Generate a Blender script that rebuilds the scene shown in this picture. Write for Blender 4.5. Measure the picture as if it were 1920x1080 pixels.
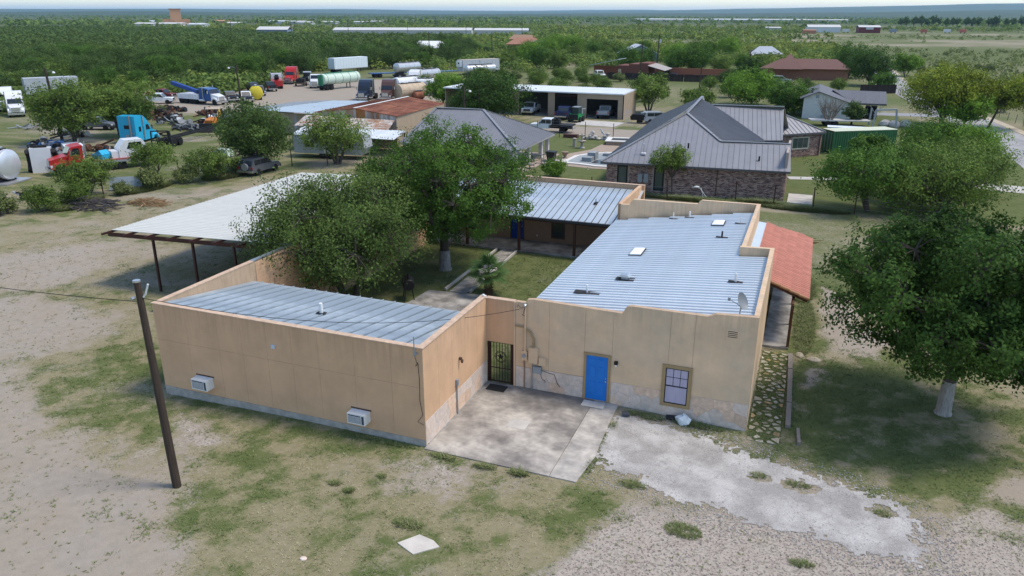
import bpy, math, random
import numpy as np
from mathutils import Matrix, Vector

for o in list(bpy.data.objects):
    bpy.data.objects.remove(o)
SC = bpy.context.scene
COL = SC.collection
# ------------------------------------------------------------------ camera
cam_d = bpy.data.cameras.new('camera')
cam = bpy.data.objects.new('camera', cam_d); COL.objects.link(cam)
cam_d.sensor_width = 36; cam_d.lens = 36 * 1434.15 / 1920
cam_d.clip_start = 0.5; cam_d.clip_end = 40000
cam.matrix_world = Matrix(((0.93259939, -0.12386279, 0.33899318, 12.1347),
                           (0.36090663, 0.31436967, -0.87801943, -22.4277),
                           (0.00218477, 0.94118527, 0.33788386, 15.5),
                           (0, 0, 0, 1)))
SC.camera = cam
# ------------------------------------------------------------------ sky and sun
SUN_EL, SUN_AZ = math.radians(62), math.radians(70)   # azimuth clockwise from +Y
w = bpy.data.worlds.new('World'); SC.world = w; w.use_nodes = True
nt = w.node_tree; bg = nt.nodes['Background']
sky = nt.nodes.new('ShaderNodeTexSky'); sky.sky_type = 'NISHITA'; sky.sun_disc = False
sky.sun_elevation = SUN_EL; sky.sun_rotation = SUN_AZ
sky.air_density = 1.0; sky.dust_density = 0.6; sky.ozone_density = 1.0
nt.links.new(sky.outputs[0], bg.inputs[0]); bg.inputs[1].default_value = 0.125
sd = bpy.data.lights.new('sun', 'SUN'); sd.energy = 1.7; sd.angle = math.radians(14); sd.color = (1, .90, .77)
so = bpy.data.objects.new('sun', sd); COL.objects.link(so)
sdir = Vector((math.sin(SUN_AZ) * math.cos(SUN_EL), math.cos(SUN_AZ) * math.cos(SUN_EL), math.sin(SUN_EL)))
so.rotation_euler = sdir.to_track_quat('Z', 'Y').to_euler(); so.location = sdir * 200
SC.view_settings.view_transform = 'Standard'; SC.view_settings.look = 'None'
SC.view_settings.exposure = 1.0; SC.view_settings.gamma = 1.0
SC.view_settings.use_curve_mapping = False
SC.render.engine = 'CYCLES'
SC.cycles.max_bounces = 6; SC.cycles.diffuse_bounces = 3; SC.cycles.glossy_bounces = 2
SC.cycles.transmission_bounces = 2; SC.cycles.transparent_max_bounces = 4; SC.cycles.volume_bounces = 1
SC.cycles.use_denoising = True; SC.cycles.use_adaptive_sampling = False

HAZE = 0.00005
RNG = np.random.default_rng(7)
random.seed(7)
R = math.radians

# ------------------------------------------------------------------ materials
def s2l(r, g, b):
    f = lambda c: ((c / 255 + .055) / 1.055) ** 2.4 if c > 10 else c / 255 / 12.92
    return (f(r), f(g), f(b))
MATS = {}
def M(name, col, rough=.8, metal=0., var=.15, scale=2., bump=0., bscale=30., rnd=0., streak=0., col2=None, mixscale=.5,
      amt=.5, stretch=(1, 1, 1), spec=.3, coat=0., attr=None, trans=0., topz=None, dirtcol=(.05, .045, .04)):
    """procedural principled material: noise mottling, optional second colour, streaks, per-object shift, bump"""
    if name in MATS: return MATS[name]
    m = bpy.data.materials.new(name); m.use_nodes = True; MATS[name] = m
    n = m.node_tree.nodes; L = m.node_tree.links; b = n['Principled BSDF']
    tc = n.new('ShaderNodeTexCoord'); mp = n.new('ShaderNodeMapping'); mp.inputs['Scale'].default_value = stretch
    L.new(tc.outputs['Object'], mp.inputs[0]); vec = mp.outputs[0]
    def noise(sc, det=4, v=vec):
        t = n.new('ShaderNodeTexNoise'); t.inputs['Scale'].default_value = sc; t.inputs['Detail'].default_value = det
        t.inputs['Roughness'].default_value = .62; L.new(v, t.inputs[0]); return t.outputs[0]
    def mix(fac, a, c, mode='MIX'):
        x = n.new('ShaderNodeMix'); x.data_type = 'RGBA'; x.blend_type = mode
        for s, v in ((0, fac), (6, a), (7, c)):
            if hasattr(v, 'links') or isinstance(v, bpy.types.NodeSocket): L.new(v, x.inputs[s])
            else: x.inputs[s].default_value = v if s == 0 else (*v[:3], 1)
        return x.outputs[2]
    def rng(v, a, c, d=0., e=1.):
        x = n.new('ShaderNodeMapRange'); L.new(v, x.inputs[0])
        for i, q in enumerate((a, c, d, e)): x.inputs[i + 1].default_value = q
        return x.outputs[0]
    c = tuple(col)
    base = c
    if col2 is not None:
        base = mix(rng(noise(mixscale), .5 - .12 / max(amt, .05) * .5 + (.5 - amt) * .3, .5 + .1 + (.5 - amt) * .3), c, col2)
    if var:
        base = mix(1.0, base, mix(rng(noise(scale), .25, .75), (1 - var,) * 3, (1 + var,) * 3), 'MULTIPLY')
    if streak:
        mp2 = n.new('ShaderNodeMapping'); mp2.inputs['Scale'].default_value = (5, 5, .35); L.new(tc.outputs['Object'], mp2.inputs[0])
        f = rng(noise(1.3, 5, mp2.outputs[0]), .5, .8, 0, streak)
        if topz:   # rain streaks that run down from under the coping
            sp = n.new('ShaderNodeSeparateXYZ'); L.new(tc.outputs['Object'], sp.inputs[0]); g2 = rng(sp.outputs['Z'], topz - 1.5, topz, .12, 1.)
            mu = n.new('ShaderNodeMath'); mu.operation = 'MULTIPLY'; L.new(rng(noise(1.3, 5, mp2.outputs[0]), .36, .72, 0, streak), mu.inputs[0]); L.new(g2, mu.inputs[1]); f = mu.outputs[0]
        base = mix(f, base, dirtcol)
    if attr:
        a = n.new('ShaderNodeAttribute'); a.attribute_name = attr
        base = mix(1.0, base, mix(a.outputs['Fac'], (.45, .5, .45), (1.6, 1.5, 1.5)), 'MULTIPLY')
    if rnd:
        oi = n.new('ShaderNodeObjectInfo')
        base = mix(1.0, base, mix(oi.outputs['Random'], (1 - rnd,) * 3, (1 + rnd, 1 + rnd * .95, 1 + rnd * .9)), 'MULTIPLY')
    if isinstance(base, tuple): b.inputs['Base Color'].default_value = (*base, 1)
    else: L.new(base, b.inputs['Base Color'])
    b.inputs['Roughness'].default_value = rough; b.inputs['Metallic'].default_value = metal
    b.inputs['Specular IOR Level'].default_value = spec
    if coat: b.inputs['Coat Weight'].default_value = coat; b.inputs['Coat Roughness'].default_value = .15
    if bump:
        bp = n.new('ShaderNodeBump'); bp.inputs['Strength'].default_value = bump; bp.inputs['Distance'].default_value = .02
        L.new(noise(bscale, 5), bp.inputs['Height']); L.new(bp.outputs[0], b.inputs['Normal'])
    if trans:
        tr = n.new('ShaderNodeBsdfTranslucent'); ms = n.new('ShaderNodeMixShader'); ms.inputs[0].default_value = trans
        if not isinstance(base, tuple): L.new(base, tr.inputs[0])
        else: tr.inputs[0].default_value = (*base, 1)
        L.new(b.outputs[0], ms.inputs[1]); L.new(tr.outputs[0], ms.inputs[2])
        L.new(ms.outputs[0], n['Material Output'].inputs[0])
    return m

# ------------------------------------------------------------------ mesh building
class MB:
    def __init__(s): s.v = []; s.f = []
    def add(s, vs, fs):
        o = len(s.v); s.v += [tuple(p) for p in vs]; s.f += [tuple(i + o for i in f) for f in fs]; return s
    def box(s, x0, x1, y0, y1, z0, z1, rz=0, piv=None):
        vs = [(x, y, z) for z in (z0, z1) for x, y in ((x0, y0), (x1, y0), (x1, y1), (x0, y1))]
        if rz:
            px, py = piv or ((x0 + x1) / 2, (y0 + y1) / 2); c, q = math.cos(rz), math.sin(rz)
            vs = [(px + (x - px) * c - (y - py) * q, py + (x - px) * q + (y - py) * c, z) for x, y, z in vs]
        return s.add(vs, [(3, 2, 1, 0), (4, 5, 6, 7), (0, 1, 5, 4), (1, 2, 6, 5), (2, 3, 7, 6), (3, 0, 4, 7)])
    def beam(s, a, b, w, h=None):
        """rectangular bar from a to b"""
        h = h or w; a, b = Vector(a), Vector(b); d = (b - a).normalized()
        up = Vector((0, 0, 1)) if abs(d.z) < .95 else Vector((0, 1, 0))
        x = d.cross(up).normalized() * w / 2; y = x.cross(d).normalized() * h / 2
        vs = [p + i * x + j * y for p in (a, b) for i, j in ((-1, -1), (1, -1), (1, 1), (-1, 1))]
        return s.add(vs, [(3, 2, 1, 0), (4, 5, 6, 7), (0, 1, 5, 4), (1, 2, 6, 5), (2, 3, 7, 6), (3, 0, 4, 7)])
    def tube(s, pts, r, n=8, cap=True):
        """round tube along pts, r a radius or a list of radii"""
        pts = [Vector(p) for p in pts]; rs = r if hasattr(r, '__len__') else [r] * len(pts)
        o = len(s.v); t0 = None
        for i, p in enumerate(pts):
            d = (pts[min(i + 1, len(pts) - 1)] - pts[max(i - 1, 0)]).normalized()
            if t0 is None: t0 = d.orthogonal().normalized()
            x = (t0 - d * t0.dot(d)); x = x.normalized() if x.length > 1e-4 else d.orthogonal().normalized(); t0 = x
            y = d.cross(x)
            s.v += [tuple(p + (x * math.cos(k * 2 * math.pi / n) + y * math.sin(k * 2 * math.pi / n)) * rs[i]) for k in range(n)]
        for i in range(len(pts) - 1):
            for k in range(n):
                a = o + i * n + k; b = o + i * n + (k + 1) % n
                s.f.append((a, b, b + n, a + n))
        if cap:
            s.f.append(tuple(o + k for k in reversed(range(n)))); q = o + (len(pts) - 1) * n; s.f.append(tuple(q + k for k in range(n)))
        return s
    def cyl(s, a, b, r, n=16, r2=None): return s.tube([a, b], [r, r if r2 is None else r2], n)
    def lathe(s, c, prof, n=16, axis='z'):
        o = len(s.v)
        for r, z in prof:
            for k in range(n):
                t = k * 2 * math.pi / n; p = (r * math.cos(t), r * math.sin(t), z)
                if axis == 'x': p = (z, r * math.cos(t), r * math.sin(t))
                if axis == 'y': p = (r * math.sin(t), z, r * math.cos(t))
                s.v.append((c[0] + p[0], c[1] + p[1], c[2] + p[2]))
        for i in range(len(prof) - 1):
            for k in range(n):
                a = o + i * n + k; b = o + i * n + (k + 1) % n; s.f.append((a, b, b + n, a + n))
        if prof[0][0] > 1e-6: s.f.append(tuple(o + k for k in reversed(range(n))))
        if prof[-1][0] > 1e-6: s.f.append(tuple(o + (len(prof) - 1) * n + k for k in range(n)))
        return s
    def ball(s, c, r, n=10, m=6, sq=(1, 1, 1)):
        o = len(s.v); s.lathe((0, 0, 0), [(max(1e-4, r * math.sin(math.pi * i / m)), -r * math.cos(math.pi * i / m)) for i in range(m + 1)], n)
        for i in range(o, len(s.v)):
            x, y, z = s.v[i]; s.v[i] = (c[0] + x * sq[0], c[1] + y * sq[1], c[2] + z * sq[2])
        return s
    def prism(s, poly, z0, z1, axis='z'):
        """extrude polygon (2D) along an axis; axis 'y': poly in (x,z), 'x': poly in (y,z)"""
        n = len(poly)
        area = sum(poly[i][0] * poly[(i + 1) % n][1] - poly[(i + 1) % n][0] * poly[i][1] for i in range(n))
        if area < 0: poly = poly[::-1]
        if axis == 'y': mk = lambda p, t: (p[0], t, p[1]); flip = True
        elif axis == 'x': mk = lambda p, t: (t, p[0], p[1]); flip = False
        else: mk = lambda p, t: (p[0], p[1], t); flip = False
        vs = [mk(p, z0) for p in poly] + [mk(p, z1) for p in poly]
        fs = [tuple(reversed(range(n))), tuple(range(n, 2 * n))] + [(i, (i + 1) % n, n + (i + 1) % n, n + i) for i in range(n)]
        if flip: fs = [tuple(reversed(f)) for f in fs]
        return s.add(vs, fs)
    def plate(s, pts, t=.05):
        """slab of thickness t below a planar polygon of 3D points"""
        pts = [Vector(p) for p in pts]; nrm = Vector((0, 0, 0)); n = len(pts)
        for i in range(n): nrm += pts[i].cross(pts[(i + 1) % n])
        nrm.normalize()
        if nrm.z < 0: pts = pts[::-1]; nrm = -nrm
        lo = [p - nrm * t for p in pts]
        return s.add(pts + lo, [tuple(range(n)), tuple(reversed(range(n, 2 * n)))] + [(i, n + i, n + (i + 1) % n, (i + 1) % n) for i in range(n)])
    def xf(s, mat, start=0):
        for i in range(start, len(s.v)): s.v[i] = tuple(mat @ Vector(s.v[i]))
        return s
    def mesh(s, name, mat, smooth=False):
        me = bpy.data.meshes.new(name); me.from_pydata(s.v, [], s.f); me.materials.append(mat)
        if smooth:
            me.polygons.foreach_set('use_smooth', [True] * len(me.polygons))
            try: me.set_sharp_from_angle(angle=R(40))
            except Exception: pass
        me.update(); return me
    def obj(s, name, mat, parent=None, smooth=False, loc=None, kind=None):
        o = bpy.data.objects.new(name, s.mesh(name, mat, smooth)); COL.objects.link(o)
        if parent: o.parent = parent
        if loc: o.location = loc
        if kind: o['kind'] = kind
        return o
def inst(name, me, parent=None, loc=(0, 0, 0), rz=0., sc=None):
    o = bpy.data.objects.new(name, me); COL.objects.link(o); o.parent = parent; o.location = loc; o.rotation_euler = (0, 0, rz)
    if sc: o.scale = sc if hasattr(sc, '__len__') else (sc,) * 3
    return o
def tag(o, label, cat, group=None):
    o['label'] = label; o['category'] = cat
    if group: o['group'] = group
    return o
def thing(name, label, cat, loc=(0, 0, 0), rz=0., group=None):
    o = bpy.data.objects.new(name, None); COL.objects.link(o); o.location = loc; o.rotation_euler = (0, 0, rz)
    o.empty_display_size = .3
    return tag(o, label, cat, group)
def copy_tree(o, parent=None):
    c = o.copy(); COL.objects.link(c)
    if parent: c.parent = parent
    for ch in list(o.children): copy_tree(ch, c)
    return c
def B(x0, x1, y0, y1, z0, z1): return MB().box(x0, x1, y0, y1, z0, z1)
def soup(name, V, F, mat, parent=None, kind=None, v=None, smooth=False, k=4):
    """fast mesh from numpy arrays; F (n,k) faces; v per-face random attribute"""
    me = bpy.data.meshes.new(name); n = len(F)
    me.vertices.add(len(V)); me.vertices.foreach_set('co', np.ascontiguousarray(V, dtype=np.float32).ravel())
    me.loops.add(n * k); me.loops.foreach_set('vertex_index', np.ascontiguousarray(F, dtype=np.int32).ravel())
    me.polygons.add(n); me.polygons.foreach_set('loop_start', np.arange(0, n * k, k, dtype=np.int32))
    me.update(calc_edges=True)
    if v is not None:
        a = me.attributes.new('v', 'FLOAT', 'FACE'); a.data.foreach_set('value', np.asarray(v, dtype=np.float32))
    if smooth: me.polygons.foreach_set('use_smooth', np.ones(n, dtype=bool))
    me.materials.append(mat)
    if parent is False: return me
    o = bpy.data.objects.new(name, me); COL.objects.link(o)
    if parent: o.parent = parent
    if kind: o['kind'] = kind
    return o

# numpy value noise
def _h(ix, iy, s):
    n = (ix.astype(np.int64) * 374761393 + iy.astype(np.int64) * 668265263 + s * 974634577) & 0x7fffffff
    n = ((n ^ (n >> 13)) * 1274126177) & 0x7fffffff
    return ((n ^ (n >> 16)) & 0xffff) / 65535.
def vnoise(x, y, s=0):
    ix = np.floor(x); iy = np.floor(y); fx = x - ix; fy = y - iy; fx = fx * fx * (3 - 2 * fx); fy = fy * fy * (3 - 2 * fy)
    a = _h(ix, iy, s); b = _h(ix + 1, iy, s); c = _h(ix, iy + 1, s); d = _h(ix + 1, iy + 1, s)
    return (a * (1 - fx) + b * fx) * (1 - fy) + (c * (1 - fx) + d * fx) * fy
def fbm(x, y, s=0, o=4):
    r = 0; a = .5
    for i in range(o): r = r + a * vnoise(x * 2 ** i, y * 2 ** i, s + i); a *= .5
    return r / (1 - .5 ** o)
def sstep(a, b, x):
    t = np.clip((x - a) / (b - a), 0, 1); return t * t * (3 - 2 * t)
def inpoly(x, y, poly):
    r = np.zeros(np.shape(x), bool); n = len(poly)
    for i in range(n):
        x0, y0 = poly[i]; x1, y1 = poly[(i + 1) % n]
        if y0 == y1: continue
        r ^= ((y0 > y) != (y1 > y)) & (x < (x1 - x0) * (y - y0) / (y1 - y0) + x0)
    return r
def gz(x, y):
    """height of the ground"""
    return (-.2 * np.exp(-((x - 11.5) ** 2 / 20 + (y - 4.) ** 2 / 40)) - .14 * np.exp(-((x + 12.6) ** 2 / 16 + y ** 2 / 16))
            - .08 * np.exp(-((x - 3) ** 2 / 20 + (y + 1.5) ** 2 / 1.5)))
def gzs(x, y): return float(gz(np.float64(x), np.float64(y)))
# ================================================================== ground
def blob(X, Y, cx, cy, rx, ry, rot=0):
    c, q = math.cos(R(rot)), math.sin(R(rot)); dx, dy = X - cx, Y - cy
    return np.exp(-(((dx * c + dy * q) / rx) ** 2 + ((-dx * q + dy * c) / ry) ** 2))
WOODS = [(-150, 100), (-118, 112), (-116, 134), (-130, 165), (-119, 195), (-126, 234), (-149, 323), (-211, 457), (-306, 466), (-318, 432), (-462, 534), (-582, 545), (-1064, 774), (-400, 180)]
YARD = [(-108, 86), (-83, 78), (-64, 80), (-52, 96), (-55, 119), (-64, 150), (-84, 152), (-97, 144), (-106, 124), (-98, 100), (-112, 92)]
DRIVE = [(5.75, 5.6), (5.85, 3.6), (5.95, 1.9), (6.2, .8), (7.82, .89), (9.1, .03), (9.8, .05), (10.46, .56), (11.1, .1), (11.75, -.19), (13.06, .02), (14.3, -.47), (15.7, -.6), (16.95, -.5), (17.1, .4), (17.02, 1.43), (16.98, 2.55), (16.1, 2.6), (15.05, 3.12), (12.91, 3.79), (10.97, 4.3), (9.22, 5.1), (7.1, 5.05)]
def soft(X, Y, poly, rag=1.2, r=.5):
    """0..1 cover of a patch with ragged, feathered edges"""
    wx = X + (fbm(X / 1.6, Y / 1.6, 201) - .5) * 2 * rag; wy = Y + (fbm(X / 1.6, Y / 1.6, 207) - .5) * 2 * rag
    return sum(inpoly(wx + r * math.cos(k * 1.047), wy + r * math.sin(k * 1.047), poly) * 1. for k in range(6)) / 6
BARE = [[(-24, .6), (-20.1, -.6), (-17.2, -3.2), (-13.4, -4.6), (-11, -4.7), (-9.3, -5.1), (-6.6, -5.5), (-4.6, -6.9), (-4.6, -9.4), (-9, -13), (-30, -13), (-30, -3)], [(-30.1, 5.4), (-27.9, 6.5), (-22.4, 6.0), (-20.4, 4.9), (-20.7, 2.6), (-21.8, .8), (-21.5, -1.1), (-30, -2)], [(-37, 12.8), (-35.1, 16.4), (-29.3, 12), (-29.2, 8.7), (-30.1, 5.4), (-35.7, 9.5)]]
BAND = [[(-18.9, -1.9), (-20.1, 1.4), (-18.5, 3.6), (-15.6, 4.2), (-13.4, 1.0), (-12.7, -1.2), (-11.5, -2.4), (-9.0, -2.4), (-7.2, -3.3), (-8.5, -4.1), (-10.7, -4.2), (-14.1, -3.7)], [(-12.7, -.2), (-7.4, -.1), (0, -.1), (2.2, -.5), (.5, -1.3), (-4.2, -1.7), (-8.0, -1.7)], [(-7.2, -2.2), (-1.4, -2.3), (.4, -1.9), (-1, -2.9), (-5.5, -3.2)], [(-6.8, -4.6), (-3.2, -4.6), (-1.6, -6.2), (-3, -8), (-6, -7)], [(3.0, -2.0), (6.4, -1.2), (8.4, -.3), (8.6, -1.4), (6, -3.4), (3.4, -3.6)], [(1.2, -4.2), (3.4, -4.4), (3.6, -5.4), (1.0, -5.6)]]
GRAV = [[(6.2, -5.4), (7.9, -2.4), (9.6, -.2), (12.7, 0), (15.7, -.5), (17.0, -.3), (17.3, 2.6), (21, 2.6), (26, 0), (26, -12), (4, -12)], [(-11.1, -2.7), (-8.3, -2.1), (-7.1, -3.5), (-8.8, -4.0)], [(-.8, -1.5), (2.0, -1.3), (2.4, -2.0), (-.2, -2.3)]]
RTREE = [[(12.5, 5.2), (12.6, 14), (14.2, 13.0), (16, 15.2), (23.5, 17), (24, 9), (21.1, 6.6), (17.0, 3.9), (14.4, 4.0)], [(11.2, 4.9), (14.5, 4.2), (18, 3.3), (22, 4.6), (25, 7), (25, 3.4), (20, 2.9), (17.6, 2.8), (14, 3.7), (11, 4.4)]]
PATHB = [[(14.5, 33.2), (15.7, 27.5), (15.4, 19.7), (17.4, 17.6), (16.4, 14.6), (14.6, 15.4), (13.9, 18), (14.2, 22.7), (13.9, 29.1)], [(13.0, 11.0), (13.6, 13.2), (14.6, 12.6), (13.8, 10.4)], [(19.0, 4.6), (21.5, 6.2), (22.5, 4.9), (20.5, 3.8)]]
def maps(X, Y):
    """grass cover, greenness, gravel, canopy"""
    n1 = fbm(X / 7, Y / 7, 3); n2 = fbm(X / 2.2, Y / 2.2, 11); n3 = fbm(X / 30, Y / 30, 21)
    g = .70 + .7 * (n1 - .5) + .5 * (n2 - .5); gr = .40 + .8 * (fbm(X / 5, Y / 5, 31) - .5) + .7 * (n2 - .5); gv = .10 * n2
    near = (X > -45) & (X < 30) & (Y > -14) & (Y < 40)
    S = lambda P, rag=1.2, r=.5: np.maximum.reduce([np.where(near, soft(X, Y, q, rag, r), 0) for q in P])
    b = S(BARE, 1.6, .9); g = g * (1 - b) + b * (.13 + .5 * (n2 - .5))
    fine = fbm(X * 1.5, Y * 1.5, 301); bd = S(BAND, 1.6, .8) * np.clip(.15 + 1.5 * (fbm(X * .8, Y * .8, 307) - .12), 0, 1); g = g + .26 * bd; gr = gr + 1.5 * (fine - .5) + .24 * bd
    gq = S(GRAV, 1.4, .7); gv = gv + gq * np.clip(.35 + 1.3 * fbm(X * .7, Y * .7, 311), 0, 1); g = g - .72 * gq
    rt = S(RTREE, 1.6, .8) * np.clip(.45 + 1.3 * (fine - .2), 0, 1); g = g + .40 * rt; gr = gr + .48 * rt
    pb = S(PATHB, 1.0, .4); g = g * (1 - pb) + pb * .12
    fl0 = sstep(-14, -22, X) * sstep(2, 9, Y) * sstep(60, 40, Y); gr = gr - .06 * fl0; g = g - .10 * fl0 * (n1 > .5)
    side = np.maximum(blob(X, Y, 13.1, 18, .8, 6), blob(X, Y, 13.2, 25, .9, 3)); g = g + .5 * side; gr = gr + .5 * side
    rear = inpoly(X, Y, [(13.2, 26), (17, 21), (30, 24), (30, 44), (2, 43), (2, 33)]); g = np.where(rear, .72 + .5 * (n1 - .5) + .3 * (n2 - .5), g); gr = np.where(rear, .66 + 1.3 * (n1 - .5), gr)
    # courtyard
    cy = inpoly(X, Y, [(-12.4, 6), (2, 6), (2, 26), (-12.4, 26)]); g = np.where(cy, .85 + .6 * (n2 - .5), g); gr = np.where(cy, .82 + .5 * (n1 - .5), gr)
    # neighbour's lawn
    lawn = inpoly(X, Y, [(-24, 44), (40, 46), (34, 100), (12, 140), (-10, 88), (-26, 84)]); g = np.where(lawn, .95 + .5 * (n2 - .5) + .3 * (n1 - .5), g); gr = np.where(lawn, 1.0 + .5 * (n1 - .5), gr)
    lane = sstep(0, 1, 1.4 - np.abs(Y - (82.5 - .06 * (X + 20))) / 3.0) * (X > -55) * (X < -4); g = g - 1.6 * lane
    ur = inpoly(X, Y, [(-26, 9), (-13, 9), (-13, 28), (-25, 28)]); g = np.where(ur, .62 + .5 * (n2 - .5), g); gr = np.where(ur, .42 + .5 * (n1 - .5), gr)
    far = sstep(20, 38, Y - X * .15) * sstep(-36, -44, X)
    g = g + far * .25 * (n1 > .42); gr = gr + .35 * far
    yd = inpoly(X, Y, YARD); g = np.where(yd, -.1 + .55 * (n1 - .35), g)
    rd = sstep(2.6, 1.2, np.abs(Y - (84.5 + (X + 90) * -.12))) * (X < -62) * (X > -125); g = g - 1.3 * rd
    g = g - .6 * blob(X, Y, -84, 56, 9, 5) - .4 * blob(X, Y, -62, 46, 4, 3)
    wd = inpoly(X, Y, WOODS); g = np.where(wd, .8, g); gr = np.where(wd, .6, gr)
    # country beyond
    dist = np.hypot(X, Y); cn = fbm(X / 90, Y / 90, 41); cm = fbm(X / 420, Y / 420, 51)
    F = sstep(95, 150, dist) * (~wd) * (~yd); past = sstep(-120, 40, X + (Y - 300) * -.25)
    cf = fbm(X / 24, Y / 24, 45); far_ = sstep(900, 2200, dist); g = g * (1 - F) + F * (.84 + .8 * (cn - .5) + .6 * (cf - .5) + .3 * far_); gr = gr * (1 - F) + F * (.82 - .08 * past + 1.2 * (cn - .5) + .9 * (cf - .5) + .7 * (cm - .5) + .22 * far_)
    can = sstep(420, 1500, dist) * np.clip(.75 + 1.5 * (fbm(X / 700, Y / 260, 95) - .5) + .25 * sstep(2500, 5000, dist), 0, 1) * (1 - .9 * sstep(-60, 40, X) * sstep(1400, 950, dist))
    return np.clip(g, 0, 1), np.clip(gr, 0, 1), np.clip(gv, 0, 1), can
def axis_pts(a, b, st, lo, hi, k=1.16):
    p = list(np.arange(a, b, st)); x, s = p[-1], st
    while x < hi: s *= k; x += s; p.append(x)
    x, s, q = a, st, []
    while x > lo: s *= k; x -= s; q.append(x)
    return np.array(q[::-1] + p)
gx = axis_pts(-36, 26, .22, -26000, 26000, 1.07); gy = axis_pts(-14, 32, .22, -300, 26000, 1.045)
GX, GY = np.meshgrid(gx, gy); ng, mg = GX.shape
dd = np.hypot(GX, GY)
GZ = gz(GX, GY) + np.clip((dd - 350) / 2500, 0, 1) * 0
# long low hills on the skyline
hill = sstep(3800, 6500, dd) * (0 + 45 * np.clip(fbm(GX / 2300, GY / 2300, 61, 4) - .25, 0, 1) + 45 * sstep(-3000, 3500, GX)) + sstep(9000, 13000, dd) * (15 + 60 * fbm(GX / 4000, GY / 4000, 71, 3) + 60 * sstep(-4000, 5000, GX))
GZ = GZ + hill
V = np.stack([GX.ravel(), GY.ravel(), GZ.ravel()], 1)
idx = np.arange(ng * mg).reshape(ng, mg)
F = np.stack([idx[:-1, :-1].ravel(), idx[:-1, 1:].ravel(), idx[1:, 1:].ravel(), idx[1:, :-1].ravel()], 1)

def ground_mat():
    m = bpy.data.materials.new('ground'); m.use_nodes = True; n = m.node_tree.nodes; L = m.node_tree.links; b = n['Principled BSDF']
    geo = n.new('ShaderNodeNewGeometry'); P = geo.outputs['Position']
    def at(nm): a = n.new('ShaderNodeAttribute'); a.attribute_name = nm; return a.outputs['Fac']
    def noise(sc, det=5, ro=.65, dis=0.):
        t = n.new('ShaderNodeTexNoise'); t.inputs['Scale'].default_value = sc; t.inputs['Detail'].default_value = det; t.inputs['Roughness'].default_value = ro
        t.inputs['Distortion'].default_value = dis; L.new(P, t.inputs[0]); return t.outputs[0]
    def ma(op, a, c):
        x = n.new('ShaderNodeMath'); x.operation = op
        for i, v in enumerate((a, c)):
            if isinstance(v, (int, float)): x.inputs[i].default_value = v
            else: L.new(v, x.inputs[i])
        return x.outputs[0]
    def rg(v, a, c, d=0., e=1.):
        x = n.new('ShaderNodeMapRange'); L.new(v, x.inputs[0])
        for i, q in enumerate((a, c, d, e)): x.inputs[i + 1].default_value = q
        return x.outputs[0]
    def mix(f, a, c, mode='MIX'):
        x = n.new('ShaderNodeMix'); x.data_type = 'RGBA'; x.blend_type = mode
        for s, v in ((0, f), (6, a), (7, c)):
            if isinstance(v, bpy.types.NodeSocket): L.new(v, x.inputs[s])
            else: x.inputs[s].default_value = v if s == 0 else (*v, 1)
        return x.outputs[2]
    dirt = mix(rg(noise(.35), .3, .7), (.325, .270, .205), (.335, .296, .248))
    dirt = mix(rg(noise(2.5, 6), .3, .75, 0, .6), dirt, (.225, .198, .16))
    vo = n.new('ShaderNodeTexVoronoi'); vo.inputs['Scale'].default_value = 16; L.new(P, vo.inputs[0])
    hs = n.new('ShaderNodeHueSaturation'); hs.inputs['Saturation'].default_value = .0; L.new(vo.outputs['Color'], hs.inputs['Color'])
    peb = mix(1., mix(rg(noise(1.2), .35, .65), (.262, .230, .196), (.285, .256, .222)), mix(rg(hs.outputs[0], .2, .9), (.55, .55, .55), (1.4, 1.38, 1.35)), 'MULTIPLY')
    base = mix(rg(ma('ADD', at('gv'), ma('MULTIPLY', ma('SUBTRACT', noise(3., 5), .5), 1.0)), .3, .6), dirt, peb)
    dry = mix(rg(noise(4., 6), .3, .7), (.19, .168, .092), (.27, .238, .145))
    green = mix(rg(noise(1.1, 6), .3, .7), (.080, .106, .033), (.13, .145, .056))
    grcol = mix(rg(ma('ADD', at('gr'), ma('MULTIPLY', ma('SUBTRACT', noise(3.4, 8, .8), .5), 1.9)), .30, .74), dry, green)
    far = rg(n.new('ShaderNodeCameraData').outputs['View Z Depth'], 0, 1) if False else None
    fm = ma('ADD', at('g'), ma('MULTIPLY', ma('SUBTRACT', noise(8., 9, .82, .3), .5), 2.0))
    fm = ma('ADD', fm, ma('MULTIPLY', ma('SUBTRACT', noise(.9, 4), .5), .5))
    col = mix(rg(fm, .40, .72), base, grcol)
    col = mix(at('can'), col, mix(rg(noise(.012, 6, .7), .35, .65), (.024, .042, .018), (.05, .075, .03)))
    L.new(col, b.inputs['Base Color']); b.inputs['Roughness'].default_value = .95; b.inputs['Specular IOR Level'].default_value = .1
    bp = n.new('ShaderNodeBump'); bp.inputs['Strength'].default_value = .6; bp.inputs['Distance'].default_value = .05
    L.new(noise(14, 6, .7), bp.inputs['Height']); L.new(bp.outputs[0], b.inputs['Normal'])
    return m
ground = soup('ground', V, F, ground_mat(), kind='structure', smooth=True)
for nm, arr in zip(('g', 'gr', 'gv', 'can'), maps(GX, GY)):
    a = ground.data.attributes.new(nm, 'FLOAT', 'POINT'); a.data.foreach_set('value', arr.ravel().astype(np.float32))
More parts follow.
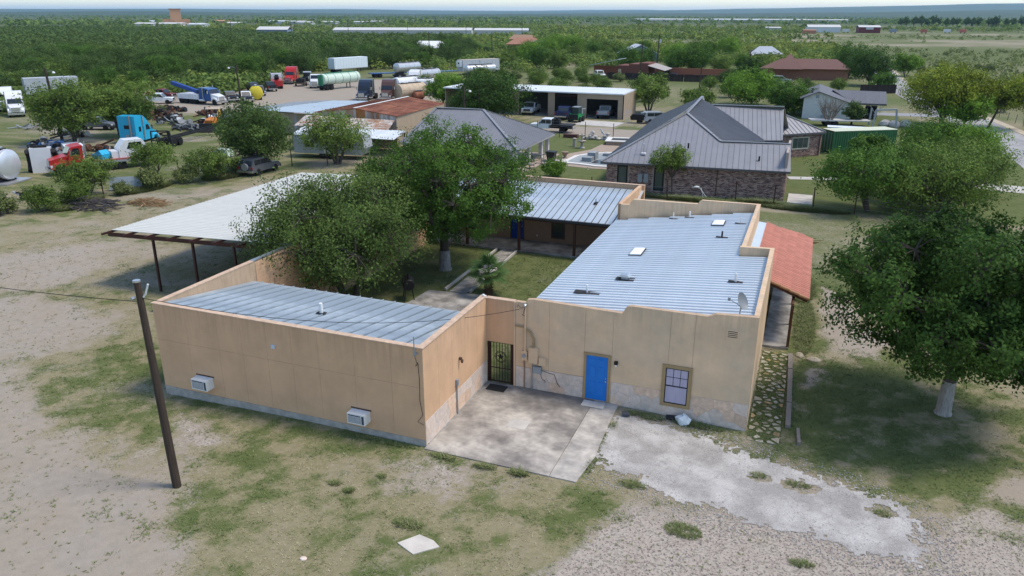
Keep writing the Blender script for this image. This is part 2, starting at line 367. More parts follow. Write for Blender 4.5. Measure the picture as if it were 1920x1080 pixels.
# sheet material holding slightly proud surfaces
conc_clean = M('pale concrete', (.46, .44, .40), .9, var=.2, scale=1.2, bump=.3, bscale=60)
conc_stain = M('stained concrete', (.46, .425, .37), .9, var=.28, scale=2.2, bump=.3, bscale=60, col2=(.20, .182, .165), mixscale=.45, amt=.52, stretch=(1, 1.1, 1))
conc_grey = M('grey concrete', (.36, .34, .31), .9, var=.3, scale=2, bump=.3, col2=(.16, .15, .135), mixscale=.9, amt=.4)
asph = M('road asphalt', (.33, .32, .31), .9, var=.18, scale=1.0, bump=.3, bscale=40, col2=(.25, .245, .24), mixscale=.3)
def wear(m):
    n = m.node_tree.nodes; L = m.node_tree.links; b = n['Principled BSDF']; src = b.inputs['Base Color'].links[0].from_socket
    tc = n.new('ShaderNodeTexCoord'); sx = n.new('ShaderNodeSeparateXYZ'); L.new(tc.outputs['Object'], sx.inputs[0])
    nz = n.new('ShaderNodeTexNoise'); nz.inputs['Scale'].default_value = 1.1; nz.inputs['Detail'].default_value = 6; L.new(tc.outputs['Object'], nz.inputs[0])
    a = n.new('ShaderNodeMapRange'); L.new(sx.outputs['Y'], a.inputs[0]); a.inputs[1].default_value = 2.6; a.inputs[2].default_value = 5.8; a.inputs[3].default_value = 0; a.inputs[4].default_value = .42
    ad = n.new('ShaderNodeMath'); L.new(a.outputs[0], ad.inputs[0]); L.new(nz.outputs[0], ad.inputs[1])
    r = n.new('ShaderNodeMapRange'); L.new(ad.outputs[0], r.inputs[0]); r.inputs[1].default_value = .62; r.inputs[2].default_value = .92; r.inputs[3].default_value = 0; r.inputs[4].default_value = .62
    mi = n.new('ShaderNodeMix'); mi.data_type = 'RGBA'; L.new(r.outputs[0], mi.inputs[0]); L.new(src, mi.inputs[6]); mi.inputs[7].default_value = (.085, .08, .075, 1); L.new(mi.outputs[2], b.inputs['Base Color'])
wear(conc_stain)
patio = MB().prism([(0, -.16), (4.95, -.16), (4.95, 5.94), (0, 5.94)], -.22, .02).obj('patio', conc_stain, kind='structure')
st = MB().prism([(4.97, -.15), (5.95, -.15), (6.15, 1.6), (6.05, 3.6), (6.0, 5.94), (4.97, 5.94)], -.22, .005).obj('patio_strip', M('worn strip concrete', (.45, .42, .37), .9, var=.3, scale=2.5, bump=.4, col2=(.31, .29, .265), mixscale=.8, amt=.5), kind='structure')
B(2.25, 3.05, 2.5, 3.2, .02, .026).obj('patch', conc_clean, patio)
B(4.55, 5.5, 5.25, 5.75, .02, .05).obj('doorstep', conc_clean, patio)
mat_rub = M('black rubber', (.012, .012, .012), .9, var=.3)
tag(MB().box(.25, 1.1, 5.15, 5.7, .022, .04).obj('doormat', mat_rub), 'black rubber doormat lying before the barred star gate', 'doormat')
def sheet(name, poly, st, mat, dz, rag=.3, kind='structure', ns=1.2, holes=()):
    """ragged thin sheet following the ground"""
    xs = [p[0] for p in poly]; ys = [p[1] for p in poly]
    X, Y = np.meshgrid(np.arange(min(xs) - 1, max(xs) + 1, st), np.arange(min(ys) - 1, max(ys) + 1, st)); nn, mm = X.shape
    jx = X + (fbm(X * ns, Y * ns, 77) - .5) * 2 * rag + (fbm(X * 5, Y * 5, 78) - .5) * rag * .8
    jy = Y + (fbm(X * ns, Y * ns, 79) - .5) * 2 * rag + (fbm(X * 5, Y * 5, 80) - .5) * rag * .8
    ins = (soft(jx, jy, poly, .35, .7) + soft(jx, jy, poly, .25, .3)) / 2 > .10 + .80 * (.5 * vnoise(X * 14, Y * 14, 91) + .5 * vnoise(X * 5, Y * 5, 92))
    for hx, hy, hr in holes: ins &= ((jx - hx) ** 2 / (hr * 1.6) ** 2 + (jy - hy) ** 2 / (hr * .6) ** 2) > 1
    idx = np.arange(nn * mm).reshape(nn, mm)
    c = ins[:-1, :-1] & ins[1:, 1:] & ins[1:, :-1] & ins[:-1, 1:]
    Fq = np.stack([idx[:-1, :-1][c], idx[:-1, 1:][c], idx[1:, 1:][c], idx[1:, :-1][c]], 1)
    Vv = np.stack([X.ravel(), Y.ravel(), (gz(X, Y) + dz + .012 * fbm(X * 3, Y * 3, 81)).ravel()], 1)
    used, inv = np.unique(Fq, return_inverse=True); nV = Vv[used]; Fq = inv.reshape(-1, 4)
    # skirt: drop copies of boundary verts
    o = soup(name, nV, Fq, mat, kind=kind)
    return o
def drive_mat():
    m = M('weathered drive', (.46, .445, .42), .92, var=.30, scale=26, bump=.7, bscale=60, col2=(.30, .285, .265), mixscale=.7, amt=.5)
    n = m.node_tree.nodes; L = m.node_tree.links; b = n['Principled BSDF']
    src = b.inputs['Base Color'].links[0].from_socket
    tc = n.new('ShaderNodeTexCoord'); nz = n.new('ShaderNodeTexNoise'); nz.inputs['Scale'].default_value = 1.6; nz.inputs['Detail'].default_value = 4; L.new(tc.outputs['Object'], nz.inputs[0])
    ad = n.new('ShaderNodeMix'); ad.data_type = 'RGBA'; ad.blend_type = 'LINEAR_LIGHT'; ad.inputs[0].default_value = .8; L.new(tc.outputs['Object'], ad.inputs[6]); L.new(nz.outputs['Color'], ad.inputs[7])
    vo = n.new('ShaderNodeTexVoronoi'); vo.feature = 'DISTANCE_TO_EDGE'; vo.inputs['Scale'].default_value = .85; L.new(ad.outputs[2], vo.inputs[0])
    r = n.new('ShaderNodeMapRange'); L.new(vo.outputs[0], r.inputs[0]); r.inputs[1].default_value = .0; r.inputs[2].default_value = .018; r.inputs[3].default_value = .5; r.inputs[4].default_value = 0
    n2 = n.new('ShaderNodeTexNoise'); n2.inputs['Scale'].default_value = 14; n2.inputs['Detail'].default_value = 6; n2.inputs['Roughness'].default_value = .8; L.new(tc.outputs['Object'], n2.inputs[0])
    r2 = n.new('ShaderNodeMapRange'); L.new(n2.outputs[0], r2.inputs[0]); r2.inputs[1].default_value = .58; r2.inputs[2].default_value = .72; r2.inputs[3].default_value = 0; r2.inputs[4].default_value = .65
    mx = n.new('ShaderNodeMath'); mx.operation = 'MAXIMUM'; L.new(r.outputs[0], mx.inputs[0]); L.new(r2.outputs[0], mx.inputs[1])
    mi = n.new('ShaderNodeMix'); mi.data_type = 'RGBA'; L.new(mx.outputs[0], mi.inputs[0]); L.new(src, mi.inputs[6]); mi.inputs[7].default_value = (.15, .14, .13, 1)
    L.new(mi.outputs[2], b.inputs['Base Color'])
    return m
sheet('driveway', DRIVE, .055, drive_mat(), .010, rag=.42, holes=[(11.9, 2.9, .28), (13.3, 2.75, .45), (15.9, 1.9, .3), (8.6, 4.9, .2)])
# county road on the right, and other paved strips
def strip(name, pts, wid, mat, z, st=2.0):
    mb = MB(); P = [Vector((x, y, 0)) for x, y in pts]; Ls, Rs = [], []
    for i, p in enumerate(P):
        d = (P[min(i + 1, len(P) - 1)] - P[max(i - 1, 0)]).normalized(); nrm = Vector((-d.y, d.x, 0)) * wid / 2
        Ls.append(p + nrm); Rs.append(p - nrm)
    n = len(P); vs = [(q.x, q.y, gzs(q.x, q.y) + z) for q in Ls + Rs]
    mb.add(vs, [(i, n + i, n + i + 1, i + 1) for i in range(n - 1)])
    o = mb.obj(name, mat, kind='structure'); return o
strip('road', [(34, 20), (35.8, 50), (37, 75), (36.4, 96), (34.6, 118), (32, 140), (30.0, 165), (28.8, 200), (29, 245), (32, 320)], 6.2, asph, .03)
shoulder = M('road shoulder', (.40, .34, .25), .95, var=.3, scale=.6)
strip('road_shoulder', [(38.9, 20), (40.4, 50), (41.4, 75), (40.4, 96), (38.4, 118), (35.6, 140), (33.4, 165), (32.2, 200), (32.4, 245)], 1.3, shoulder, .02)
strip('driveway_strip', [(17.5, 119), (24, 119.5), (34, 121)], 4.2, M('grey drive', (.26, .26, .27), .9, var=.15), .02)
strip('concrete_drive', [(19, 62.5), (30, 61), (36, 60)], 3.4, conc_clean, .02)
strip('concrete_walk', [(10.6, 58.5), (17.5, 60.5)], 1.4, conc_clean, .024)
strip('concrete_apron', [(-17.8, 87.9), (-17.3, 93.2)], 6.4, conc_clean, .03)
strip('dirt_lane', [(17.5, 82), (22, 74), (24, 66)], 3., shoulder, .015)
# ================================================================== the tan stucco compound
stucco_l = M('tan stucco', (.585, .375, .228), .92, var=.12, scale=.8, bump=.1, bscale=90, streak=.38, topz=4.1, dirtcol=(.23, .165, .115))
stucco_r = M('sand stucco', (.67, .48, .31), .92, var=.12, scale=1.0, bump=.1, bscale=90, streak=.34, topz=4.5, col2=(.58, .44, .30), mixscale=.9, amt=.45, dirtcol=(.24, .185, .135))
stucco_in = M('parapet stucco', (.46, .33, .22), .92, var=.12, bump=.3, bscale=80, streak=.45, dirtcol=(.16, .13, .10))
coping_m = M('pinkish coping', (.52, .375, .265), .9, var=.2, scale=4, streak=.2)
found_m = M('foundation concrete', (.36, .34, .31), .95, var=.3, scale=3, bump=.4)
metal_l = M('blue grey roof metal', (.46, .52, .55), .5, .2, var=.12, scale=1.1, rnd=.05, col2=(.28, .335, .375), mixscale=.35, amt=.45)  # same roof metal; this slope's darker blue sky reflection is put into the colour
metal_r = M('pale galvalume', (.63, .675, .70), .42, .35, var=.07, scale=1.5, rnd=.03)
metal_b = M('sky toned galvalume', (.53, .585, .61), .42, .45, var=.08, scale=1.0, rnd=.04)  # galvalume again, rear slope's sky reflection tone put into the base colour
rib_dark = M('seam shadow metal', (.16, .20, .25), .5, .4, var=.1)
white_metal = M('white painted roof metal', (.53, .53, .485), .8, .0, var=.06, scale=1.2, rnd=.02, streak=.0)
brown_steel = M('red oxide steel', (.055, .022, .018), .6, .2, var=.3, scale=6)
wood_brown = M('brown stained wood', (.085, .038, .022), .7, var=.3, scale=8, stretch=(1, 1, .2))
trim_m = M('ochre trim', (.33, .235, .12), .8, var=.1)
brown_trim = M('dark brown trim', (.10, .06, .04), .8, var=.1)
blue_m = M('bright blue door paint', (.012, .17, .56), .45, var=.08, scale=3)
black_m = M('black metal', (.012, .012, .013), .5, .2, var=.2)
dark_m = M('dark opening', (.01, .01, .012), .9, var=.1)
glass_m = M('window glass', (.02, .03, .035), .08, 0, var=.1, spec=.6)
curtain_m = M('lilac curtain', (.40, .37, .47), .7, var=.10, scale=6, stretch=(3, 1, .3))
white_m = M('white enamel', (.70, .70, .68), .5, var=.08)
grey_m = M('grey metal box', (.28, .31, .34), .5, .3, var=.12)
pvc = M('white pvc', (.72, .72, .70), .5, var=.05)
tar = M('black roof tar', (.03, .03, .033), .9, var=.3)
silver = M('bare galvanised steel', (.50, .52, .53), .35, .8, var=.1)
stone_ms = [M('stone pinkish', (.64, .51, .42), .95, var=.16, scale=6, bump=.3, bscale=18, col2=(.58, .50, .44), mixscale=3, rnd=.10),
            M('stone grey cream', (.63, .525, .44), .95, var=.16, scale=6, bump=.3, bscale=18, col2=(.54, .47, .42), mixscale=4, rnd=.10),
            M('stone orange', (.64, .47, .35), .95, var=.22, scale=5, bump=.7, bscale=18, rnd=.10)]
mortar_m = M('pale mortar', (.58, .48, .40), .95, var=.2, scale=5, bump=.3, col2=(.48, .41, .35), mixscale=2.2, amt=.3)

def clip(poly, px, py, nx, ny):
    out = []
    for i in range(len(poly)):
        a, b = poly[i], poly[(i + 1) % len(poly)]
        da = (a[0] - px) * nx + (a[1] - py) * ny; db = (b[0] - px) * nx + (b[1] - py) * ny
        if da <= 0: out.append(a)
        if da * db < 0: t = da / (da - db); out.append((a[0] + (b[0] - a[0]) * t, a[1] + (b[1] - a[1]) * t))
    return out
def voronoi(x0, x1, y0, y1, sx, sy, gap, rs):
    nx, ny = max(1, round((x1 - x0) / sx)), max(1, round((y1 - y0) / sy)); pts = []
    for j in range(ny):
        for i in range(nx):
            pts.append((x0 + (i + .5 + (.25 if j % 2 else -.25) + rs.uniform(-.34, .34)) * (x1 - x0) / nx, y0 + (j + .5 + rs.uniform(-.34, .34)) * (y1 - y0) / ny))
    cells = []
    for k, p in enumerate(pts):
        poly = [(x0, y0), (x1, y0), (x1, y1), (x0, y1)]
        for q in pts:
            d = math.hypot(q[0] - p[0], q[1] - p[1])
            if q is p or d > 4 * max(sx, sy) or d < 1e-6: continue
            nx_, ny_ = (q[0] - p[0]) / d, (q[1] - p[1]) / d
            poly = clip(poly, p[0] + nx_ * (d / 2 - gap / 2), p[1] + ny_ * (d / 2 - gap / 2), nx_, ny_)
            if len(poly) < 3: break
        if len(poly) >= 3: cells.append(poly)
    return cells
def stone_band(parent, x0, x1, z0, z1, place, seed):
    """flat faced stones set in mortar; place maps (s, z, out) to a point"""
    rs = random.Random(seed)
    for poly in voronoi(x0, x1, z0, z1, .58, .40, .010, rs):
        pr = .008 + rs.random() * .006; n = len(poly)
        vs = [place(p[0], p[1], 0) for p in poly] + [place(p[0], p[1], pr) for p in poly]
        fs = [tuple(range(n, 2 * n))] + [(i, (i + 1) % n, n + (i + 1) % n, n + i) for i in range(n)]
        mb = MB().add(vs, fs); me = mb.mesh('stone', rs.choices(stone_ms, (5, 4, 1.6))[0])
        inst('stone', me, parent)
def panels(parent, o, a, u, n, wdt, L, mat, rib=(.05, .05), t=.012, name='roof_panel', ribs=1, gap=.006, rib_end=False):
    """n ribbed metal panels: o = lower corner, a = unit vector along the eave, u = unit vector up the slope; L = length or f(s)->(l0,l1)"""
    o, a, u = Vector(o), Vector(a).normalized(), Vector(u).normalized(); nr = a.cross(u).normalized()
    if nr.z < 0: nr = -nr
    cache = {}
    for i in range(n):
        l0, l1 = L(i * wdt) if callable(L) else (0, L)
        key = (round(l0, 2), round(l1, 2))
        if l1 - l0 < .1: continue
        if key not in cache:
            mb = MB()
            mb.plate([u * l0, a * (wdt - gap) + u * l0, a * (wdt - gap) + u * l1, u * l1], t)
            for k in range(ribs):
                w0, h = rib; s = wdt - gap - w0 if rib_end else k * wdt / ribs
                q = [a * s, a * (s + w0 * .25) + nr * h, a * (s + w0 * .75) + nr * h, a * (s + w0)]
                q = [p + nr * .001 for p in q]
                mb.add([p + u * l0 for p in q] + [p + u * l1 for p in q], [(0, 1, 5, 4), (1, 2, 6, 5), (2, 3, 7, 6), (0, 3, 2, 1), (4, 5, 6, 7)])
            cache[key] = mb.mesh(name, mat)
        inst(name, cache[key], parent, o + a * (i * wdt))
def window(parent, place, w, h, trim, mat_trim, glass, muntins=(3, 2), sash=True, framem=None):
    """place(s, z, out) -> point; s,z from lower left corner of the outer trim"""
    def slab(mb, s0, s1, z0, z1, o0, o1):
        vs = [place(s, z, o) for o in (o0, o1) for s, z in ((s0, z0), (s1, z0), (s1, z1), (s0, z1))]
        return mb.add(vs, [(3, 2, 1, 0), (4, 5, 6, 7), (0, 1, 5, 4), (1, 2, 6, 5), (2, 3, 7, 6), (3, 0, 4, 7)])
    fr = framem or black_m
    g = MB(); slab(g, trim, w - trim, trim, h - trim, 0, .014)
    win = g.obj('window', glass, parent)
    tm = MB(); slab(tm, 0, w, 0, trim, 0, .05); slab(tm, 0, w, h - trim, h, 0, .05); slab(tm, 0, trim, trim, h - trim, 0, .05); slab(tm, w - trim, w, trim, h - trim, 0, .05)
    tm.obj('trim', mat_trim, win)
    s = MB(); b = .035
    slab(s, trim, w - trim, trim, trim + b, .014, .035); slab(s, trim, w - trim, h - trim - b, h - trim, .014, .035)
    slab(s, trim, trim + b, trim + b, h - trim - b, .014, .035); slab(s, w - trim - b, w - trim, trim + b, h - trim - b, .014, .035)
    mid = h * .5
    if sash: slab(s, trim + b, w - trim - b, mid - .02, mid + .02, .014, .04)
    s.obj('sash', fr, win)
    nx, nz = muntins; z0 = mid + .02 if sash else trim + b
    if nx:
        m = MB(); z1 = h - trim - b; x0, x1 = trim + b, w - trim - b
        for i in range(1, nx): slab(m, x0 + (x1 - x0) * i / nx - .009, x0 + (x1 - x0) * i / nx + .009, z0, z1, .014, .024)
        for j in range(1, nz): slab(m, x0, x1, z0 + (z1 - z0) * j / nz - .009, z0 + (z1 - z0) * j / nz + .009, .014, .0245)
        m.obj('muntin', fr, win)
    return win
def panel_door(parent, place, w, h, mat, trimm, tr=.1):
    def slab(mb, s0, s1, z0, z1, o0, o1):
        vs = [place(s, z, o) for o in (o0, o1) for s, z in ((s0, z0), (s1, z0), (s1, z1), (s0, z1))]
        return mb.add(vs, [(3, 2, 1, 0), (4, 5, 6, 7), (0, 1, 5, 4), (1, 2, 6, 5), (2, 3, 7, 6), (3, 0, 4, 7)])
    d = MB(); slab(d, tr, w - tr, .02, h - tr, 0, .02); door = d.obj('door', mat, parent)
    t = MB(); slab(t, 0, tr, 0, h - tr, 0, .055); slab(t, w - tr, w, 0, h - tr, 0, .055); slab(t, -.02, w + .02, h - tr, h, 0, .06); t.obj('trim', trimm, door)
    W = w - 2 * tr
    for c in range(2):
        x0 = tr + W * (.13 + .41 * c); x1 = x0 + W * .33
        for z0, z1 in ((.12, .43), (.50, .78), (.83, .94)):
            H = h - tr
            p = MB(); slab(p, x0, x1, H * z0, H * z1, .0205, .026); slab(p, x0 + .03, x1 - .03, H * z0 + .03, H * z1 - .03, .0262, .04); p.obj('door_panel', mat, door)
    k = MB(); q = place(w - tr - .07, h * .44, .06); k.ball(q, .035); q2 = place(w - tr - .07, h * .50, .045); k.ball(q2, .025); k.obj('handle', silver, door)
    return door

# ---------------------------------------------------------------- front left wing
LW = thing('stucco_wing', 'low tan stucco wing with blue grey roof and two air conditioners behind the leaning pole', 'building')
ZT = 4.08
B(-12.66, -.0125, .012, .2, .27, ZT - .02).obj('wall', stucco_in, LW)
B(-12.66, -.0, .0, .2, -.5, .265).obj('foundation', found_m, LW)
B(-.2, -.012, .2, 5.94, -.3, ZT - .02).obj('wall', stucco_in, LW)
B(-12.648, -12.46, .2, 24.6, -.3, ZT - .02).obj('wall', stucco_in, LW)
xs = [-12.66, -11.0, -9.4, -8.2, -6.98, -5.78, -4.55, -2.95, -1.35, 0]
for i in range(len(xs) - 1):
    for z0, z1 in ((.275, 2.46), (2.468, ZT - .02)):
        B(xs[i] + .003, xs[i + 1] - (.003 if i < 8 else 0), 0, .0115, z0, z1).obj('wall_panel', stucco_l, LW)
ys = [.0, 1.22, 2.44, 3.66, 4.88, 5.94]
for i in range(5):
    for z0, z1 in ((1.06, 2.46), (2.468, ZT - .02)):
        B(-.0115, 0, ys[i] + (.012 if i == 0 else .003), ys[i + 1] - .003, z0, z1).obj('wall_panel', stucco_l, LW)
B(-.0118, -.004, .013, 5.935, -.02, 1.05).obj('stone_base', mortar_m, LW)
B(-.012, .03, .2, 5.93, -.2, .06).obj('foundation', found_m, LW)
stone_band(LW, .02, 5.92, .07, 1.04, lambda s, z, o: (-.004 + o, s, z), 3)
cp = MB().box(-12.70, .03, -.03, .22, ZT - .02, ZT + .02).box(-.23, .03, .22, 5.94, ZT - .02, ZT + .02).box(-12.70, -12.44, .22, 6.2, ZT - .02, ZT + .02); cp.obj('coping', coping_m, LW)
B(-12.70, -12.44, 6.2, 24.6, ZT - .02, ZT + .03).obj('coping', silver, LW)
for k in range(19):   # horizontal boards on the courtyard side of the long left wall
    B(-12.46, -12.435, 6.3, 24.6, .1 + k * .205, .1 + k * .205 + .198).obj('siding_board', stucco_l, LW)
sl = (3.12 - 4.04) / 5.85
panels(LW, (-12.44, 6.05, 3.12), (1, 0, 0), (0, -1, -sl), 20, .612, 5.85 * math.hypot(1, sl), metal_l, rib=(.03, .05), t=.02, gap=.045, rib_end=True)
B(-12.44, -.21, 5.72, 5.90, -.2, 3.0).obj('wall', stucco_in, LW)
B(-12.44, -.21, 5.95, 6.03, 2.93, 3.09).obj('fascia', metal_b, LW)

# ---------------------------------------------------------------- gateway between the wings
GW = thing('gateway', 'short stucco wall and barred gate with a star between the two wings', 'gateway', (0, 5.94, 0))
B(.003, 1.27, .0, .2, 1.98, 3.96).obj('wall', stucco_l, GW)
B(-.02, 1.30, -.03, .23, 3.96, 4.0).obj('coping', coping_m, GW)
B(1.27, 1.345, -.02, .2, .02, 3.96).obj('pilaster', stucco_r, GW)
gate = MB().box(.01, .17, .05, .11, .03, 1.98).box(1.10, 1.265, .05, .11, .03, 1.98).box(.17, 1.10, .06, .10, 1.93, 1.98).box(.17, 1.10, .06, .10, .05, .10).box(.17, 1.1, .065, .095, .70, .735).obj('gate', M('maroon steel', (.035, .012, .011), .55, .2, var=.2), GW)
for k in range(6):
    x = .17 + .93 * (k + 1) / 7; B(x - .011, x + .011, .068, .092, .10, 1.93).obj('bar', M('maroon steel', (.035, .012, .011)), gate)
ring = MB(); cx, cz = .635, 1.28
ring.tube([(cx + .22 * math.cos(t * R(15)), .05, cz + .22 * math.sin(t * R(15))) for t in range(25)], .014, 6, False)
ring.tube([(cx + .27 * math.cos(t * R(15)), .05, cz + .27 * math.sin(t * R(15))) for t in range(25)], .012, 6, False)
ring.obj('ring', black_m, gate)
MB().prism([(cx + (.17 if i % 2 == 0 else .07) * math.sin(i * R(36)), cz + (.17 if i % 2 == 0 else .07) * math.cos(i * R(36))) for i in range(10)], .035, .06, 'y').obj('star', black_m, gate)

# ---------------------------------------------------------------- right wing
RW = thing('stucco_wing', 'sand coloured stucco wing with blue front door, stepped parapet and pale ribbed roof', 'building', (0, 0, 0))
def arc(cx, cz, r, a0, a1, n=5): return [(cx + r * math.cos(R(a0 + (a1 - a0) * i / n)), cz + r * math.sin(R(a0 + (a1 - a0) * i / n))) for i in range(n + 1)]
top = [(1.35, 4.0), (1.80, 4.0), (1.88, 4.16), (2.2, 4.2), (6.0, 4.12)] + arc(6.34, 4.14, .34, 180, 90)[0:] + [(9.3, 4.48)] + [(9.45, 4.53), (9.6, 4.62)] + [(11.2, 4.70)]
def ztop(x):
    for (a, za), (b, zb) in zip(top, top[1:]):
        if a <= x <= b and b > a: return za + (zb - za) * (x - a) / (b - a)
    return 4.7
MB().prism([(1.35, -.5), (11.2, -.5)] + [(x, z - .003) for x, z in top[::-1]], 5.955, 6.15, 'y').obj('wall', stucco_in, RW)
def wpanel(x0, x1, z0):
    t = [p for p in top if x0 < p[0] < x1]
    poly = [(x0 + .005, z0), (x1 - .005, z0), (x1 - .005, ztop(x1 - .005))] + t[::-1] + [(x0 + .005, ztop(x0 + .005))]
    MB().prism(poly, 5.94, 5.9545, 'y').obj('wall_panel', stucco_r, RW)
for a, b, z in ((1.35, 2.87, 1.02), (2.87, 4.44, 1.02), (4.44, 5.62, 2.19), (5.62, 7.93, 1.0), (7.93, 8.88, 2.17), (8.88, 11.2, 1.0)): wpanel(a, b, z)
for a, b in ((1.36, 4.43), (5.63, 11.19)):
    B(a, b, 5.945, 5.9546, -.4, .995).obj('stone_base', mortar_m, RW)
    stone_band(RW, a + .01, b - .01, -.28 if a > 5 else .03, .985, lambda s, z, o: (s, 5.945 - o, z), int(a * 10))
PF = lambda x0, z0: (lambda s, z, o: (x0 + s, 5.939 - o, z0 + z))
B(4.44, 5.62, 5.9455, 5.9548, 0, 2.19).obj('wall_panel', stucco_r, RW)
panel_door(RW, PF(4.45, .03), 1.13, 2.16, blue_m, trim_m)
window(RW, PF(7.73, .36), 1.2, 1.85, .14, trim_m, curtain_m)
RW_w = MB(); RW_w.prism([(6.15, -.5), (15.2, -.5), (15.2, 4.80), (6.15, 4.70)], 11.0, 11.2, 'x'); RW_w.obj('wall', stucco_r, RW)
MB().prism([(9.6, 3.2), (11.2, 3.2), (11.2, 4.80), (9.6, 4.74)], 15.2, 15.42, 'y').obj('wall', stucco_r, RW)
MB().prism([(15.42, -.2), (25.0, -.2), (25.0, 4.70), (15.42, 4.72)], 9.65, 9.87, 'x').obj('wall', stucco_r, RW)
# skewed rear parapet
def skew(x): return 22.6 + (x - 1.86) * .288
rt = [(1.86, 4.54), (2.36, 4.53)] + [(2.45, 4.72), (2.6, 4.86)] + [(6.30, 4.66), (6.38, 4.80), (6.52, 4.90), (9.87, 4.70)]
rp = MB(); poly = [(1.86, 0), (9.87, 0)] + rt[::-1]; n = len(poly)
rp.add([(x, skew(x), z) for x, z in poly] + [(x, skew(x) + .22, z) for x, z in poly], [tuple(range(n)), tuple(reversed(range(n, 2 * n)))] + [((i + 1) % n, i, n + i, n + (i + 1) % n) for i in range(n)])
rp.obj('wall', stucco_r, RW)
B(2.3, 2.48, 6.15, 22.5, -.1, 3.55).obj('wall', stucco_r, RW)
rz_ = lambda x: 3.62 + .085 * (x - 1.8)
def RL(s):
    y = 6.17 + s + .17; k = math.hypot(1, .085)
    x1 = 10.98 if y < 15.15 else (9.58 if y < 15.5 else 9.63); x0 = 1.75
    if y > 22.4: x0 = 1.86 + (y + .2 - 22.6) / .288
    return ((x0 - 1.75) * k, (x1 - 1.75) * k)
panels(RW, (1.75, 6.17, rz_(1.75)), (0, 1, 0), (1, 0, .085), 54, .345, RL, metal_r, rib=(.07, .05), t=.03, gap=.02)
B(1.68, 1.75, 6.17, 22.3, rz_(1.75) - .14, rz_(1.75) - .01).obj('gutter', metal_b, RW)
# tiled side porch
tile_m = M('salmon clay tile', (.44, .175, .125), .75, var=.15, scale=4, rnd=.10)
def tedge(x): return 25.5 + (x - 9.9) * .45
tl = MB(); prof = [(0, 0), (.015, .055), (.075, .085), (.15, .085), (.21, .055), (.235, .0), (.278, .0)]
n = len(prof); Lt = .50; tsl = -(3.42 - 2.40) / 2.75
vs = [(x, y, z + x * tsl + (.03 if x > .1 else 0)) for x in (0, Lt) for y, z in prof] + [(Lt, y, Lt * tsl - .005) for y, z in prof]
tl.add(vs, [(i, n + i, n + i + 1, i + 1) for i in range(n - 1)] + [(n + i, 2 * n + i, 2 * n + i + 1, n + i + 1) for i in range(n - 1)])
tme = tl.mesh('tile', tile_m)
tsup = MB().plate([(10.3, 15.28, 3.36), (13.0, 15.28, 2.36), (13.0, 26.8, 2.36), (10.3, 25.6, 3.36)], .10).obj('porch_roof', wood_brown, RW)
for c in range(6):
    x = 10.3 + c * .458
    for k in range(42):
        y = 15.26 + k * .2785
        if y + .1 > tedge(x): break
        inst('tile', tme, tsup, (x, y, 3.42 + (x - 10.3) * tsl + random.uniform(0, .006)))
rid = MB()
for c in range(6):
    x = 10.3 + c * .458; rid.tube([(x, 15.24, 3.46 + (x - 10.3) * tsl), (x + .47, 15.24, 3.46 + (x + .47 - 10.3) * tsl + .03)], .075, 8)
rid.obj('rake_tile', M('old ochre tile', (.40, .22, .12), .8, var=.25, rnd=.08), tsup)
MB().plate([(9.87, 15.42, 3.60), (10.32, 15.42, 3.48), (10.32, 25.5, 3.48), (9.87, 25.2, 3.60)], .02).obj('flashing', metal_b, RW)
B(11.2, 12.42, 14.42, 27, -.3, .1).obj('porch_slab', conc_grey, RW)
MB().box(12.3, 12.42, 15.3, 26.5, 2.2, 2.38).obj('beam', wood_brown, RW)
for y in (14.5, 17.6, 20.8, 24.0):
    B(12.30, 12.43, y, y + .13, .1, 2.3 if y < 15 else 2.2).obj('post', wood_brown, RW)
MB().beam((12.37, 14.56, 2.3), (12.37, 15.5, 2.3), .1).obj('beam', wood_brown, RW)
B(9.87, 9.92, 17.0, 17.9, .1, 2.1).obj('door', M('teal door', (.02, .17, .19), .6), RW)
B(9.88, 11.0, 15.25, 15.4, -.2, 3.2).obj('wall', stucco_r, RW)

# ---------------------------------------------------------------- rear wing
BW = thing('stucco_wing', 'shaded rear stucco wing with metal shed roof and post porch across the courtyard', 'building')
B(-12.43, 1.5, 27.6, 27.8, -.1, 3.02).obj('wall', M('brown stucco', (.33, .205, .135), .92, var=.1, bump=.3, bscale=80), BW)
B(-12.43, 1.6, 31, 31.22, -.1, 3.98).obj('wall', stucco_l, BW)
B(-12.46, 1.6, 30.97, 31.25, 3.98, 4.02).obj('coping', coping_m, BW)
rw = MB(); q = [(1.86, 22.85), (1.40, 31.0)]
vs = []
for dx in (-.22, 0):
    for (x, y), z in zip(q, (4.52, 3.98)): vs += [(x + dx, y, -.1), (x + dx, y, z)]
rw.add(vs, [(0, 1, 3, 2), (4, 6, 7, 5), (1, 5, 7, 3), (0, 4, 5, 1), (2, 3, 7, 6)]); rw.obj('wall', stucco_l, BW)
bs = (3.68 - 2.6) / 6.1
panels(BW, (-12.43, 24.85, 2.6), (1, 0, 0), (0, 1, bs), 30, .458, 3.25, metal_b, rib=(.03, .04), t=.02, gap=.045, rib_end=True)
panels(BW, (-12.43, 24.85, 2.588), (1, 0, 0), (0, 1, bs), 30, .458, lambda s: (3.12, 6.1 * math.hypot(1, bs)), M('upper galvalume', (.46, .53, .575), .42, .4, var=.08, scale=1.0, rnd=.04), rib=(.03, .04), t=.02, gap=.045, rib_end=True)
MB().plate([(1.1, 24.8, 2.585), (1.75, 24.5, 2.585), (1.6, 30.9, 3.66), (1.1, 30.9, 3.66)], .02).obj('flashing', metal_b, BW)
B(-12.4, 1.2, 24.74, 24.84, 2.44, 2.585).obj('gutter', M('dark gutter', (.06, .06, .065), .6), BW)
B(-12.43, 2.2, 24.9, 27.6, -.2, .1).obj('porch_slab', conc_grey, BW)
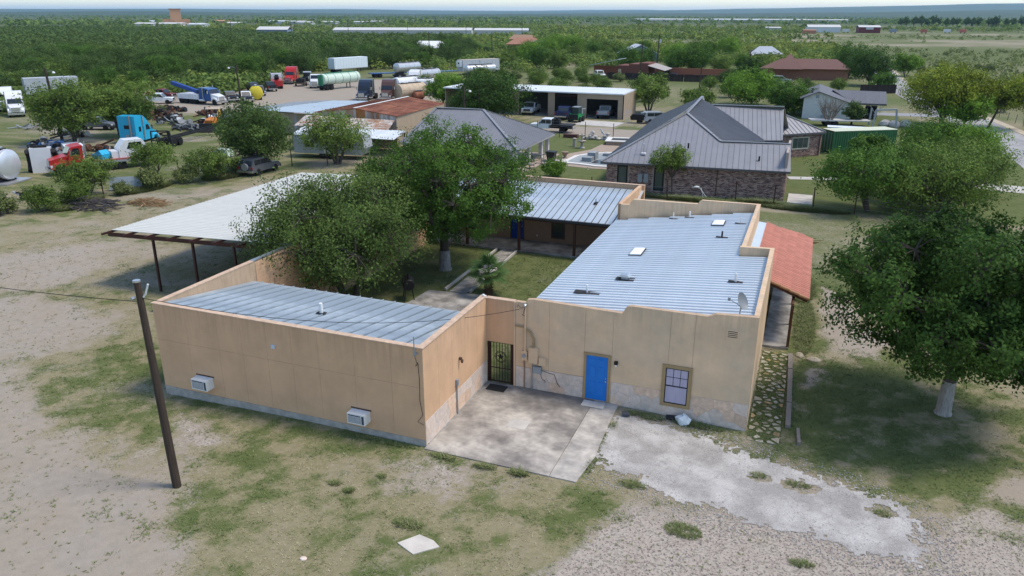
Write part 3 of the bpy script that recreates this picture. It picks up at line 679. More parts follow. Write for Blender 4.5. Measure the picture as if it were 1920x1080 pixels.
B(-12.4, 1.4, 25.02, 25.16, 2.28, 2.5).obj('beam', wood_brown, BW)
for x in (-1.74, -5.70, -9.6):
    B(x - .085, x + .085, 25.0, 25.17, .1, 2.28).obj('post', wood_brown, BW)
PB = lambda x0, z0: (lambda s, z, o: (x0 + s, 27.599 - o, z0 + z))
window(BW, PB(-4.2, .42), 1.02, 1.55, .11, brown_trim, glass_m, muntins=(2, 2))
panel_door(BW, PB(-7.3, .12), 1.05, 2.12, M('deep blue door paint', (.008, .05, .30), .5, var=.1), brown_trim, .08)
window(BW, PB(-10.9, .42), 1.02, 1.55, .11, brown_trim, glass_m, muntins=(2, 2))
B(-5.30, -5.22, 27.585, 27.599, .45, .57).obj('outlet', white_m, BW)

# ---------------------------------------------------------------- things fixed on the compound
def ac_unit(x0, x1, z0, z1, label):
    t = thing('air_conditioner', label, 'air conditioner', (x0, 0, z0), 0, 'air conditioners in the front wall')
    w, h = x1 - x0, z1 - z0
    B(.06, w - .04, -.42, -.001, .03, h - .05).obj('case', white_m, t)
    B(0, w + .02, -.03, -.001, h - .045, h + .0).obj('sleeve', wood_brown, t)
    g = B(.10, w - .22, -.428, -.42, .07, h - .1).obj('grille', M('dark louvre', (.05, .06, .09), .6, var=.2), t)
    for k in range(7): B(.10, w - .22, -.440, -.43, .08 + k * (h - .2) / 7, .08 + k * (h - .2) / 7 + .018).obj('louvre', white_m, g)
    B(w - .18, w - .08, -.428, -.42, .07, h - .1).obj('control_panel', M('dark louvre', (.05, .06, .09)), t)
ac_unit(-10.8, -9.9, .62, 1.16, 'white window air conditioner at the left end of the tan front wall, nearer the pole')
ac_unit(-3.22, -2.34, .58, 1.10, 'white window air conditioner low in the tan front wall, nearer the concrete patio')
tag(B(-6.72, -6.56, -.05, -.001, 3.0, 3.16).obj('junction_box', M('pale blue plastic', (.5, .56, .62), .5)), 'small pale square box high on the tan front wall', 'box')
def vent_pipe(x, y, z, h, label, r=.05, patch=None, mat=None):
    t = thing('vent_pipe', label, 'vent pipe', (x, y, z), 0, 'vent pipes on the roofs')
    MB().cyl((0, 0, -.05), (0, 0, h), r, 10).obj('pipe', mat or pvc, t)
    if patch: B(-patch[0] / 2, patch[0] / 2, -patch[1] / 2, patch[1] / 2, .034, .064).obj('tar_patch', tar, t)
    return t
vent_pipe(-5.9, 2.3, 3.72, .48, 'stubby white vent pipe in the middle of the blue grey front left roof', .075, (.4, .22))
vent_pipe(5.1, 22.6, rz_(5.1), .42, 'thin white vent pipe on the pale roof, left one beside the rear parapet', .035, (.5, .16))
vent_pipe(6.0, 22.95, rz_(6.0), .42, 'white vent pipe against the rear parapet, right of the thin one', .05, (.55, .16))
vent_pipe(9.05, 21.6, rz_(9.0), .42, 'white vent pipe beside the far white skylight', .035, (.6, .15))
vent_pipe(8.39, 18.5, rz_(8.4), .38, 'dark tipped short vent pipe in the right half of the pale roof', .045, (.62, .18), black_m)
vent_pipe(9.85, 10.9, rz_(9.85), .46, 'white vent pipe with black patch left of the step in the right parapet', .05, (.62, .3))
vent_pipe(3.75, 8.55, rz_(3.7), .42, 'white vent pipe on the wide black patch near the front left roof corner', .04, (1.15, .42))
def skylight(x, y, w, l, label):
    t = thing('skylight', label, 'skylight', (x, y, rz_(x)), 0, 'white skylights on the pale roof'); t.rotation_euler = (0, -math.atan(.085), 0)
    B(-w / 2 - .05, w / 2 + .05, -l / 2 - .05, l / 2 + .05, .034, .075).obj('curb', tar, t)
    d = MB(); a, b = w / 2, l / 2
    vs = [(sx * a, sy * b, .075) for sx, sy in ((-1, -1), (1, -1), (1, 1), (-1, 1))] + [(sx * a, sy * b, .12) for sx, sy in ((-1, -1), (1, -1), (1, 1), (-1, 1))] + [(sx * (a - .12), sy * (b - .12), .16) for sx, sy in ((-1, -1), (1, -1), (1, 1), (-1, 1))]
    d.add(vs, [(0, 1, 5, 4), (1, 2, 6, 5), (2, 3, 7, 6), (3, 0, 4, 7), (4, 5, 9, 8), (5, 6, 10, 9), (6, 7, 11, 10), (7, 4, 8, 11), (8, 9, 10, 11)]); d.obj('dome', M('white acrylic', (.85, .87, .88), .35, var=.03), t)
skylight(4.55, 15.2, .56, 1.2, 'white domed skylight in the middle of the pale roof')
skylight(7.85, 21.55, .62, 1.0, 'white domed skylight near the rear parapet')
hv = thing('roof_vent', 'low square hooded exhaust vent with black flange on the pale roof', 'roof vent', (4.96, 10.7, rz_(4.96)))
B(-.42, .42, -.2, .2, .034, .066).obj('flange', tar, hv); MB().box(-.16, .16, -.14, .14, .066, .2).obj('neck', grey_m, hv)
MB().prism([(-.24, .2), (.24, .2), (.14, .3), (-.14, .3)], -.22, .22, 'y').obj('hood', silver, hv)
vt = MB().plate([(-3.2, 27.35, 0), (-2.95, 27.35, 0), (-2.95, 27.9, .1), (-3.2, 27.9, .1)], .03)
rv = thing('vent_pipe', 'small dark vent boot on the rear wing roof', 'vent pipe', (-1.1, 27.9, 2.6 + 3.05 * bs), 0, 'vent pipes on the roofs')
B(-.1, .1, -.24, .24, -.02, .09).obj('boot', tar, rv); MB().cyl((0, 0, 0), (0, 0, .35), .03, 8).obj('pipe', grey_m, rv)
# satellite dish
sdh = thing('satellite_dish', 'grey satellite dish on a post at the front right corner of the pale roof', 'satellite dish', (10.42, 6.62, rz_(10.4)))
MB().cyl((0, 0, 0), (.03, 0, .42), .03, 8).obj('post', silver, sdh)
di = MB().lathe((0, 0, 0), [(.02, 0), (.18, .02), (.33, .07), (.42, .13), (.425, .125), (.33, .06), (.18, .01), (.02, -.012)], 24)
di.xf(Matrix.Translation((0, 0, .66)) @ Matrix.Rotation(R(-25), 4, 'Z') @ Matrix.Rotation(R(62), 4, 'Y') @ Matrix.Diagonal((.84, .72, .84, 1))); di.obj('dish', M('grey dish paint', (.21, .235, .25), .5, var=.08), sdh, True)
MB().beam((.03, 0, .42), (.0, 0, .62), .05).obj('bracket', silver, sdh)
arm = MB(); arm.tube([(.05, 0, .42), (-.1, .1, .50), (-.42, .18, .62)], .018, 6); arm.box(-.5, -.4, .14, .22, .58, .70); arm.obj('feed_arm', grey_m, sdh)
# front wall fittings
lv = thing('wall_vent', 'tan louvred vent high on the right end of the sand wall', 'vent', (10.08, 5.94, 3.7))
B(0, .44, -.03, -.001, 0, .38).obj('frame', stucco_r, lv)
for k in range(4): MB().box(.04, .40, -.034, -.03, .06 + k * .075, .09 + k * .075).obj('slot', tar, lv)
wl = thing('wall_light', 'small black wall light right of the blue front door', 'wall light', (5.82, 5.94, 1.85)); B(-.07, .07, -.12, -.001, 0, .14).obj('bracket', black_m, wl); MB().lathe((0, -.08, -.1), [(.03, 0), (.05, .03), (.045, .1)], 10).obj('bulb', white_m, wl)
w2 = thing('wall_light', 'small dark wall light on the tan side wall above the patio', 'wall light', (0, 3.08, 2.31)); B(.001, .12, -.05, .05, .0, .1).obj('bracket', brown_trim, w2); MB().lathe((.13, 0, -.13), [(.03, 0), (.055, .04), (.06, .14)], 10).obj('lamp_shade', brown_trim, w2)
cd = thing('conduit', 'grey capped conduit pipe standing against the stone band of the left wing', 'pipe', (.05, 2.72, .0)); MB().cyl((0, 0, .02), (0, 0, 1.4), .03, 8).obj('pipe', grey_m, cd); B(-.05, .06, -.06, .06, 1.32, 1.58).obj('cap', grey_m, cd)
ms = thing('service_mast', 'tan electric service mast with weatherhead beside the gate', 'mast', (1.82, 5.86, 0)); MB().cyl((0, 0, 1.7), (0, 0, 3.85), .04, 10).obj('pipe', stucco_r, ms); MB().ball((0, -.02, 3.92), .08, 10, 6, (1, 1.2, 1)).obj('weatherhead', silver, ms)
wl_ = MB(); wl_.tube([(0, -.05, 3.9), (-.15, -.12, 3.8), (-.3, -.1, 3.95), (-.35, -.05, 3.8)], .012, 5); wl_.tube([(0, -.05, 3.88), (-.04, -.1, 3.6), (-.1, -.08, 3.5), (-.02, -.03, 3.45)], .012, 5); wl_.obj('loop_wire', black_m, ms)
mt = thing('electric_meter', 'tan meter box with round grey dial beside the gate', 'meter', (1.66, 5.94, 1.38)); B(0, .26, -.12, -.001, 0, .42).obj('box', stucco_r, mt); MB().cyl((.13, -.12, .22), (.13, -.19, .22), .085, 16).obj('dial', grey_m, mt)
def ebox(x0, x1, z0, z1, m, label, d=.14):
    t = thing('electric_box', label, 'electric box', (x0, 5.94, z0)); B(0, x1 - x0, -d, -.001, 0, z1 - z0).obj('case', m, t); B(.015, x1 - x0 - .015, -d - .015, -d - .001, .015, z1 - z0 - .015).obj('lid', m, t)
ebox(2.0, 2.42, 1.30, 2.03, stucco_r, 'tall tan electric panel right of the round meter')
ebox(2.46, 2.78, 1.26, 1.62, stucco_r, 'small tan electric box right of the tall panel')
ebox(2.21, 2.58, .86, 1.18, grey_m, 'grey utility box below the tan electric boxes', .16)
c2 = MB(); c2.tube([(1.36, 5.88, 2.93), (1.75, 5.88, 2.9), (2.05, 5.88, 2.72), (2.2, 5.88, 2.4), (2.21, 5.88, 2.03)], .045, 8); tag(c2.obj('bent_conduit', trim_m, smooth=True), 'curved tan conduit bending down into the tall electric panel', 'pipe')
tag(MB().cyl((2.14, 5.87, .0), (2.14, 5.87, 1.3), .035, 8).obj('conduit', silver), 'grey conduit running down from the tall electric panel to the slab', 'pipe')
c3 = MB(); c3.tube([(2.58, 5.92, .98), (2.9, 5.91, .92), (3.15, 5.90, .9), (3.3, 5.9, .5), (3.42, 5.9, .35)], .012, 5); c3.tube([(2.5, 5.92, .86), (2.6, 5.9, .6), (2.75, 5.9, .5), (2.7, 5.9, .42)], .01, 5); tag(c3.obj('loose_cable', brown_trim), 'loose brown cable hanging over the stone band beside the grey box', 'cable')
c4 = MB(); c4.tube([(1.78, 5.90, 0), (1.79, 5.9, .7), (1.77, 5.9, 1.4)], .03, 6); tag(c4.obj('conduit', M('rusty tan pipe', (.30, .19, .12), .8)), 'rust stained pipe running down from the meter', 'pipe')
an = thing('antenna', 'small antenna mast clamped to the corner of the left wing with a dangling cable', 'antenna', (-.3, -.06, 3.75)); MB().cyl((0, 0, 0), (0, 0, .78), .022, 8).obj('mast', grey_m, an); MB().tube([(0, -.0, .70), (-.06, -.06, .7), (-.09, -.06, .62), (-.06, -.06, .55)], .012, 6).obj('loop', silver, an); MB().beam((0, 0, .08), (.12, .05, .12), .05).obj('bracket', grey_m, an)
MB().tube([(0, 0, .02), (.05, 0, -.12), (.1, 0, -.32), (.02, 0, -.4), (.1, .04, -.25), (.14, .04, -.9), (.12, .04, -1.8), (.22, .04, -2.4), (.0, .03, -2.72), (.25, .03, -2.8)], .009, 5).obj('cable', black_m, an)
tag(MB().tube([(.0, 5.85, 4.02), (-.02, 5.8, 4.12), (-.1, 5.75, 4.18)], .05, 8).obj('corner_light', white_m), 'small white light on the parapet corner above the gate', 'light')
# wrapped bundle and blocks at the wall foot
bd = MB(); bd.ball((8.75, 5.6, -.0), .3, 8, 5, (1, .7, .9)); v = bd.v; rs = random.Random(5); bd.v = [(x + rs.uniform(-.06, .06), y + rs.uniform(-.05, .05), z + rs.uniform(-.07, .07)) for x, y, z in v]
tag(bd.obj('plastic_bag', M('pale plastic', (.62, .68, .70), .35, var=.15, scale=9)), 'crumpled pale plastic bag on the grass below the front window', 'bag')
tag(MB().box(8.05, 8.45, 5.62, 5.9, -.15, -.02, .2).obj('dark_block', tar), 'dark flat block at the wall foot below the front window', 'block')
tag(MB().box(6.35, 6.65, 5.05, 5.3, .0, .10, .3).obj('dark_block', M('dark slate', (.06, .065, .08), .8)), 'dark slate block lying in the grass right of the blue door', 'block')

# ---------------------------------------------------------------- open carport
CP = thing('carport', 'open steel carport with a wide white ribbed roof left of the courtyard trees', 'carport')
zc = lambda x: 3.44 + (x + 25.55) * .034
panels(CP, (-25.6, 9.75, zc(-25.6)), (0, 1, 0), (1, 0, .034), 20, .93, 12.85, white_metal, rib=(.09, .02), t=.02, ribs=3)
MB().beam((-25.9, 9.72, zc(-25.9) - .28), (-13.2, 9.72, zc(-13.2) - .28), .1, .22).obj('beam', brown_steel, CP)
MB().beam((-25.9, 18.5, zc(-25.9) - .28), (-13.2, 18.5, zc(-13.2) - .28), .1, .22).obj('beam', brown_steel, CP)
MB().beam((-25.9, 27.8, zc(-25.9) - .28), (-13.2, 27.8, zc(-13.2) - .28), .1, .22).obj('beam', brown_steel, CP)
for k in range(8):
    x = -25.6 + k * 1.62
    MB().beam((x, 9.0, zc(x) - .09), (x, 28.2, zc(x) - .09), .06, .13).obj('rafter', brown_steel, CP)
for x in (-22.5, -19.6, -16.7, -13.8):
    for y in (9.72, 18.5, 27.8):
        MB().box(x - .06, x + .06, y - .06, y + .06, 0, zc(x) - .38).obj('post', brown_steel, CP)
rs = random.Random(11)
rl = MB()
for k in range(9):
    x, y = -20 + rs.random() * 6, 10 + rs.random() * 4; rl.beam((x, y, .06), (x + rs.uniform(-1.5, 1.5), y + rs.uniform(-.6, .6), .1), .05)
tag(rl.obj('scrap_lumber', M('grey lumber', (.26, .24, .22), .9, var=.2)), 'loose grey lumber scattered on the ground under the carport', 'lumber')
def odd(x, y, label, cat, name, f): 
    t = f(); o = t[0].obj(name, t[1]); o.location = (x, y, 0); return tag(o, label, cat)
odd(-15.3, 9.5, 'dark push mower parked under the carport behind the parapet', 'mower', 'lawn_mower', lambda: (MB().box(-.4, .4, -.3, .3, .15, .35).box(-.2, .25, -.2, .2, .35, .65).lathe((-.35, -.33, .16), [(.16, -.05), (.16, .05)], 12, 'y').lathe((-.35, .33, .16), [(.16, -.05), (.16, .05)], 12, 'y').lathe((.35, -.33, .16), [(.16, -.05), (.16, .05)], 12, 'y').lathe((.35, .33, .16), [(.16, -.05), (.16, .05)], 12, 'y').tube([(.35, -.2, .3), (1.0, -.2, .95), (1.0, .2, .95), (.35, .2, .3)], .02, 6), black_m))
odd(-16.9, 8.2, 'grey barrow with handles near the first carport posts', 'barrow', 'wheelbarrow', lambda: (MB().prism([(-.5, .35), (.4, .35), (.55, .65), (-.6, .65)], -.3, .3, 'y').lathe((-.65, 0, .2), [(.2, -.05), (.2, .05)], 12, 'y').beam((-.65, .15, .25), (.9, .28, .5), .04).beam((-.65, -.15, .25), (.9, -.28, .5), .04).beam((.3, .25, .4), (.3, .25, 0), .03).beam((.3, -.25, .4), (.3, -.25, 0), .03), M('grey barrow', (.2, .22, .24), .6)))
odd(-20.3, 7.2, 'pale concrete block standing by the carport post', 'block', 'concrete_block', lambda: (MB().box(-.1, .1, -.2, .2, 0, .4).box(.12, .3, -.2, .2, 0, .18), M('pale block', (.5, .48, .44), .9)))
# courtyard
pad = MB().prism([(-8.15, 9.0), (-4.2, 8.6), (-4.55, 15.8), (-7.75, 15.45)], -.2, .12).obj('courtyard_pad', conc_grey, kind='structure')
wk = MB().prism([(-6.55, 15.75), (-5.5, 15.80), (-5.95, 24.9), (-6.85, 24.9)], -.2, .10).obj('courtyard_walk', conc_grey, kind='structure')
for a, b in (((-6.9, 15.9), (-7.15, 24.6)), ((-5.35, 16.0), (-5.7, 24.6))): MB().beam((*a, .12), (*b, .12), .1, .16).obj('path_edge', conc_clean, wk)
bq = thing('barrel_grill', 'black barrel barbecue on splayed legs at the courtyard pad', 'grill', (-8.25, 13.9, .0), R(-58))
dr = MB().lathe((0, 0, 1.0), [(.02, -.5), (.3, -.49), (.33, -.46), (.33, .46), (.3, .49), (.02, .5)], 16, 'x'); dr.obj('drum', black_m, bq, True)
for sx in (-1, 1):
    for sy in (-1, 1): MB().beam((sx * .35, sy * .15, .85), (sx * .5, sy * .3, 0), .05).obj('leg', black_m, bq)
MB().cyl((.3, 0, 1.25), (.3, 0, 1.65), .06, 10).obj('chimney', black_m, bq); MB().beam((-.3, -.38, 1.1), (.3, -.38, 1.1), .03).obj('handle', black_m, bq)

# ---------------------------------------------------------------- flagstone path, timbers and stray stones
fp = B(11.25, 12.5, 5.5, 13.9, -.6, -.4).obj('flagstone_path', M('path soil', (.16, .13, .09), .95), kind='structure')
fm = [M('flag tan', (.34, .30, .22), .9, var=.2, scale=6, bump=.5, rnd=.25), M('flag cream', (.40, .37, .30), .9, var=.2, scale=6, bump=.5, rnd=.2), M('flag ochre', (.36, .255, .135), .9, var=.2, scale=6, bump=.5, rnd=.15)]
rs = random.Random(21)
for poly in voronoi(11.28, 12.48, 5.3, 13.9, .36, .24, .10, rs):
    if rs.random() < .16: continue
    cx = sum(p[0] for p in poly) / len(poly); cy = sum(p[1] for p in poly) / len(poly); s_ = rs.uniform(.7, 1.0)
    if cy < 6.0 and rs.random() < .4: continue
    z = gzs(cx, cy); poly = [(cx + (x - cx) * s_, cy + (y - cy) * s_) for x, y in poly]
    MB().prism(poly, z - .05, z + rs.uniform(.02, .045)).obj('flagstone', rs.choices(fm, (5, 4, 2))[0], fp)
tm = M('weathered timber', (.22, .19, .165), .9, var=.25, scale=9, stretch=(4, .4, 1))
for i, (a, b, lb) in enumerate((((12.60, 12.05), (12.55, 13.75), 'weathered grey timber edging the flagstones, nearest the tiled porch'), ((12.70, 8.75), (12.61, 11.98), 'long weathered grey timber in the middle of the flagstone edging'), ((12.74, 6.75), (12.70, 8.68), 'weathered grey timber edging the flagstones, nearest the drive'), ((13.2, 5.55), (13.12, 6.65), 'thin half buried timber beyond the near end of the edging'))):
    z = gzs(*a); tag(MB().beam((*a, z + .07), (*b, gzs(*b) + .07), .2 if i < 3 else .12, .16).obj('timber', tm), lb, 'timber', 'timbers edging the flagstone path')
def boulder(x, y, rx, ry, rz, label, mat, seed, name='stone', cat='stone', group=None, z=None):
    b = MB().ball((0, 0, 0), 1, 10, 6); rs = random.Random(seed); b.v = [(p[0] * rx * rs.uniform(.82, 1.1), p[1] * ry * rs.uniform(.82, 1.1), p[2] * rz * rs.uniform(.85, 1.1)) for p in b.v]
    o = b.obj(name, mat); o.location = (x, y, (gzs(x, y) if z is None else z) + rz * .2); return tag(o, label, cat, group)
boulder(12.95, 14.0, .20, .36, .09, 'flat tan stone in the grass nearest the tiled porch corner', fm[0], 1)
boulder(13.62, 13.65, .36, .30, .09, 'flat tan stone in the dirt right of the smaller one by the porch', fm[0], 2)
slabm = M('pale stone slab', (.52, .48, .42), .9, var=.15, bump=.4)
tag(MB().prism([(1.75, -5.35), (2.45, -5.65), (3.05, -5.05), (2.75, -4.85), (2.2, -4.75)], -.03, .035).obj('stone_slab', slabm), 'broken pale slab lying flat in the dry front grass', 'slab')
boulder(-.55, -7.0, .12, .1, .04, 'small pinkish stone lying in the dry front grass', stone_ms[0], 4)
# ================================================================== the neighbours
seam_grey = M('charcoal grey standing seam', (.25, .25, .26), .45, .3, var=.08, scale=.8, rnd=.03)
corr_white = M('white corrugated', (.62, .65, .66), .5, .1, var=.1, scale=1., rnd=.05)
tan_clad = M('tan metal cladding', (.36, .28, .20), .6, var=.08, scale=1, rnd=.02)
fascia_grey = M('grey fascia', (.09, .09, .095), .5, var=.1)
rust_roof = M('rusted roof metal', (.16, .052, .028), .85, .1, var=.3, scale=2.5, col2=(.27, .11, .06), mixscale=.7, amt=.5, rnd=.18, stretch=(1, .25, 1))
rusty_white = M('rust streaked white cladding', (.50, .49, .47), .7, .1, var=.15, scale=2, col2=(.30, .16, .08), mixscale=.9, amt=.42, rnd=.15, stretch=(1.2, 1.2, .25))
shingle = M('grey shingle', (.13, .135, .15), .9, var=.2, scale=3, rnd=.05, bump=.4, bscale=14)
brown_shingle = M('brown shingle', (.155, .085, .07), .9, var=.2, scale=3, bump=.4, bscale=14)
red_wall = M('red brown wall', (.15, .058, .042), .9, var=.15, scale=1)
white_wall = M('white painted wall', (.56, .56, .53), .85, var=.08)
def brick_mat():
    m = bpy.data.materials.new('brick'); m.use_nodes = True; n = m.node_tree.nodes; L = m.node_tree.links; b = n['Principled BSDF']
    a = n.new('ShaderNodeAttribute'); a.attribute_name = 'v'; r = n.new('ShaderNodeValToRGB'); L.new(a.outputs['Fac'], r.inputs[0]); r.color_ramp.interpolation = 'LINEAR'
    e = r.color_ramp.elements; e[0].position = 0; e[0].color = (.045, .033, .035, 1); e[1].position = 1; e[1].color = (.52, .40, .33, 1)
    for p, c in ((.22, (.15, .10, .092)), (.45, (.28, .175, .15)), (.75, (.38, .26, .215))): q = e.new(p); q.color = (*c, 1)
    L.new(r.outputs[0], b.inputs['Base Color']); b.inputs['Roughness'].default_value = .92; b.inputs['Specular IOR Level'].default_value = .2; return m
brickm = brick_mat(); mortar_b = M('brick mortar', (.36, .31, .27), .95, var=.15)
def bricks(parent, place, w, h, holes=(), bw=.25, bh=.085, soldier=False):
    rs = np.random.default_rng(int(w * 100)); V, F, vv = [], [], []
    rows = int(h / bh)
    for j in range(rows):
        last = soldier and j >= rows - 2
        step = bw if not last else .1
        off = (j % 2) * bw / 2
        for i in range(-1, int(w / step) + 1):
            x0, x1 = max(0, i * step + off + .006), min(w, (i + 1) * step + off - .006)
            z0, z1 = j * bh + .006, (j + 1) * bh - .006
            if x1 - x0 < .03: continue
            if any(x1 > a and x0 < b and z1 > c and z0 < d for a, b, c, d in holes): continue
            o = .008 + rs.random() * .01; k = len(V)
            V += [place(x, z, q) for q in (0, o) for x, z in ((x0, z0), (x1, z0), (x1, z1), (x0, z1))]
            F += [(k + 4, k + 5, k + 6, k + 7), (k, k + 1, k + 5, k + 4), (k + 1, k + 2, k + 6, k + 5), (k + 2, k + 3, k + 7, k + 6), (k + 3, k, k + 4, k + 7)]
            vv += [float(np.clip(rs.beta(1.6, 1.8), 0, 1))] * 5
    return soup('brick_face', np.array(V), np.array(F), brickm, parent, 'stuff', vv)
def seam_roof(parent, poly, a, sp, mat, rib=(.03, .045), t=.04, name='roof_panel', maxn=300):
    P = [Vector(p) for p in poly]; a = Vector(a).normalized(); nr = Vector((0, 0, 0))
    for i in range(len(P)): nr += P[i].cross(P[(i + 1) % len(P)])
    nr.normalize()
    if nr.z < 0: nr = -nr
    a = (a - nr * a.dot(nr)).normalized(); u = nr.cross(a); o = P[0]
    p2 = [((p - o).dot(a), (p - o).dot(u)) for p in P]; lo, hi = min(p[0] for p in p2), max(p[0] for p in p2)
    n = max(1, int(round((hi - lo) / sp))); sp = (hi - lo) / n; tp = lambda q, h=0: o + a * q[0] + u * q[1] + nr * h
    for i in range(n):
        s0 = lo + i * sp; q = clip(p2, s0 + .002, 0, -1, 0); q = clip(q, s0 + sp - .004, 0, 1, 0) if len(q) > 2 else q
        if len(q) < 3: continue
        mb = MB().plate([tp(x) for x in q], t)
        if rib:
            e = [x[1] for x in clip(q, s0 + .03, 0, 1, 0)]
            if len(e) > 1 and max(e) - min(e) > .15:
                b0, b1 = tp((s0 + rib[0], min(e)), rib[1] / 2 + .002), tp((s0 + rib[0], max(e)), rib[1] / 2 + .002)
                mb.beam(b0, b1, rib[0], rib[1])
        mb.obj(name, mat, parent)
def capbar(parent, a, b, mat, w=.28, h=.05, name='ridge_cap'): MB().beam((a[0], a[1], a[2] + .05), (b[0], b[1], b[2] + .05), w, h).obj(name, mat, parent)

# ---------------------------------------------------------------- brick house with grey hip roofs
BH = thing('brick_house', 'brick house with big charcoal grey standing seam hip roofs beyond the compound', 'house')
FL, FR = (-5.45, 45.6, 2.75), (10.95, 47.05, 2.75); R2 = (.7, 54.22, 6.43); AP = (.72, 64.4, 7.05); BLc = (-6.6, 78.5, 2.75)
VP_, HR = (4.6, 50.25, 4.48), (10.6, 50.95, 4.5)
seam_roof(BH, [FL, FR, HR, VP_, R2], Vector(FR) - Vector(FL), .48, seam_grey)
seam_roof(BH, [FL, R2, AP, BLc], Vector(BLc) - Vector(FL), .5, seam_grey)
seam_roof(BH, [R2, VP_, (8.6, 60.6, 3.5), (1.3, 64.3, 6.25), AP], (1, 10, 0), .3, seam_grey)
seam_roof(BH, [(1.0, 64.2, 6.22), (9.2, 65.25, 6.22), (9.6, 59.9, 3.52), (5.6, 58.4, 3.52)], (1, .13, 0), .45, seam_grey)
MB().plate([(1.0, 64.3, 6.2), (9.2, 65.3, 6.2), (9.8, 72, 3.0), (.9, 72, 3.0)], .05).obj('roof', seam_grey, BH)
MB().plate([HR, VP_, (5.2, 54.5, 2.8), (10.6, 55.2, 2.8)], .05).obj('roof', seam_grey, BH)
seam_roof(BH, [(8.3, 73.6, 4.75), (13.75, 73.6, 2.75), (9.05, 69.4, 2.75)], (4.7, 4.2, 0), .55, seam_grey)
MB().plate([(8.3, 73.6, 4.75), (13.75, 73.65, 2.75), (9, 80, 2.75)], .05).obj('roof', seam_grey, BH)
for a, b in ((FL, R2), (R2, VP_), (R2, AP), (VP_, HR), (AP, (1.0, 64.2, 6.22)), ((1.0, 64.2, 6.22), (9.2, 65.25, 6.22)), ((8.3, 73.6, 4.75), (13.75, 73.6, 2.75))): capbar(BH, a, b, M('ridge metal', (.25, .255, .265), .45, .3, var=.05))
fa = Vector(FL) - Vector((0, 0, .1)); fb = Vector(FR) - Vector((0, 0, .1)); MB().beam(fa, fb, .12, .16).obj('gutter', fascia_grey, BH)
MB().beam((-5.45, 45.7, 2.62), (-6.6, 78.4, 2.62), .1, .16).obj('gutter', fascia_grey, BH)
MB().beam((5.6, 58.35, 3.4), (9.6, 59.85, 3.4), .12, .2).obj('gutter', fascia_grey, BH)
MB().beam((9.05, 69.3, 2.64), (13.8, 73.5, 2.64), .12, .16).obj('gutter', fascia_grey, BH)
# walls
fd = (Vector((10.6, 47.45, 0)) - Vector((-5.0, 46.1, 0))); fw = fd.length; fd.normalize(); fn = Vector((fd.y, -fd.x, 0))
o0 = Vector((-5.0, 46.1, 0)); PH = lambda s, z, o: tuple(o0 + fd * s + Vector((0, 0, z)) + fn * o)
def wallbox(mb, o, d, L, n, t, z0, z1):
    vs = [Vector(o) + d * s - n * k + Vector((0, 0, z)) for z in (z0, z1) for s, k in ((0, 0), (L, 0), (L, t), (0, t))]
    return mb.add(vs, [(3, 2, 1, 0), (4, 5, 6, 7), (0, 1, 5, 4), (1, 2, 6, 5), (2, 3, 7, 6), (3, 0, 4, 7)])
wallbox(MB(), o0, fd, fw, fn, .25, -.2, 2.62).obj('wall', mortar_b, BH)
wn = [(1.0, 1.95, .55, 2.45), (4.35, 5.25, .3, 2.4)]
bricks(BH, PH, fw, 2.6, wn, soldier=True)
for a, b, c, d in wn: window(BH, (lambda s, z, o, a=a, c=c: PH(a + s, c + z, o)), b - a, d - c, .09, black_m, M('green glass', (.05, .075, .07), .1, spec=.6), muntins=(0, 0), sash=False)
# right side wall, then the recessed wing and its triple window
sd = (Vector((10.55, 54.8, 0)) - Vector((10.6, 47.45, 0))); sl_ = sd.length; sd.normalize(); sn = Vector((sd.y, -sd.x, 0)); o1 = Vector((10.6, 47.46, 0))
wallbox(MB(), o1, sd, sl_, sn, .2, -.2, 4.3).obj('wall', mortar_b, BH); bricks(BH, lambda s, z, o: tuple(o1 + sd * s + Vector((0, 0, z)) + sn * o), sl_, 4.2)
wallbox(MB(), Vector((5.4, 58.8, 0)), Vector((.94, .34, 0)).normalized(), 4.4, Vector((.34, -.94, 0)).normalized(), .2, 0, 3.35).obj('wall', M('brick brown', (.19, .125, .105), .9, var=.3, scale=8), BH)
td = (Vector((13.4, 73.6, 0)) - Vector((9.3, 69.95, 0))); tl_ = td.length; td.normalize(); tn = Vector((td.y, -td.x, 0)); o2 = Vector((9.3, 69.95, 0)); PT = lambda s, z, o: tuple(o2 + td * s + Vector((0, 0, z)) + tn * o)
wallbox(MB(), o2, td, tl_, tn, .2, -.2, 2.62).obj('wall', mortar_b, BH); bricks(BH, PT, tl_, 2.6, [(1.3, 3.7, .9, 2.3)], soldier=False)
tw = window(BH, lambda s, z, o: PT(1.3 + s, .9 + z, o), 2.4, 1.4, .1, M('cream trim', (.50, .45, .36), .7), M('green glass', (.05, .075, .07), .1), muntins=(3, 1), sash=False, framem=M('cream trim', (.5, .45, .36)))
wallbox(MB(), Vector((13.4, 73.6, 0)), Vector((-.5, .86, 0)), 6, Vector((.86, .5, 0)), .2, 0, 2.62).obj('wall', M('brick brown', (.19, .125, .105)), BH)
wallbox(MB(), Vector((-5.0, 46.2, 0)), Vector((-.035, 1, 0)), 32, Vector((-1, -.035, 0)), .2, 0, 2.62).obj('wall', M('brick brown', (.19, .125, .105)), BH)
MB().tube([PH(9.9, 2.6, .06), PH(9.9, .1, .06)], .05, 6).obj('downspout', brown_trim, BH); MB().tube([PT(tl_ - .25, 2.6, .06), PT(tl_ - .25, .05, .06)], .05, 6).obj('downspout', brown_trim, BH)
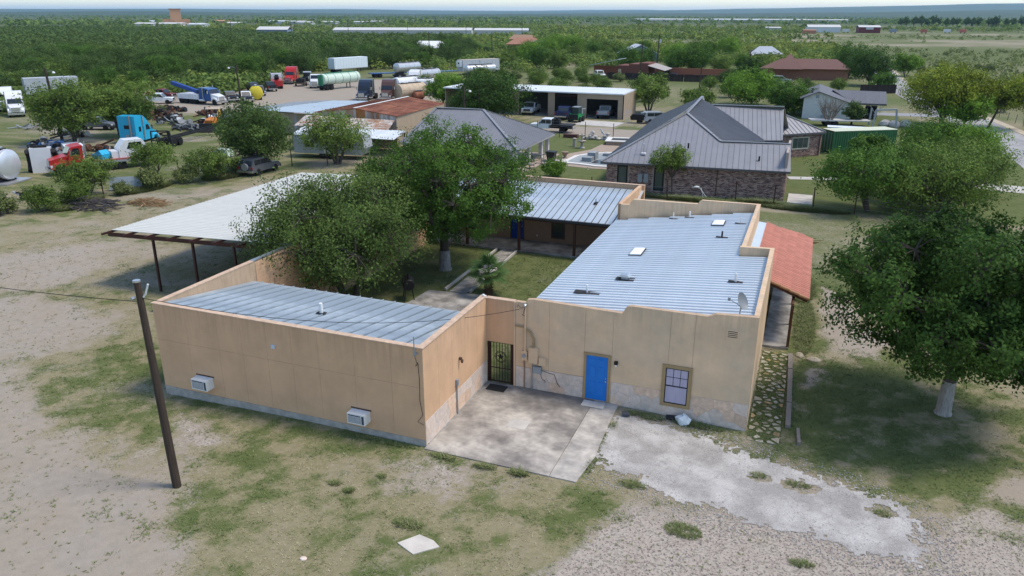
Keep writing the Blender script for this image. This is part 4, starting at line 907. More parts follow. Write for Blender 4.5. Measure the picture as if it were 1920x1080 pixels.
for s, h in ((2.9, .75), (3.45, .8)):
    e = thing('electric_box', 'grey electric panel on the brick wall, %s of the pair' % ('left' if s < 3 else 'right'), 'electric box'); mb = MB(); vs = [PH(a, z, o) for o in (.02, .16) for a, z in ((s, 1.0), (s + .42, 1.0), (s + .42, 1.0 + h), (s, 1.0 + h))]
    mb.add(vs, [(3, 2, 1, 0), (4, 5, 6, 7), (0, 1, 5, 4), (1, 2, 6, 5), (2, 3, 7, 6), (3, 0, 4, 7)]).obj('case', grey_m, e); MB().tube([PH(s + .2, 1 + h, .08), PH(s + .2, 2.58, .08)], .025, 6).obj('pipe', grey_m, e)
t = thing('weatherhead', 'white service weatherhead on the front slope of the brick house', 'mast', (-1.9, 47.3, 3.4)); MB().tube([(0, 0, -.1), (0, 0, .9), (-.12, -.05, 1.0), (-.3, -.05, .92)], .04, 6).obj('pipe', silver, t); B(-.2, .2, -.2, .2, -.02, .12).obj('flange', pvc, t)
for x, y, z, l in ((1.9, 48.6, 4.05, 'small dark roof vent left on the front slope of the brick house'), (8.2, 48.1, 3.35, 'small dark roof vent right on the front slope of the brick house')): tag(MB().box(-.07, .07, -.07, .07, -.1, .38).obj('roof_vent', black_m, loc=(x, y, z)), l, 'roof vent')
tag(MB().tube([(3.9, 46.0, .2), (3.7, 45.9, .95), (2.9, 45.9, 1.0)], .03, 6).tube([(3.6, 45.9, .95), (4.2, 45.8, .25)], .025, 6).ball((3.3, 45.9, 1.05), .14, 8, 5, (1.8, 1, .7)).obj('garden_tap', pvc), 'white standpipe with hose in the bed before the brick wall', 'tap')

# ---------------------------------------------------------------- pavilion
PV = thing('pavilion', 'open pavilion with a grey hip roof on white columns', 'pavilion')
e1, e2, e3, e4 = (-15.3, 50.3, 2.4), (-15.5, 62.9, 2.4), (-28.9, 62.9, 2.4), (-28.8, 50.3, 2.4); q1, q2 = (-21.8, 56.6, 5.5), (-27.4, 56.4, 5.5)
seam_roof(PV, [e4, e1, q1, q2], (1, 0, 0), .42, seam_grey); seam_roof(PV, [e1, e2, q1], (0, 1, 0), .42, seam_grey); seam_roof(PV, [e2, e3, q2, q1], (1, 0, 0), .6, seam_grey); seam_roof(PV, [e3, e4, q2], (0, 1, 0), .6, seam_grey)
for a, b in ((e1, q1), (e2, q1), (q1, q2), (e4, q2)): capbar(PV, a, b, M('ridge metal', (.25, .255, .265)))
MB().beam((-15.4, 50.4, 2.28), (-15.55, 62.8, 2.28), .12, .2).beam((-15.4, 50.4, 2.285), (-28.7, 50.4, 2.285), .12, .2).obj('fascia', M('pale fascia', (.30, .30, .30), .6), PV)
colm = M('white column paint', (.58, .56, .53), .7, var=.08)
for x, y in ((-15.95, 51.2), (-16.05, 55.4), (-16.1, 59.6), (-16.15, 62.0), (-20.5, 51.2), (-24.5, 51.2), (-28.3, 51.2)): MB().box(x - .2, x + .2, y - .2, y + .2, .25, 2.25).box(x - .26, x + .26, y - .26, y + .26, .06, .26).obj('column', colm, PV)
B(-29, -14.9, 49.6, 63, -.1, .055).obj('slab', M('pinkish pavers', (.36, .29, .25), .9, var=.2, scale=3), PV)
B(-28.4, -28.2, 51.6, 62, .05, 2.2).obj('wall', dark_m, PV)
B(-18.2, -16.8, 52.0, 53.0, .055, 2.0).obj('cabinet', grey_m, PV)
def chairlike(x, y, rz, m, label):
    t = thing('patio_chair', label, 'chair', (x, y, .055), rz, 'patio chairs'); B(-.26, .26, -.26, .26, .38, .43).obj('seat', m, t); MB().beam((-.24, .24, .43), (-.24, .42, .95), .04).beam((.24, .24, .43), (.24, .42, .95), .04).beam((-.24, .40, .9), (.24, .40, .9), .3, .03).obj('backrest', m, t)
    for sx in (-1, 1):
        for sy in (-1, 1): MB().beam((sx * .23, sy * .23, .4), (sx * .27, sy * .27, 0), .035).obj('leg', m, t)
dg = M('dark grey plastic', (.08, .085, .095), .6)
chairlike(-14.9, 53.3, .4, dg, 'dark grey patio chair on the pavers between the pavilion columns'); chairlike(-15.4, 50.5, 2.6, white_m, 'white patio chair beside the nearest pavilion column'); chairlike(-14.6, 56.5, 1.2, dg, 'dark patio chair next to the black rubbish bin')
t = thing('rubbish_bin', 'black wheeled rubbish bin beside the pavilion columns', 'bin', (-14.35, 58.2, .0)); mb = MB(); mb.add([(x * k, y * k, z) for z, k in ((0.05, .36), (1.05, .48)) for x, y in ((-1, -1), (1, -1), (1, 1), (-1, 1))], [(3, 2, 1, 0), (4, 5, 6, 7), (0, 1, 5, 4), (1, 2, 6, 5), (2, 3, 7, 6), (3, 0, 4, 7)]).obj('body', M('black plastic', (.018, .019, .02), .5), t); B(-.52, .52, -.55, .5, 1.055, 1.16).obj('lid', M('black plastic', (.018, .019, .02)), t)

# ---------------------------------------------------------------- pool, spa and garden ornaments
PL = thing('swimming_pool', 'empty grey plaster swimming pool with white coping', 'pool')
cop = M('white coping stone', (.62, .60, .56), .85, var=.1); plaster = M('grey pool plaster', (.26, .29, .30), .8, var=.15, scale=1.2)
po = [(-13.1, 57.8), (-12.9, 62.4), (-11.6, 64.6), (-9.2, 66.4), (-5.7, 66.6), (-5.7, 57.6), (-7.0, 56.9), (-9.0, 56.8), (-11.0, 57.4), (-12.2, 57.5)]
cxp, cyp = -9.0, 61.5
inn = [(cxp + (x - cxp) * .87, cyp + (y - cyp) * .87) for x, y in po]; n = len(po)
mb = MB(); mb.add([(x, y, .14) for x, y in po] + [(x, y, .14) for x, y in inn] + [(x, y, -.1) for x, y in po], [(i, (i + 1) % n, n + (i + 1) % n, n + i)[::-1] for i in range(n)] + [(i, (i + 1) % n, 2 * n + (i + 1) % n, 2 * n + i) for i in range(n)]); mb.obj('coping', cop, PL)
mb = MB(); mb.add([(x, y, .139) for x, y in inn] + [(cxp + (x - cxp) * .9, cyp + (y - cyp) * .9, .045) for x, y in inn], [tuple(range(n, 2 * n))] + [(i, (i + 1) % n, n + (i + 1) % n, n + i) for i in range(n)]); mb.obj('basin', plaster, PL)
MB().prism([(cxp + (x - cxp) * .45 + .6, cyp + (y - cyp) * .42 - 1.2) for x, y in inn], .05, .056).obj('drain_puddle', M('dark wet plaster', (.03, .035, .04), .3), PL)
MB().box(-11.2, -10.1, 59.4, 60.6, .05, .5).box(-10.9, -10.0, 60.6, 62.0, .05, .85).obj('steps', plaster, PL); B(-9.9, -6.2, 63.6, 64.4, .05, .32).obj('bench', plaster, PL)
SPA = thing('spa', 'raised square spa with white coping behind the pool', 'spa', (-10.3, 73.3, 0), R(8)); MB().box(-1.5, 2.4, -1.6, -1.2, .0, .45).box(-1.5, 2.4, 1.2, 1.6, 0, .45).box(-1.5, -1.1, -1.2, 1.2, 0, .45).box(2.0, 2.4, -1.2, 1.2, 0, .45).obj('wall', M('pool deck tan', (.33, .26, .20), .9), SPA); MB().box(-1.65, 2.55, -1.75, -1.1, .452, .55).box(-1.65, 2.55, 1.1, 1.75, .452, .55).box(-1.65, -1.0, -1.1, 1.1, .452, .55).box(1.9, 2.55, -1.1, 1.1, .452, .55).obj('coping', cop, SPA); B(-1.1, 2.0, -1.2, 1.2, .05, .3).obj('basin', plaster, SPA)
MB().prism([(-14.2, 56.6), (-14.0, 64.0), (-12.4, 67.5), (-12.2, 71.8), (-6, 72), (-5.7, 56.2), (-9, 55.9)], -.1, .03).obj('pool_deck', M('pool deck tan', (.33, .26, .20), .9, var=.15), kind='structure')
MB().prism([(-14.9, 56.5), (-14.9, 59.6), (-13.2, 60.3), (-13.2, 57.2)], -.1, .042).obj('pool_path', conc_clean, kind='structure')
urn_m = M('cast stone', (.36, .33, .28), .9, var=.2)
t = thing('fountain', 'two tiered cast stone fountain on the lawn behind the pool', 'fountain', (-13.75, 68.2, 0)); MB().lathe((0, 0, 0), [(.4, 0), (.4, .12), (.18, .2), (.14, .6), (.5, .85), (.52, .92), (.3, .9), (.1, .95)], 16).obj('lower_bowl', urn_m, t, True); MB().lathe((0, 0, .95), [(.1, 0), (.09, .45), (.34, .62), (.36, .68), (.1, .66), (.06, .85)], 16).obj('upper_bowl', urn_m, t, True)
t = thing('planter_urn', 'squat brown urn on a pedestal at the left pool corner', 'urn', (-13.6, 60.9, 0)); MB().lathe((0, 0, 0), [(.26, 0), (.26, .1), (.12, .2), (.3, .5), (.42, .72), (.34, .74)], 14).obj('bowl', M('terracotta stone', (.27, .20, .15), .9, var=.2), t, True)
tag(MB().lathe((-14.9, 68.9, 0), [(.24, 0), (.22, .9), (.28, .95), (.26, 1.05), (.05, 1.1)], 12).obj('stone_pedestal', urn_m), 'grey stone pedestal on the lawn left of the fountain', 'pedestal')
rocks_m = M('white limestone', (.50, .47, .42), .95, var=.2, scale=3)
rs = random.Random(9)
for nm, cx, cy, n_, sp, lab in (('stone_heap', -14.5, 75.4, 46, 1.25, 'sprawling heap of pale limestone rocks beyond the fountain'), ('stone_heap', -12.5, 75.6, 30, .62, 'steep small heap of pale limestone rocks on a pallet right of the larger heap')):
    mb = MB()
    for k in range(n_):
        d = rs.random(); a = rs.random() * 6.28; mb.ball((cx + math.cos(a) * d * sp, cy + math.sin(a) * d * sp * .6, (1 - d) * 1.0 * rs.random() + .08), rs.uniform(.14, .3), 6, 4, (1, rs.uniform(.6, 1), rs.uniform(.5, .8)))
    tag(mb.obj(nm, rocks_m, kind=None), lab, 'rocks')
tag(MB().beam((-13.6, 76.4, 1.25), (-12.2, 75.0, .1), .12).beam((-13.4, 76.2, .9), (-12.0, 75.4, .05), .1).obj('pipe_bundle', grey_m), 'long grey pipes leaning between the two rock heaps', 'pipes')
tag(B(-18.4, -16.5, 75.4, 76.2, .0, .45).obj('rusty_trough', M('rusty trough', (.09, .04, .03), .85, var=.3)), 'rusty brown trough lying behind the parked flatbed', 'trough')

# ---------------------------------------------------------------- long tan garage
GA = thing('garage_building', 'long tan metal garage with open bays and a flat white roof', 'garage', (0, 96.3, 0))
B(-46, -15.35, -.35, 9.2, 3.72, 3.9).obj('roof', corr_white, GA)
for k in range(76): x = -45.9 + k * .4; B(x, x + .06, -.35, 9.2, 3.9, 3.93).obj('roof_rib', corr_white, GA)
def clad(x0, x1, z0, z1, y=0):
    n = max(1, int((x1 - x0) / .3)); w = (x1 - x0) / n
    B(x0, x1, y + .02, y + .12, z0, z1).obj('wall', tan_clad, GA)
    for i in range(n): B(x0 + i * w + .01, x0 + (i + 1) * w - .01, y, y + .02, z0, z1).obj('cladding_panel', tan_clad, GA)
clad(-16.2, -15.4, 0, 3.72); clad(-21.2, -16.2, 2.95, 3.72); clad(-22.75, -21.2, 0, 3.72); clad(-27.7, -26.5, 0, 3.72); clad(-33.6, -32.6, 0, 3.72); clad(-40, -38.8, 0, 3.72)
B(-15.46, -15.35, .12, 9.1, 0, 3.72).obj('wall', tan_clad, GA)
for i in range(24): B(-15.35, -15.33, .15 + i * .37, .15 + i * .37 + .35, 0, 3.72).obj('cladding_panel', tan_clad, GA)
B(-46, -15.46, 9.0, 9.1, 0, 3.7).obj('wall', M('dark interior metal', (.06, .06, .062), .8, var=.3, scale=2, stretch=(4, 1, .3)), GA)
B(-45.9, -45.8, .2, 9.0, 0, 3.7).obj('wall', tan_clad, GA)
for z in (2.2, 3.25): B(-26.5, -22.75, 8.6, 8.7, z, z + .12).obj('girt', brown_steel, GA)
B(-26.5, -22.75, .05, .15, 3.2, 3.32).obj('girt', brown_steel, GA); MB().box(-24.4, -24.3, .05, .15, 3.32, 3.72).obj('girt', brown_steel, GA)
for x in (-21.2, -16.3, -27.7): MB().box(x, x + .08, -.03, .15, 0, 2.95 if x > -22 else 3.7).obj('jamb', black_m, GA)
B(-15.42, -15.28, -.06, .02, 0, 3.75).obj('downspout', black_m, GA)
B(-46, -15.5, .1, 9.0, -.05, .03).obj('floor', conc_grey, GA)
sh = MB(); rs = random.Random(4)
for k in range(14): sh.box(*(lambda x, z: (x, x + .3, 6.9, 7.2, z, z + .25))(-17.4 + rs.random() * .8, rs.random() * 2))
tag(sh.obj('tool_shelf', M('workshop clutter', (.16, .13, .11), .8, var=.5, scale=6), loc=(0, 96.3, 0)), 'cluttered tool shelf inside the right garage bay', 'shelf')
tag(MB().cyl((-20.7, 92.2, 0), (-20.7, 92.2, 1.9), .05, 8).box(-20.75, -20.2, 92.15, 92.25, 1.85, 1.95).obj('white_post', pvc), 'white post with a short arm before the garage pillar', 'post')
lad = MB().beam((-14.0, 92.3, 0), (-14.0, 92.9, 2.0), .05).beam((-13.45, 92.3, 0), (-13.45, 92.9, 2.0), .05)
for k in range(6): lad.beam((-14.0, 92.36 + k * .1, .2 + k * .33), (-13.45, 92.36 + k * .1, .2 + k * .33), .05)
tag(lad.obj('step_ladder', silver), 'aluminium step ladder standing beside the black tank cart', 'ladder')
t = thing('tank_cart', 'black two wheeled tank cart parked beside the garage corner', 'cart', (-12.2, 93.3, 0)); MB().prism([(-1.1, .5), (1.1, .5), (1.2, 1.0), (.8, 1.35), (-.9, 1.35), (-1.2, 1.0)], -.6, .6, 'y').obj('body', black_m, t); MB().box(.3, .8, -.3, .3, 1.35, 1.6).obj('engine', grey_m, t)
for y in (-.7, .7): MB().lathe((0.2, y, .35), [(.2, -.1), (.35, -.09), (.35, .09), (.2, .1)], 14, 'y').obj('wheel', mat_rub, t)

# ---------------------------------------------------------------- shop buildings in the truck yard
SH = thing('shop_building', 'tan metal shop with a rusted red low gable roof', 'workshop')
xl, xr, xm, y0, y1 = -48.6, -36.8, -42.8, 63.7, 79.0
seam_roof(SH, [(xr + .2, y0 - .2, 3.3), (xr - .6, y1, 3.3), (xm - .5, y1, 4.0), (xm, y0 - .2, 4.0)], (0, 1, 0), .8, rust_roof, rib=(.06, .03)); seam_roof(SH, [(xl - .2, y0 - .2, 3.3), (xl - .6, y1, 3.3), (xm - .5, y1, 4.0), (xm, y0 - .2, 4.0)], (0, 1, 0), .8, rust_roof, rib=(.06, .03))
capbar(SH, (xm, y0 - .2, 4.02), (xm - .5, y1, 4.02), white_m, .3)
n = 26; w = (xr - xl) / n; od = M('orange rust sheet', (.32, .14, .045), .85, var=.2)
for i in range(n):
    x = xl + i * w; zt = 3.25 + .68 * (1 - abs((x + w / 2) - xm) / 5.9); MB().prism([(x + .01, 0), (x + w - .01, 0), (x + w - .01, zt), (x + .01, zt)], y0, y0 + .06, 'y').obj('cladding_panel', od if i in (13, 14, 15) else rusty_white, SH)
for i in range(30): y = y0 + i * .5; B(xr - .08 - i * .02, xr - i * .02, y + .01, y + .49, 0, 3.25).obj('cladding_panel', tan_clad, SH)
B(xl + .1, xr - .2, y0 + .07, y0 + .12, 0, 3.2).obj('wall', rusty_white, SH); B(xl - .6, xl - .5, y0, y1, 0, 3.25).obj('wall', rusty_white, SH); B(xl - .5, xr - .6, y1 - .1, y1, 0, 3.3).obj('wall', tan_clad, SH)
LN = thing('lean_to', 'low lean-to with rust streaked ribbed roof in front of the rusted shop', 'shed')
seam_roof(LN, [(-50.2, 63.4, 2.85), (-36.9, 63.4, 2.85), (-35.4, 59.0, 2.2), (-48.6, 58.6, 2.2)], (1, 0, 0), .42, rusty_white, rib=(.07, .04))
seam_roof(LN, [(-47.0, 58.4, 2.22), (-33.0, 59.3, 2.22), (-31.9, 54.2, 1.98), (-45.4, 54.0, 1.98)], (1, 0, 0), .5, corr_white, rib=(.06, .03))
for x, y, z in ((-45.2, 54.2, 1.95), (-40.5, 54.2, 1.95), (-36, 54.3, 1.95), (-32.1, 54.4, 1.95), (-33.2, 59.1, 2.2)): MB().box(x - .06, x + .06, y - .06, y + .06, 0, z).obj('post', brown_steel, LN)
B(-44.5, -34.5, 59.6, 59.7, 0, 2.2).obj('wall', M('dim tan wall', (.26, .2, .15), .9), LN)
FS = thing('flat_shed', 'long flat grey metal roofed shed behind the rusted shop', 'shed')
seam_roof(FS, [(-59.6, 65.3, 2.85), (-48.8, 63.9, 3.05), (-50.3, 80.0, 3.05), (-56.5, 79.2, 2.95)], (0, 1, 0), .9, M('dull galvanised roof', (.46, .53, .57), .5, .2, var=.1, rnd=.04), rib=(.06, .02))
seam_roof(FS, [(-59.7, 65.3, 2.85), (-56.6, 79.2, 2.95), (-62.6, 78.0, 2.6), (-63.5, 66.2, 2.5)], (0, 1, 0), .9, M('old grey roof', (.30, .33, .35), .6, .1, var=.15, rnd=.05), rib=(.06, .02))
for x0, x1, yy in ((-63.2, -59.8, 66.4), (-59.6, -49, 65.4)):
    for i in range(int((x1 - x0) / .6)): B(x0 + i * .6, x0 + i * .6 + .58, yy, yy + .06, 0, 2.45 if x0 < -60 else 2.7).obj('cladding_panel', tan_clad if i % 5 else rusty_white, FS)
B(-60, -50.5, 78.6, 78.8, 0, 2.7).obj('wall', tan_clad, FS); B(-62.9, -62.8, 66.5, 77.8, 0, 2.45).obj('wall', tan_clad, FS)
CT = thing('travel_trailer', 'pale grey travel trailer parked under the lean-to roof', 'caravan', (-38.3, 51.7, 0), R(8)); mb = MB(); mb.prism([(-4.3, .55), (3.9, .55), (4.3, 1.3), (4.1, 2.55), (-4.3, 2.6)], -1.2, 1.2, 'y').obj('body', M('grey trailer skin', (.36, .39, .42), .5, var=.08), CT)
for x in (-2.9, 1.9): window(CT, (lambda s, z, o, x=x: (x + s, -1.205 - o, 1.3 + z)), 1.1, .7, .06, black_m, glass_m, (0, 0), False)
MB().prism([(-.6, .6), (.1, .6), (.1, 2.3), (-.6, 2.3)], -1.23, -1.2, 'y').obj('door', white_m, CT)
for x in (-.9, 0): MB().lathe((x, -1.1, .36), [(.2, -.1), (.36, -.09), (.36, .09), (.2, .1)], 14, 'y').obj('wheel', mat_rub, CT)

# ---------------------------------------------------------------- container, houses, fences to the right
green_c = M('green container paint', (.028, .12, .045), .6, var=.15, scale=1.2, rnd=.04); cream_c = M('cream container roof', (.52, .54, .40), .7, var=.1)
CN = thing('shipping_container', 'green shipping container with cream roof and faded white lettering', 'container', (14.7, 75.2, 0), R(33))
Lc, Wc, Hc = 8.4, 2.44, 2.6
B(.06, Lc - .06, .06, Wc - .06, .1, Hc - .06).obj('body', green_c, CN)
for i in range(28): x = .1 + i * .293; B(x, x + .16, 0.0, .06, .15, Hc - .12).obj('corrugation', green_c, CN)
for i in range(2):
    d = B(-.02, .05, .06 + i * 1.17, .06 + i * 1.17 + 1.14, .15, Hc - .1).obj('door', green_c, CN)
    for k in (.3, .85): MB().cyl((-.05, .06 + i * 1.17 + k, .2), (-.05, .06 + i * 1.17 + k, Hc - .15), .025, 6).obj('lock_rod', silver, d)
MB().box(0, Lc, 0, .08, 0, .14).box(0, Lc, 0, .08, Hc - .12, Hc).box(0, .08, 0, .08, .14, Hc - .12).box(Lc - .08, Lc, 0, .08, .14, Hc - .12).box(0, .08, Wc - .08, Wc, .0, Hc).obj('frame', green_c, CN)
B(-.02, Lc + .02, -.02, Wc + .02, Hc, Hc + .05).obj('roof', cream_c, CN)
MB().beam((0, 0, Hc + .03), (0, Wc, Hc + .03), .06).obj('edge_rail', M('rust edge', (.25, .13, .07), .8), CN)
def text(body, size, mat, parent, loc, rot, name='lettering', ext=.004):
    cu = bpy.data.curves.new(name, 'FONT'); cu.body = body; cu.size = size; cu.extrude = ext; cu.align_x = 'CENTER'; cu.align_y = 'CENTER'
    o = bpy.data.objects.new(name, cu); COL.objects.link(o); dg_ = bpy.context.evaluated_depsgraph_get(); me = bpy.data.meshes.new_from_object(o.evaluated_get(dg_)); bpy.data.objects.remove(o)
    me.materials.clear(); me.materials.append(mat); me.name = name; q = bpy.data.objects.new(name, me); COL.objects.link(q); q.parent = parent; q.location = loc; q.rotation_euler = rot; return q
text('CAI', .95, white_m, CN, (3.0, -.012, 1.45), (R(90), 0, 0))
tag(B(-2.2, 2.6, -.9, .9, 2.2, 2.3).obj('white_canopy', corr_white, loc=(16.2, 82.5, 0)), 'low white flat cover behind the green container', 'cover')
H2 = thing('white_house', 'white walled house with grey shingle gable roof and side carport', 'house')
MB().prism([(10.5, 0), (17.4, 0), (17.4, 2.55), (12.6, 4.15), (10.5, 3.3)], 108.6, 122, 'y').obj('wall', white_wall, H2)
for a in ([(9.9, 108.1, 3.1), (12.6, 108.1, 4.25), (12.6, 122.5, 4.25), (9.9, 122.5, 3.1)], [(12.6, 108.1, 4.25), (18.0, 108.1, 2.45), (18.0, 122.5, 2.45), (12.6, 122.5, 4.25)]): seam_roof(H2, a, (0, 1, 0), 1.0, shingle, rib=None, t=.12, name='shingle_course')
seam_roof(H2, [(14.6, 116.2, 3.9), (22.6, 116.2, 3.9), (22.6, 111.5, 2.35), (17.8, 111.5, 2.4)], (1, 0, 0), 1.0, shingle, rib=None, t=.1, name='shingle_course'); seam_roof(H2, [(14.6, 116.2, 3.9), (22.6, 116.2, 3.9), (22.6, 121, 2.3), (14.6, 121, 2.3)], (1, 0, 0), 1.0, shingle, rib=None, t=.1, name='shingle_course')
B(17.8, 22.6, 111.4, 111.5, 2.15, 2.4).obj('fascia', fascia_grey, H2); MB().beam((22.3, 111.7, 2.2), (20.6, 112.2, 0), .07).obj('post', silver, H2); MB().beam((20.2, 111.7, 2.2), (21.7, 111.9, .2), .07).obj('post', silver, H2); MB().beam((22.4, 120.5, 2.2), (22.4, 120.5, 0), .1).obj('post', silver, H2)
B(12.2, 12.7, 108.55, 108.6, 3.2, 3.7).obj('vent', grey_m, H2); B(13.3, 14.6, 108.3, 108.55, .1, .7).obj('ac_unit', grey_m, H2)
for k in range(4): tag(B(-.16, .16, -.2, .2, 0, .14).obj('roof_vent', black_m, loc=(11.6, 110.3 + k * 2.2, 3.85)), 'dark square roof vent in the row on the left slope of the grey shingle roof', 'roof vent', 'roof vents on the grey shingle roof')
def slat_fence(name, label, pts, h, mat, w=.16, cat='fence', gap=.012):
    t = thing(name, label, cat); n_ = 0
    for a, b in zip(pts, pts[1:]):
        a, b = Vector((*a, 0)), Vector((*b, 0)); L = (b - a).length; d = (b - a).normalized(); n = int(L / w); nr = Vector((-d.y, d.x, 0)); me = None
        for i in range(n):
            hh = h * (1 + .03 * math.sin(i * 12.9898)); p = a + d * (i * w)
            vs = [p + d * s + nr * k + Vector((0, 0, z)) for z in (.05, hh) for s, k in ((0, 0), (w - gap, 0), (w - gap, .025), (0, .025))]
            MB().add(vs, [(3, 2, 1, 0), (4, 5, 6, 7), (0, 1, 5, 4), (1, 2, 6, 5), (2, 3, 7, 6), (3, 0, 4, 7)]).obj('board', mat, t)
        MB().beam(a + nr * .06 + Vector((0, 0, h * .75)), b + nr * .06 + Vector((0, 0, h * .75)), .06).beam(a + nr * .06 + Vector((0, 0, h * .25)), b + nr * .06 + Vector((0, 0, h * .25)), .06).obj('rail', mat, t)
    return t
dark_wood = M('dark stained fence wood', (.03, .022, .02), .85, var=.35, scale=5, rnd=.3)
slat_fence('wood_fence', 'dark stained board fence standing between the white house and the road', [(20.6, 156), (27.6, 158.5)], 1.75, dark_wood, .2)
H3 = thing('brown_house', 'house with brown shingle hip roof among the trees left of the road', 'house')
for a in ([(-2, 186, 2.7), (19.6, 189, 2.7), (16, 193, 4.9), (3, 191, 4.9)], [(-2, 186, 2.7), (3, 191, 4.9), (0, 197, 2.7)], [(1.5, 184.5, 2.7), (8.5, 185.5, 2.7), (5, 190.5, 6.2)], [(8.5, 185.5, 2.7), (7.5, 192.5, 2.7), (5, 190.5, 6.2)], [(19.6, 189, 2.7), (19.0, 196, 2.7), (16, 193, 4.9)]): MB().plate(a, .12).obj('roof', brown_shingle, H3)
MB().prism([(-1.2, 187), (19, 189.8), (18.4, 196), (-.4, 196)], 0, 2.65).obj('wall', M('red brick wall', (.24, .11, .075), .9, var=.2, scale=3), H3)
H4 = thing('red_house', 'dark red stucco house with stepped parapet and a grey porch roof', 'house', (-31.5, 176.5, 0), R(-4))
MB().prism([(-4.6, 0), (3.6, 0), (3.6, 3.8), (1.2, 3.8), (1.2, 3.5), (-1.5, 3.5), (-1.5, 3.1), (-4.6, 3.1)], 0, 7, 'y').obj('wall', red_wall, H4); seam_roof(H4, [(3.6, -1, 3.3), (3.6, 7, 3.5), (8.2, 6, 2.4), (8.2, -1.4, 2.2)], (0, 1, 0), .8, M('tan grey roof', (.33, .30, .27), .7), None, .08)
B(7.6, 7.9, -1.2, -.9, 0, 2.2).obj('post', wood_brown, H4); B(7.6, 7.9, 5.2, 5.5, 0, 2.2).obj('post', wood_brown, H4); B(-4.3, -3.5, -.02, 0, 1.2, 2.2).obj('window', M('tan blind', (.45, .36, .25), .8), H4); MB().plate([(-7.2, -1, 2.3), (-4.6, -1, 2.9), (-4.6, 5, 2.9), (-7.2, 5, 2.3)], .1).obj('side_roof', wood_brown, H4); B(-.4, .7, -.6, -.01, .1, 1.1).obj('ac_unit', white_m, H4)
B(-14, 22, 9, 9.3, 0, 2.3).obj('wall', M('orange brown wall', (.27, .10, .06), .9, var=.1), H4)
MB().plate([(-14, 5, 2.6), (-6, 5, 4.3), (-6, 12, 4.3), (-14, 12, 2.6)], .1).obj('shed_roof', M('dull galvanised roof', (.46, .53, .57)), H4)
slat_fence('wood_fence', 'dark board fence in front of the dark red house', [(-37, 170.5), (-18, 170.5), (-6, 172)], 1.7, dark_wood, .3)
H5 = thing('blue_house', 'blue grey gabled house behind the dark red house', 'house', (-42, 232, 0), R(24)); MB().prism([(-5.5, 0), (5.5, 0), (5.5, 3.4), (0, 6.0), (-5.5, 3.4)], 0, 9, 'y').obj('wall', M('blue grey siding', (.14, .19, .25), .8), H5)
for sx in (-1, 1): MB().plate([(0, -.5, 6.2), (sx * 6, -.5, 3.35), (sx * 6, 9.5, 3.35), (0, 9.5, 6.2)], .12).obj('roof', M('pale grey roof', (.45, .47, .5), .6), H5)
H6 = thing('grey_roof_house', 'small house with pale grey roof peak seen among the trees', 'house', (-6, 272, 0), R(10)); H6.scale = (.72, .72, .85); B(-7, 7, 0, 9, 0, 2.8).obj('wall', red_wall, H6)
for s in (-1, 1): MB().plate([(-3, 4.5, 5.6), (3, 4.5, 5.6), (8, 4.5 + s * 5.4, 2.7), (-8, 4.5 + s * 5.4, 2.7)], .15).obj('roof', M('pale blue grey roof', (.36, .39, .43), .7), H6)
H7 = thing('porch_house', 'house with white hip roof and red porch with pale columns', 'house', (-136, 262, 0), R(12)); MB().prism([(-6, 0), (9, 0), (9, 8), (-6, 8)], 0, 2.9).obj('wall', M('red wall', (.28, .08, .06), .9), H7)
for a in ([(-7, -2.5, 2.6), (10, -2.5, 2.6), (6, 3, 5), (-3, 3, 5)], [(-7, -2.5, 2.6), (-3, 3, 5), (-3, 6, 5), (-7, 10, 2.6)], [(10, -2.5, 2.6), (10, 10, 2.6), (6, 6, 5), (6, 3, 5)], [(-3, 3, 5), (6, 3, 5), (6, 6, 5), (-3, 6, 5)]): MB().plate(a, .1).obj('roof', M('white roof', (.68, .68, .66), .6), H7)
for k in range(7): B(-6.5 + k * 2.6, -6.1 + k * 2.6, -2.2, -1.8, 0, 2.6).obj('column', white_m, H7)
H8 = thing('tile_roof_house', 'house with reddish tile roof and an open pale shed among the mesquites', 'house', (-106, 300, 0), R(14)); MB().prism([(-8, 0), (6, 0), (6, 9), (-8, 9)], 0, 3.2).obj('wall', M('tan red wall', (.27, .16, .11), .9), H8)
for a in ([(-9, -1, 3.1), (7, -1, 3.1), (3, 4.5, 5.6), (-5, 4.5, 5.6)], [(-9, 10, 3.1), (7, 10, 3.1), (3, 4.5, 5.6), (-5, 4.5, 5.6)], [(7, -1, 3.1), (7, 10, 3.1), (3, 4.5, 5.6)], [(-9, -1, 3.1), (-9, 10, 3.1), (-5, 4.5, 5.6)]): MB().plate(a, .15).obj('roof', M('reddish tile', (.30, .155, .10), .9, var=.2), H8)
MB().plate([(3, -6, 3.6), (12, -6, 3.6), (12, 0, 4.6), (3, 0, 4.6)], .1).plate([(3, 0, 4.6), (12, 0, 4.6), (12, 5, 3.6), (3, 5, 3.6)], .1).obj('shed_roof', M('pale blue grey roof', (.36, .39, .43)), H8)
for x in (3.3, 7.5, 11.7): B(x - .15, x + .15, -5.8, -5.5, 0, 3.6).obj('post', wood_brown, H8)
H9 = thing('pergola', 'small open pergola with brown roof beyond the woods', 'pergola', (-150, 322, 0), R(10)); MB().plate([(-4, -3, 3), (4, -3, 3), (3, 2, 4.2), (-3, 2, 4.2)], .2).obj('roof', M('brown roof', (.28, .17, .11), .9), H9)
for x in (-3.6, 3.6): B(x - .2, x + .2, -2.6, -2.2, 0, 3).obj('post', wood_brown, H9)
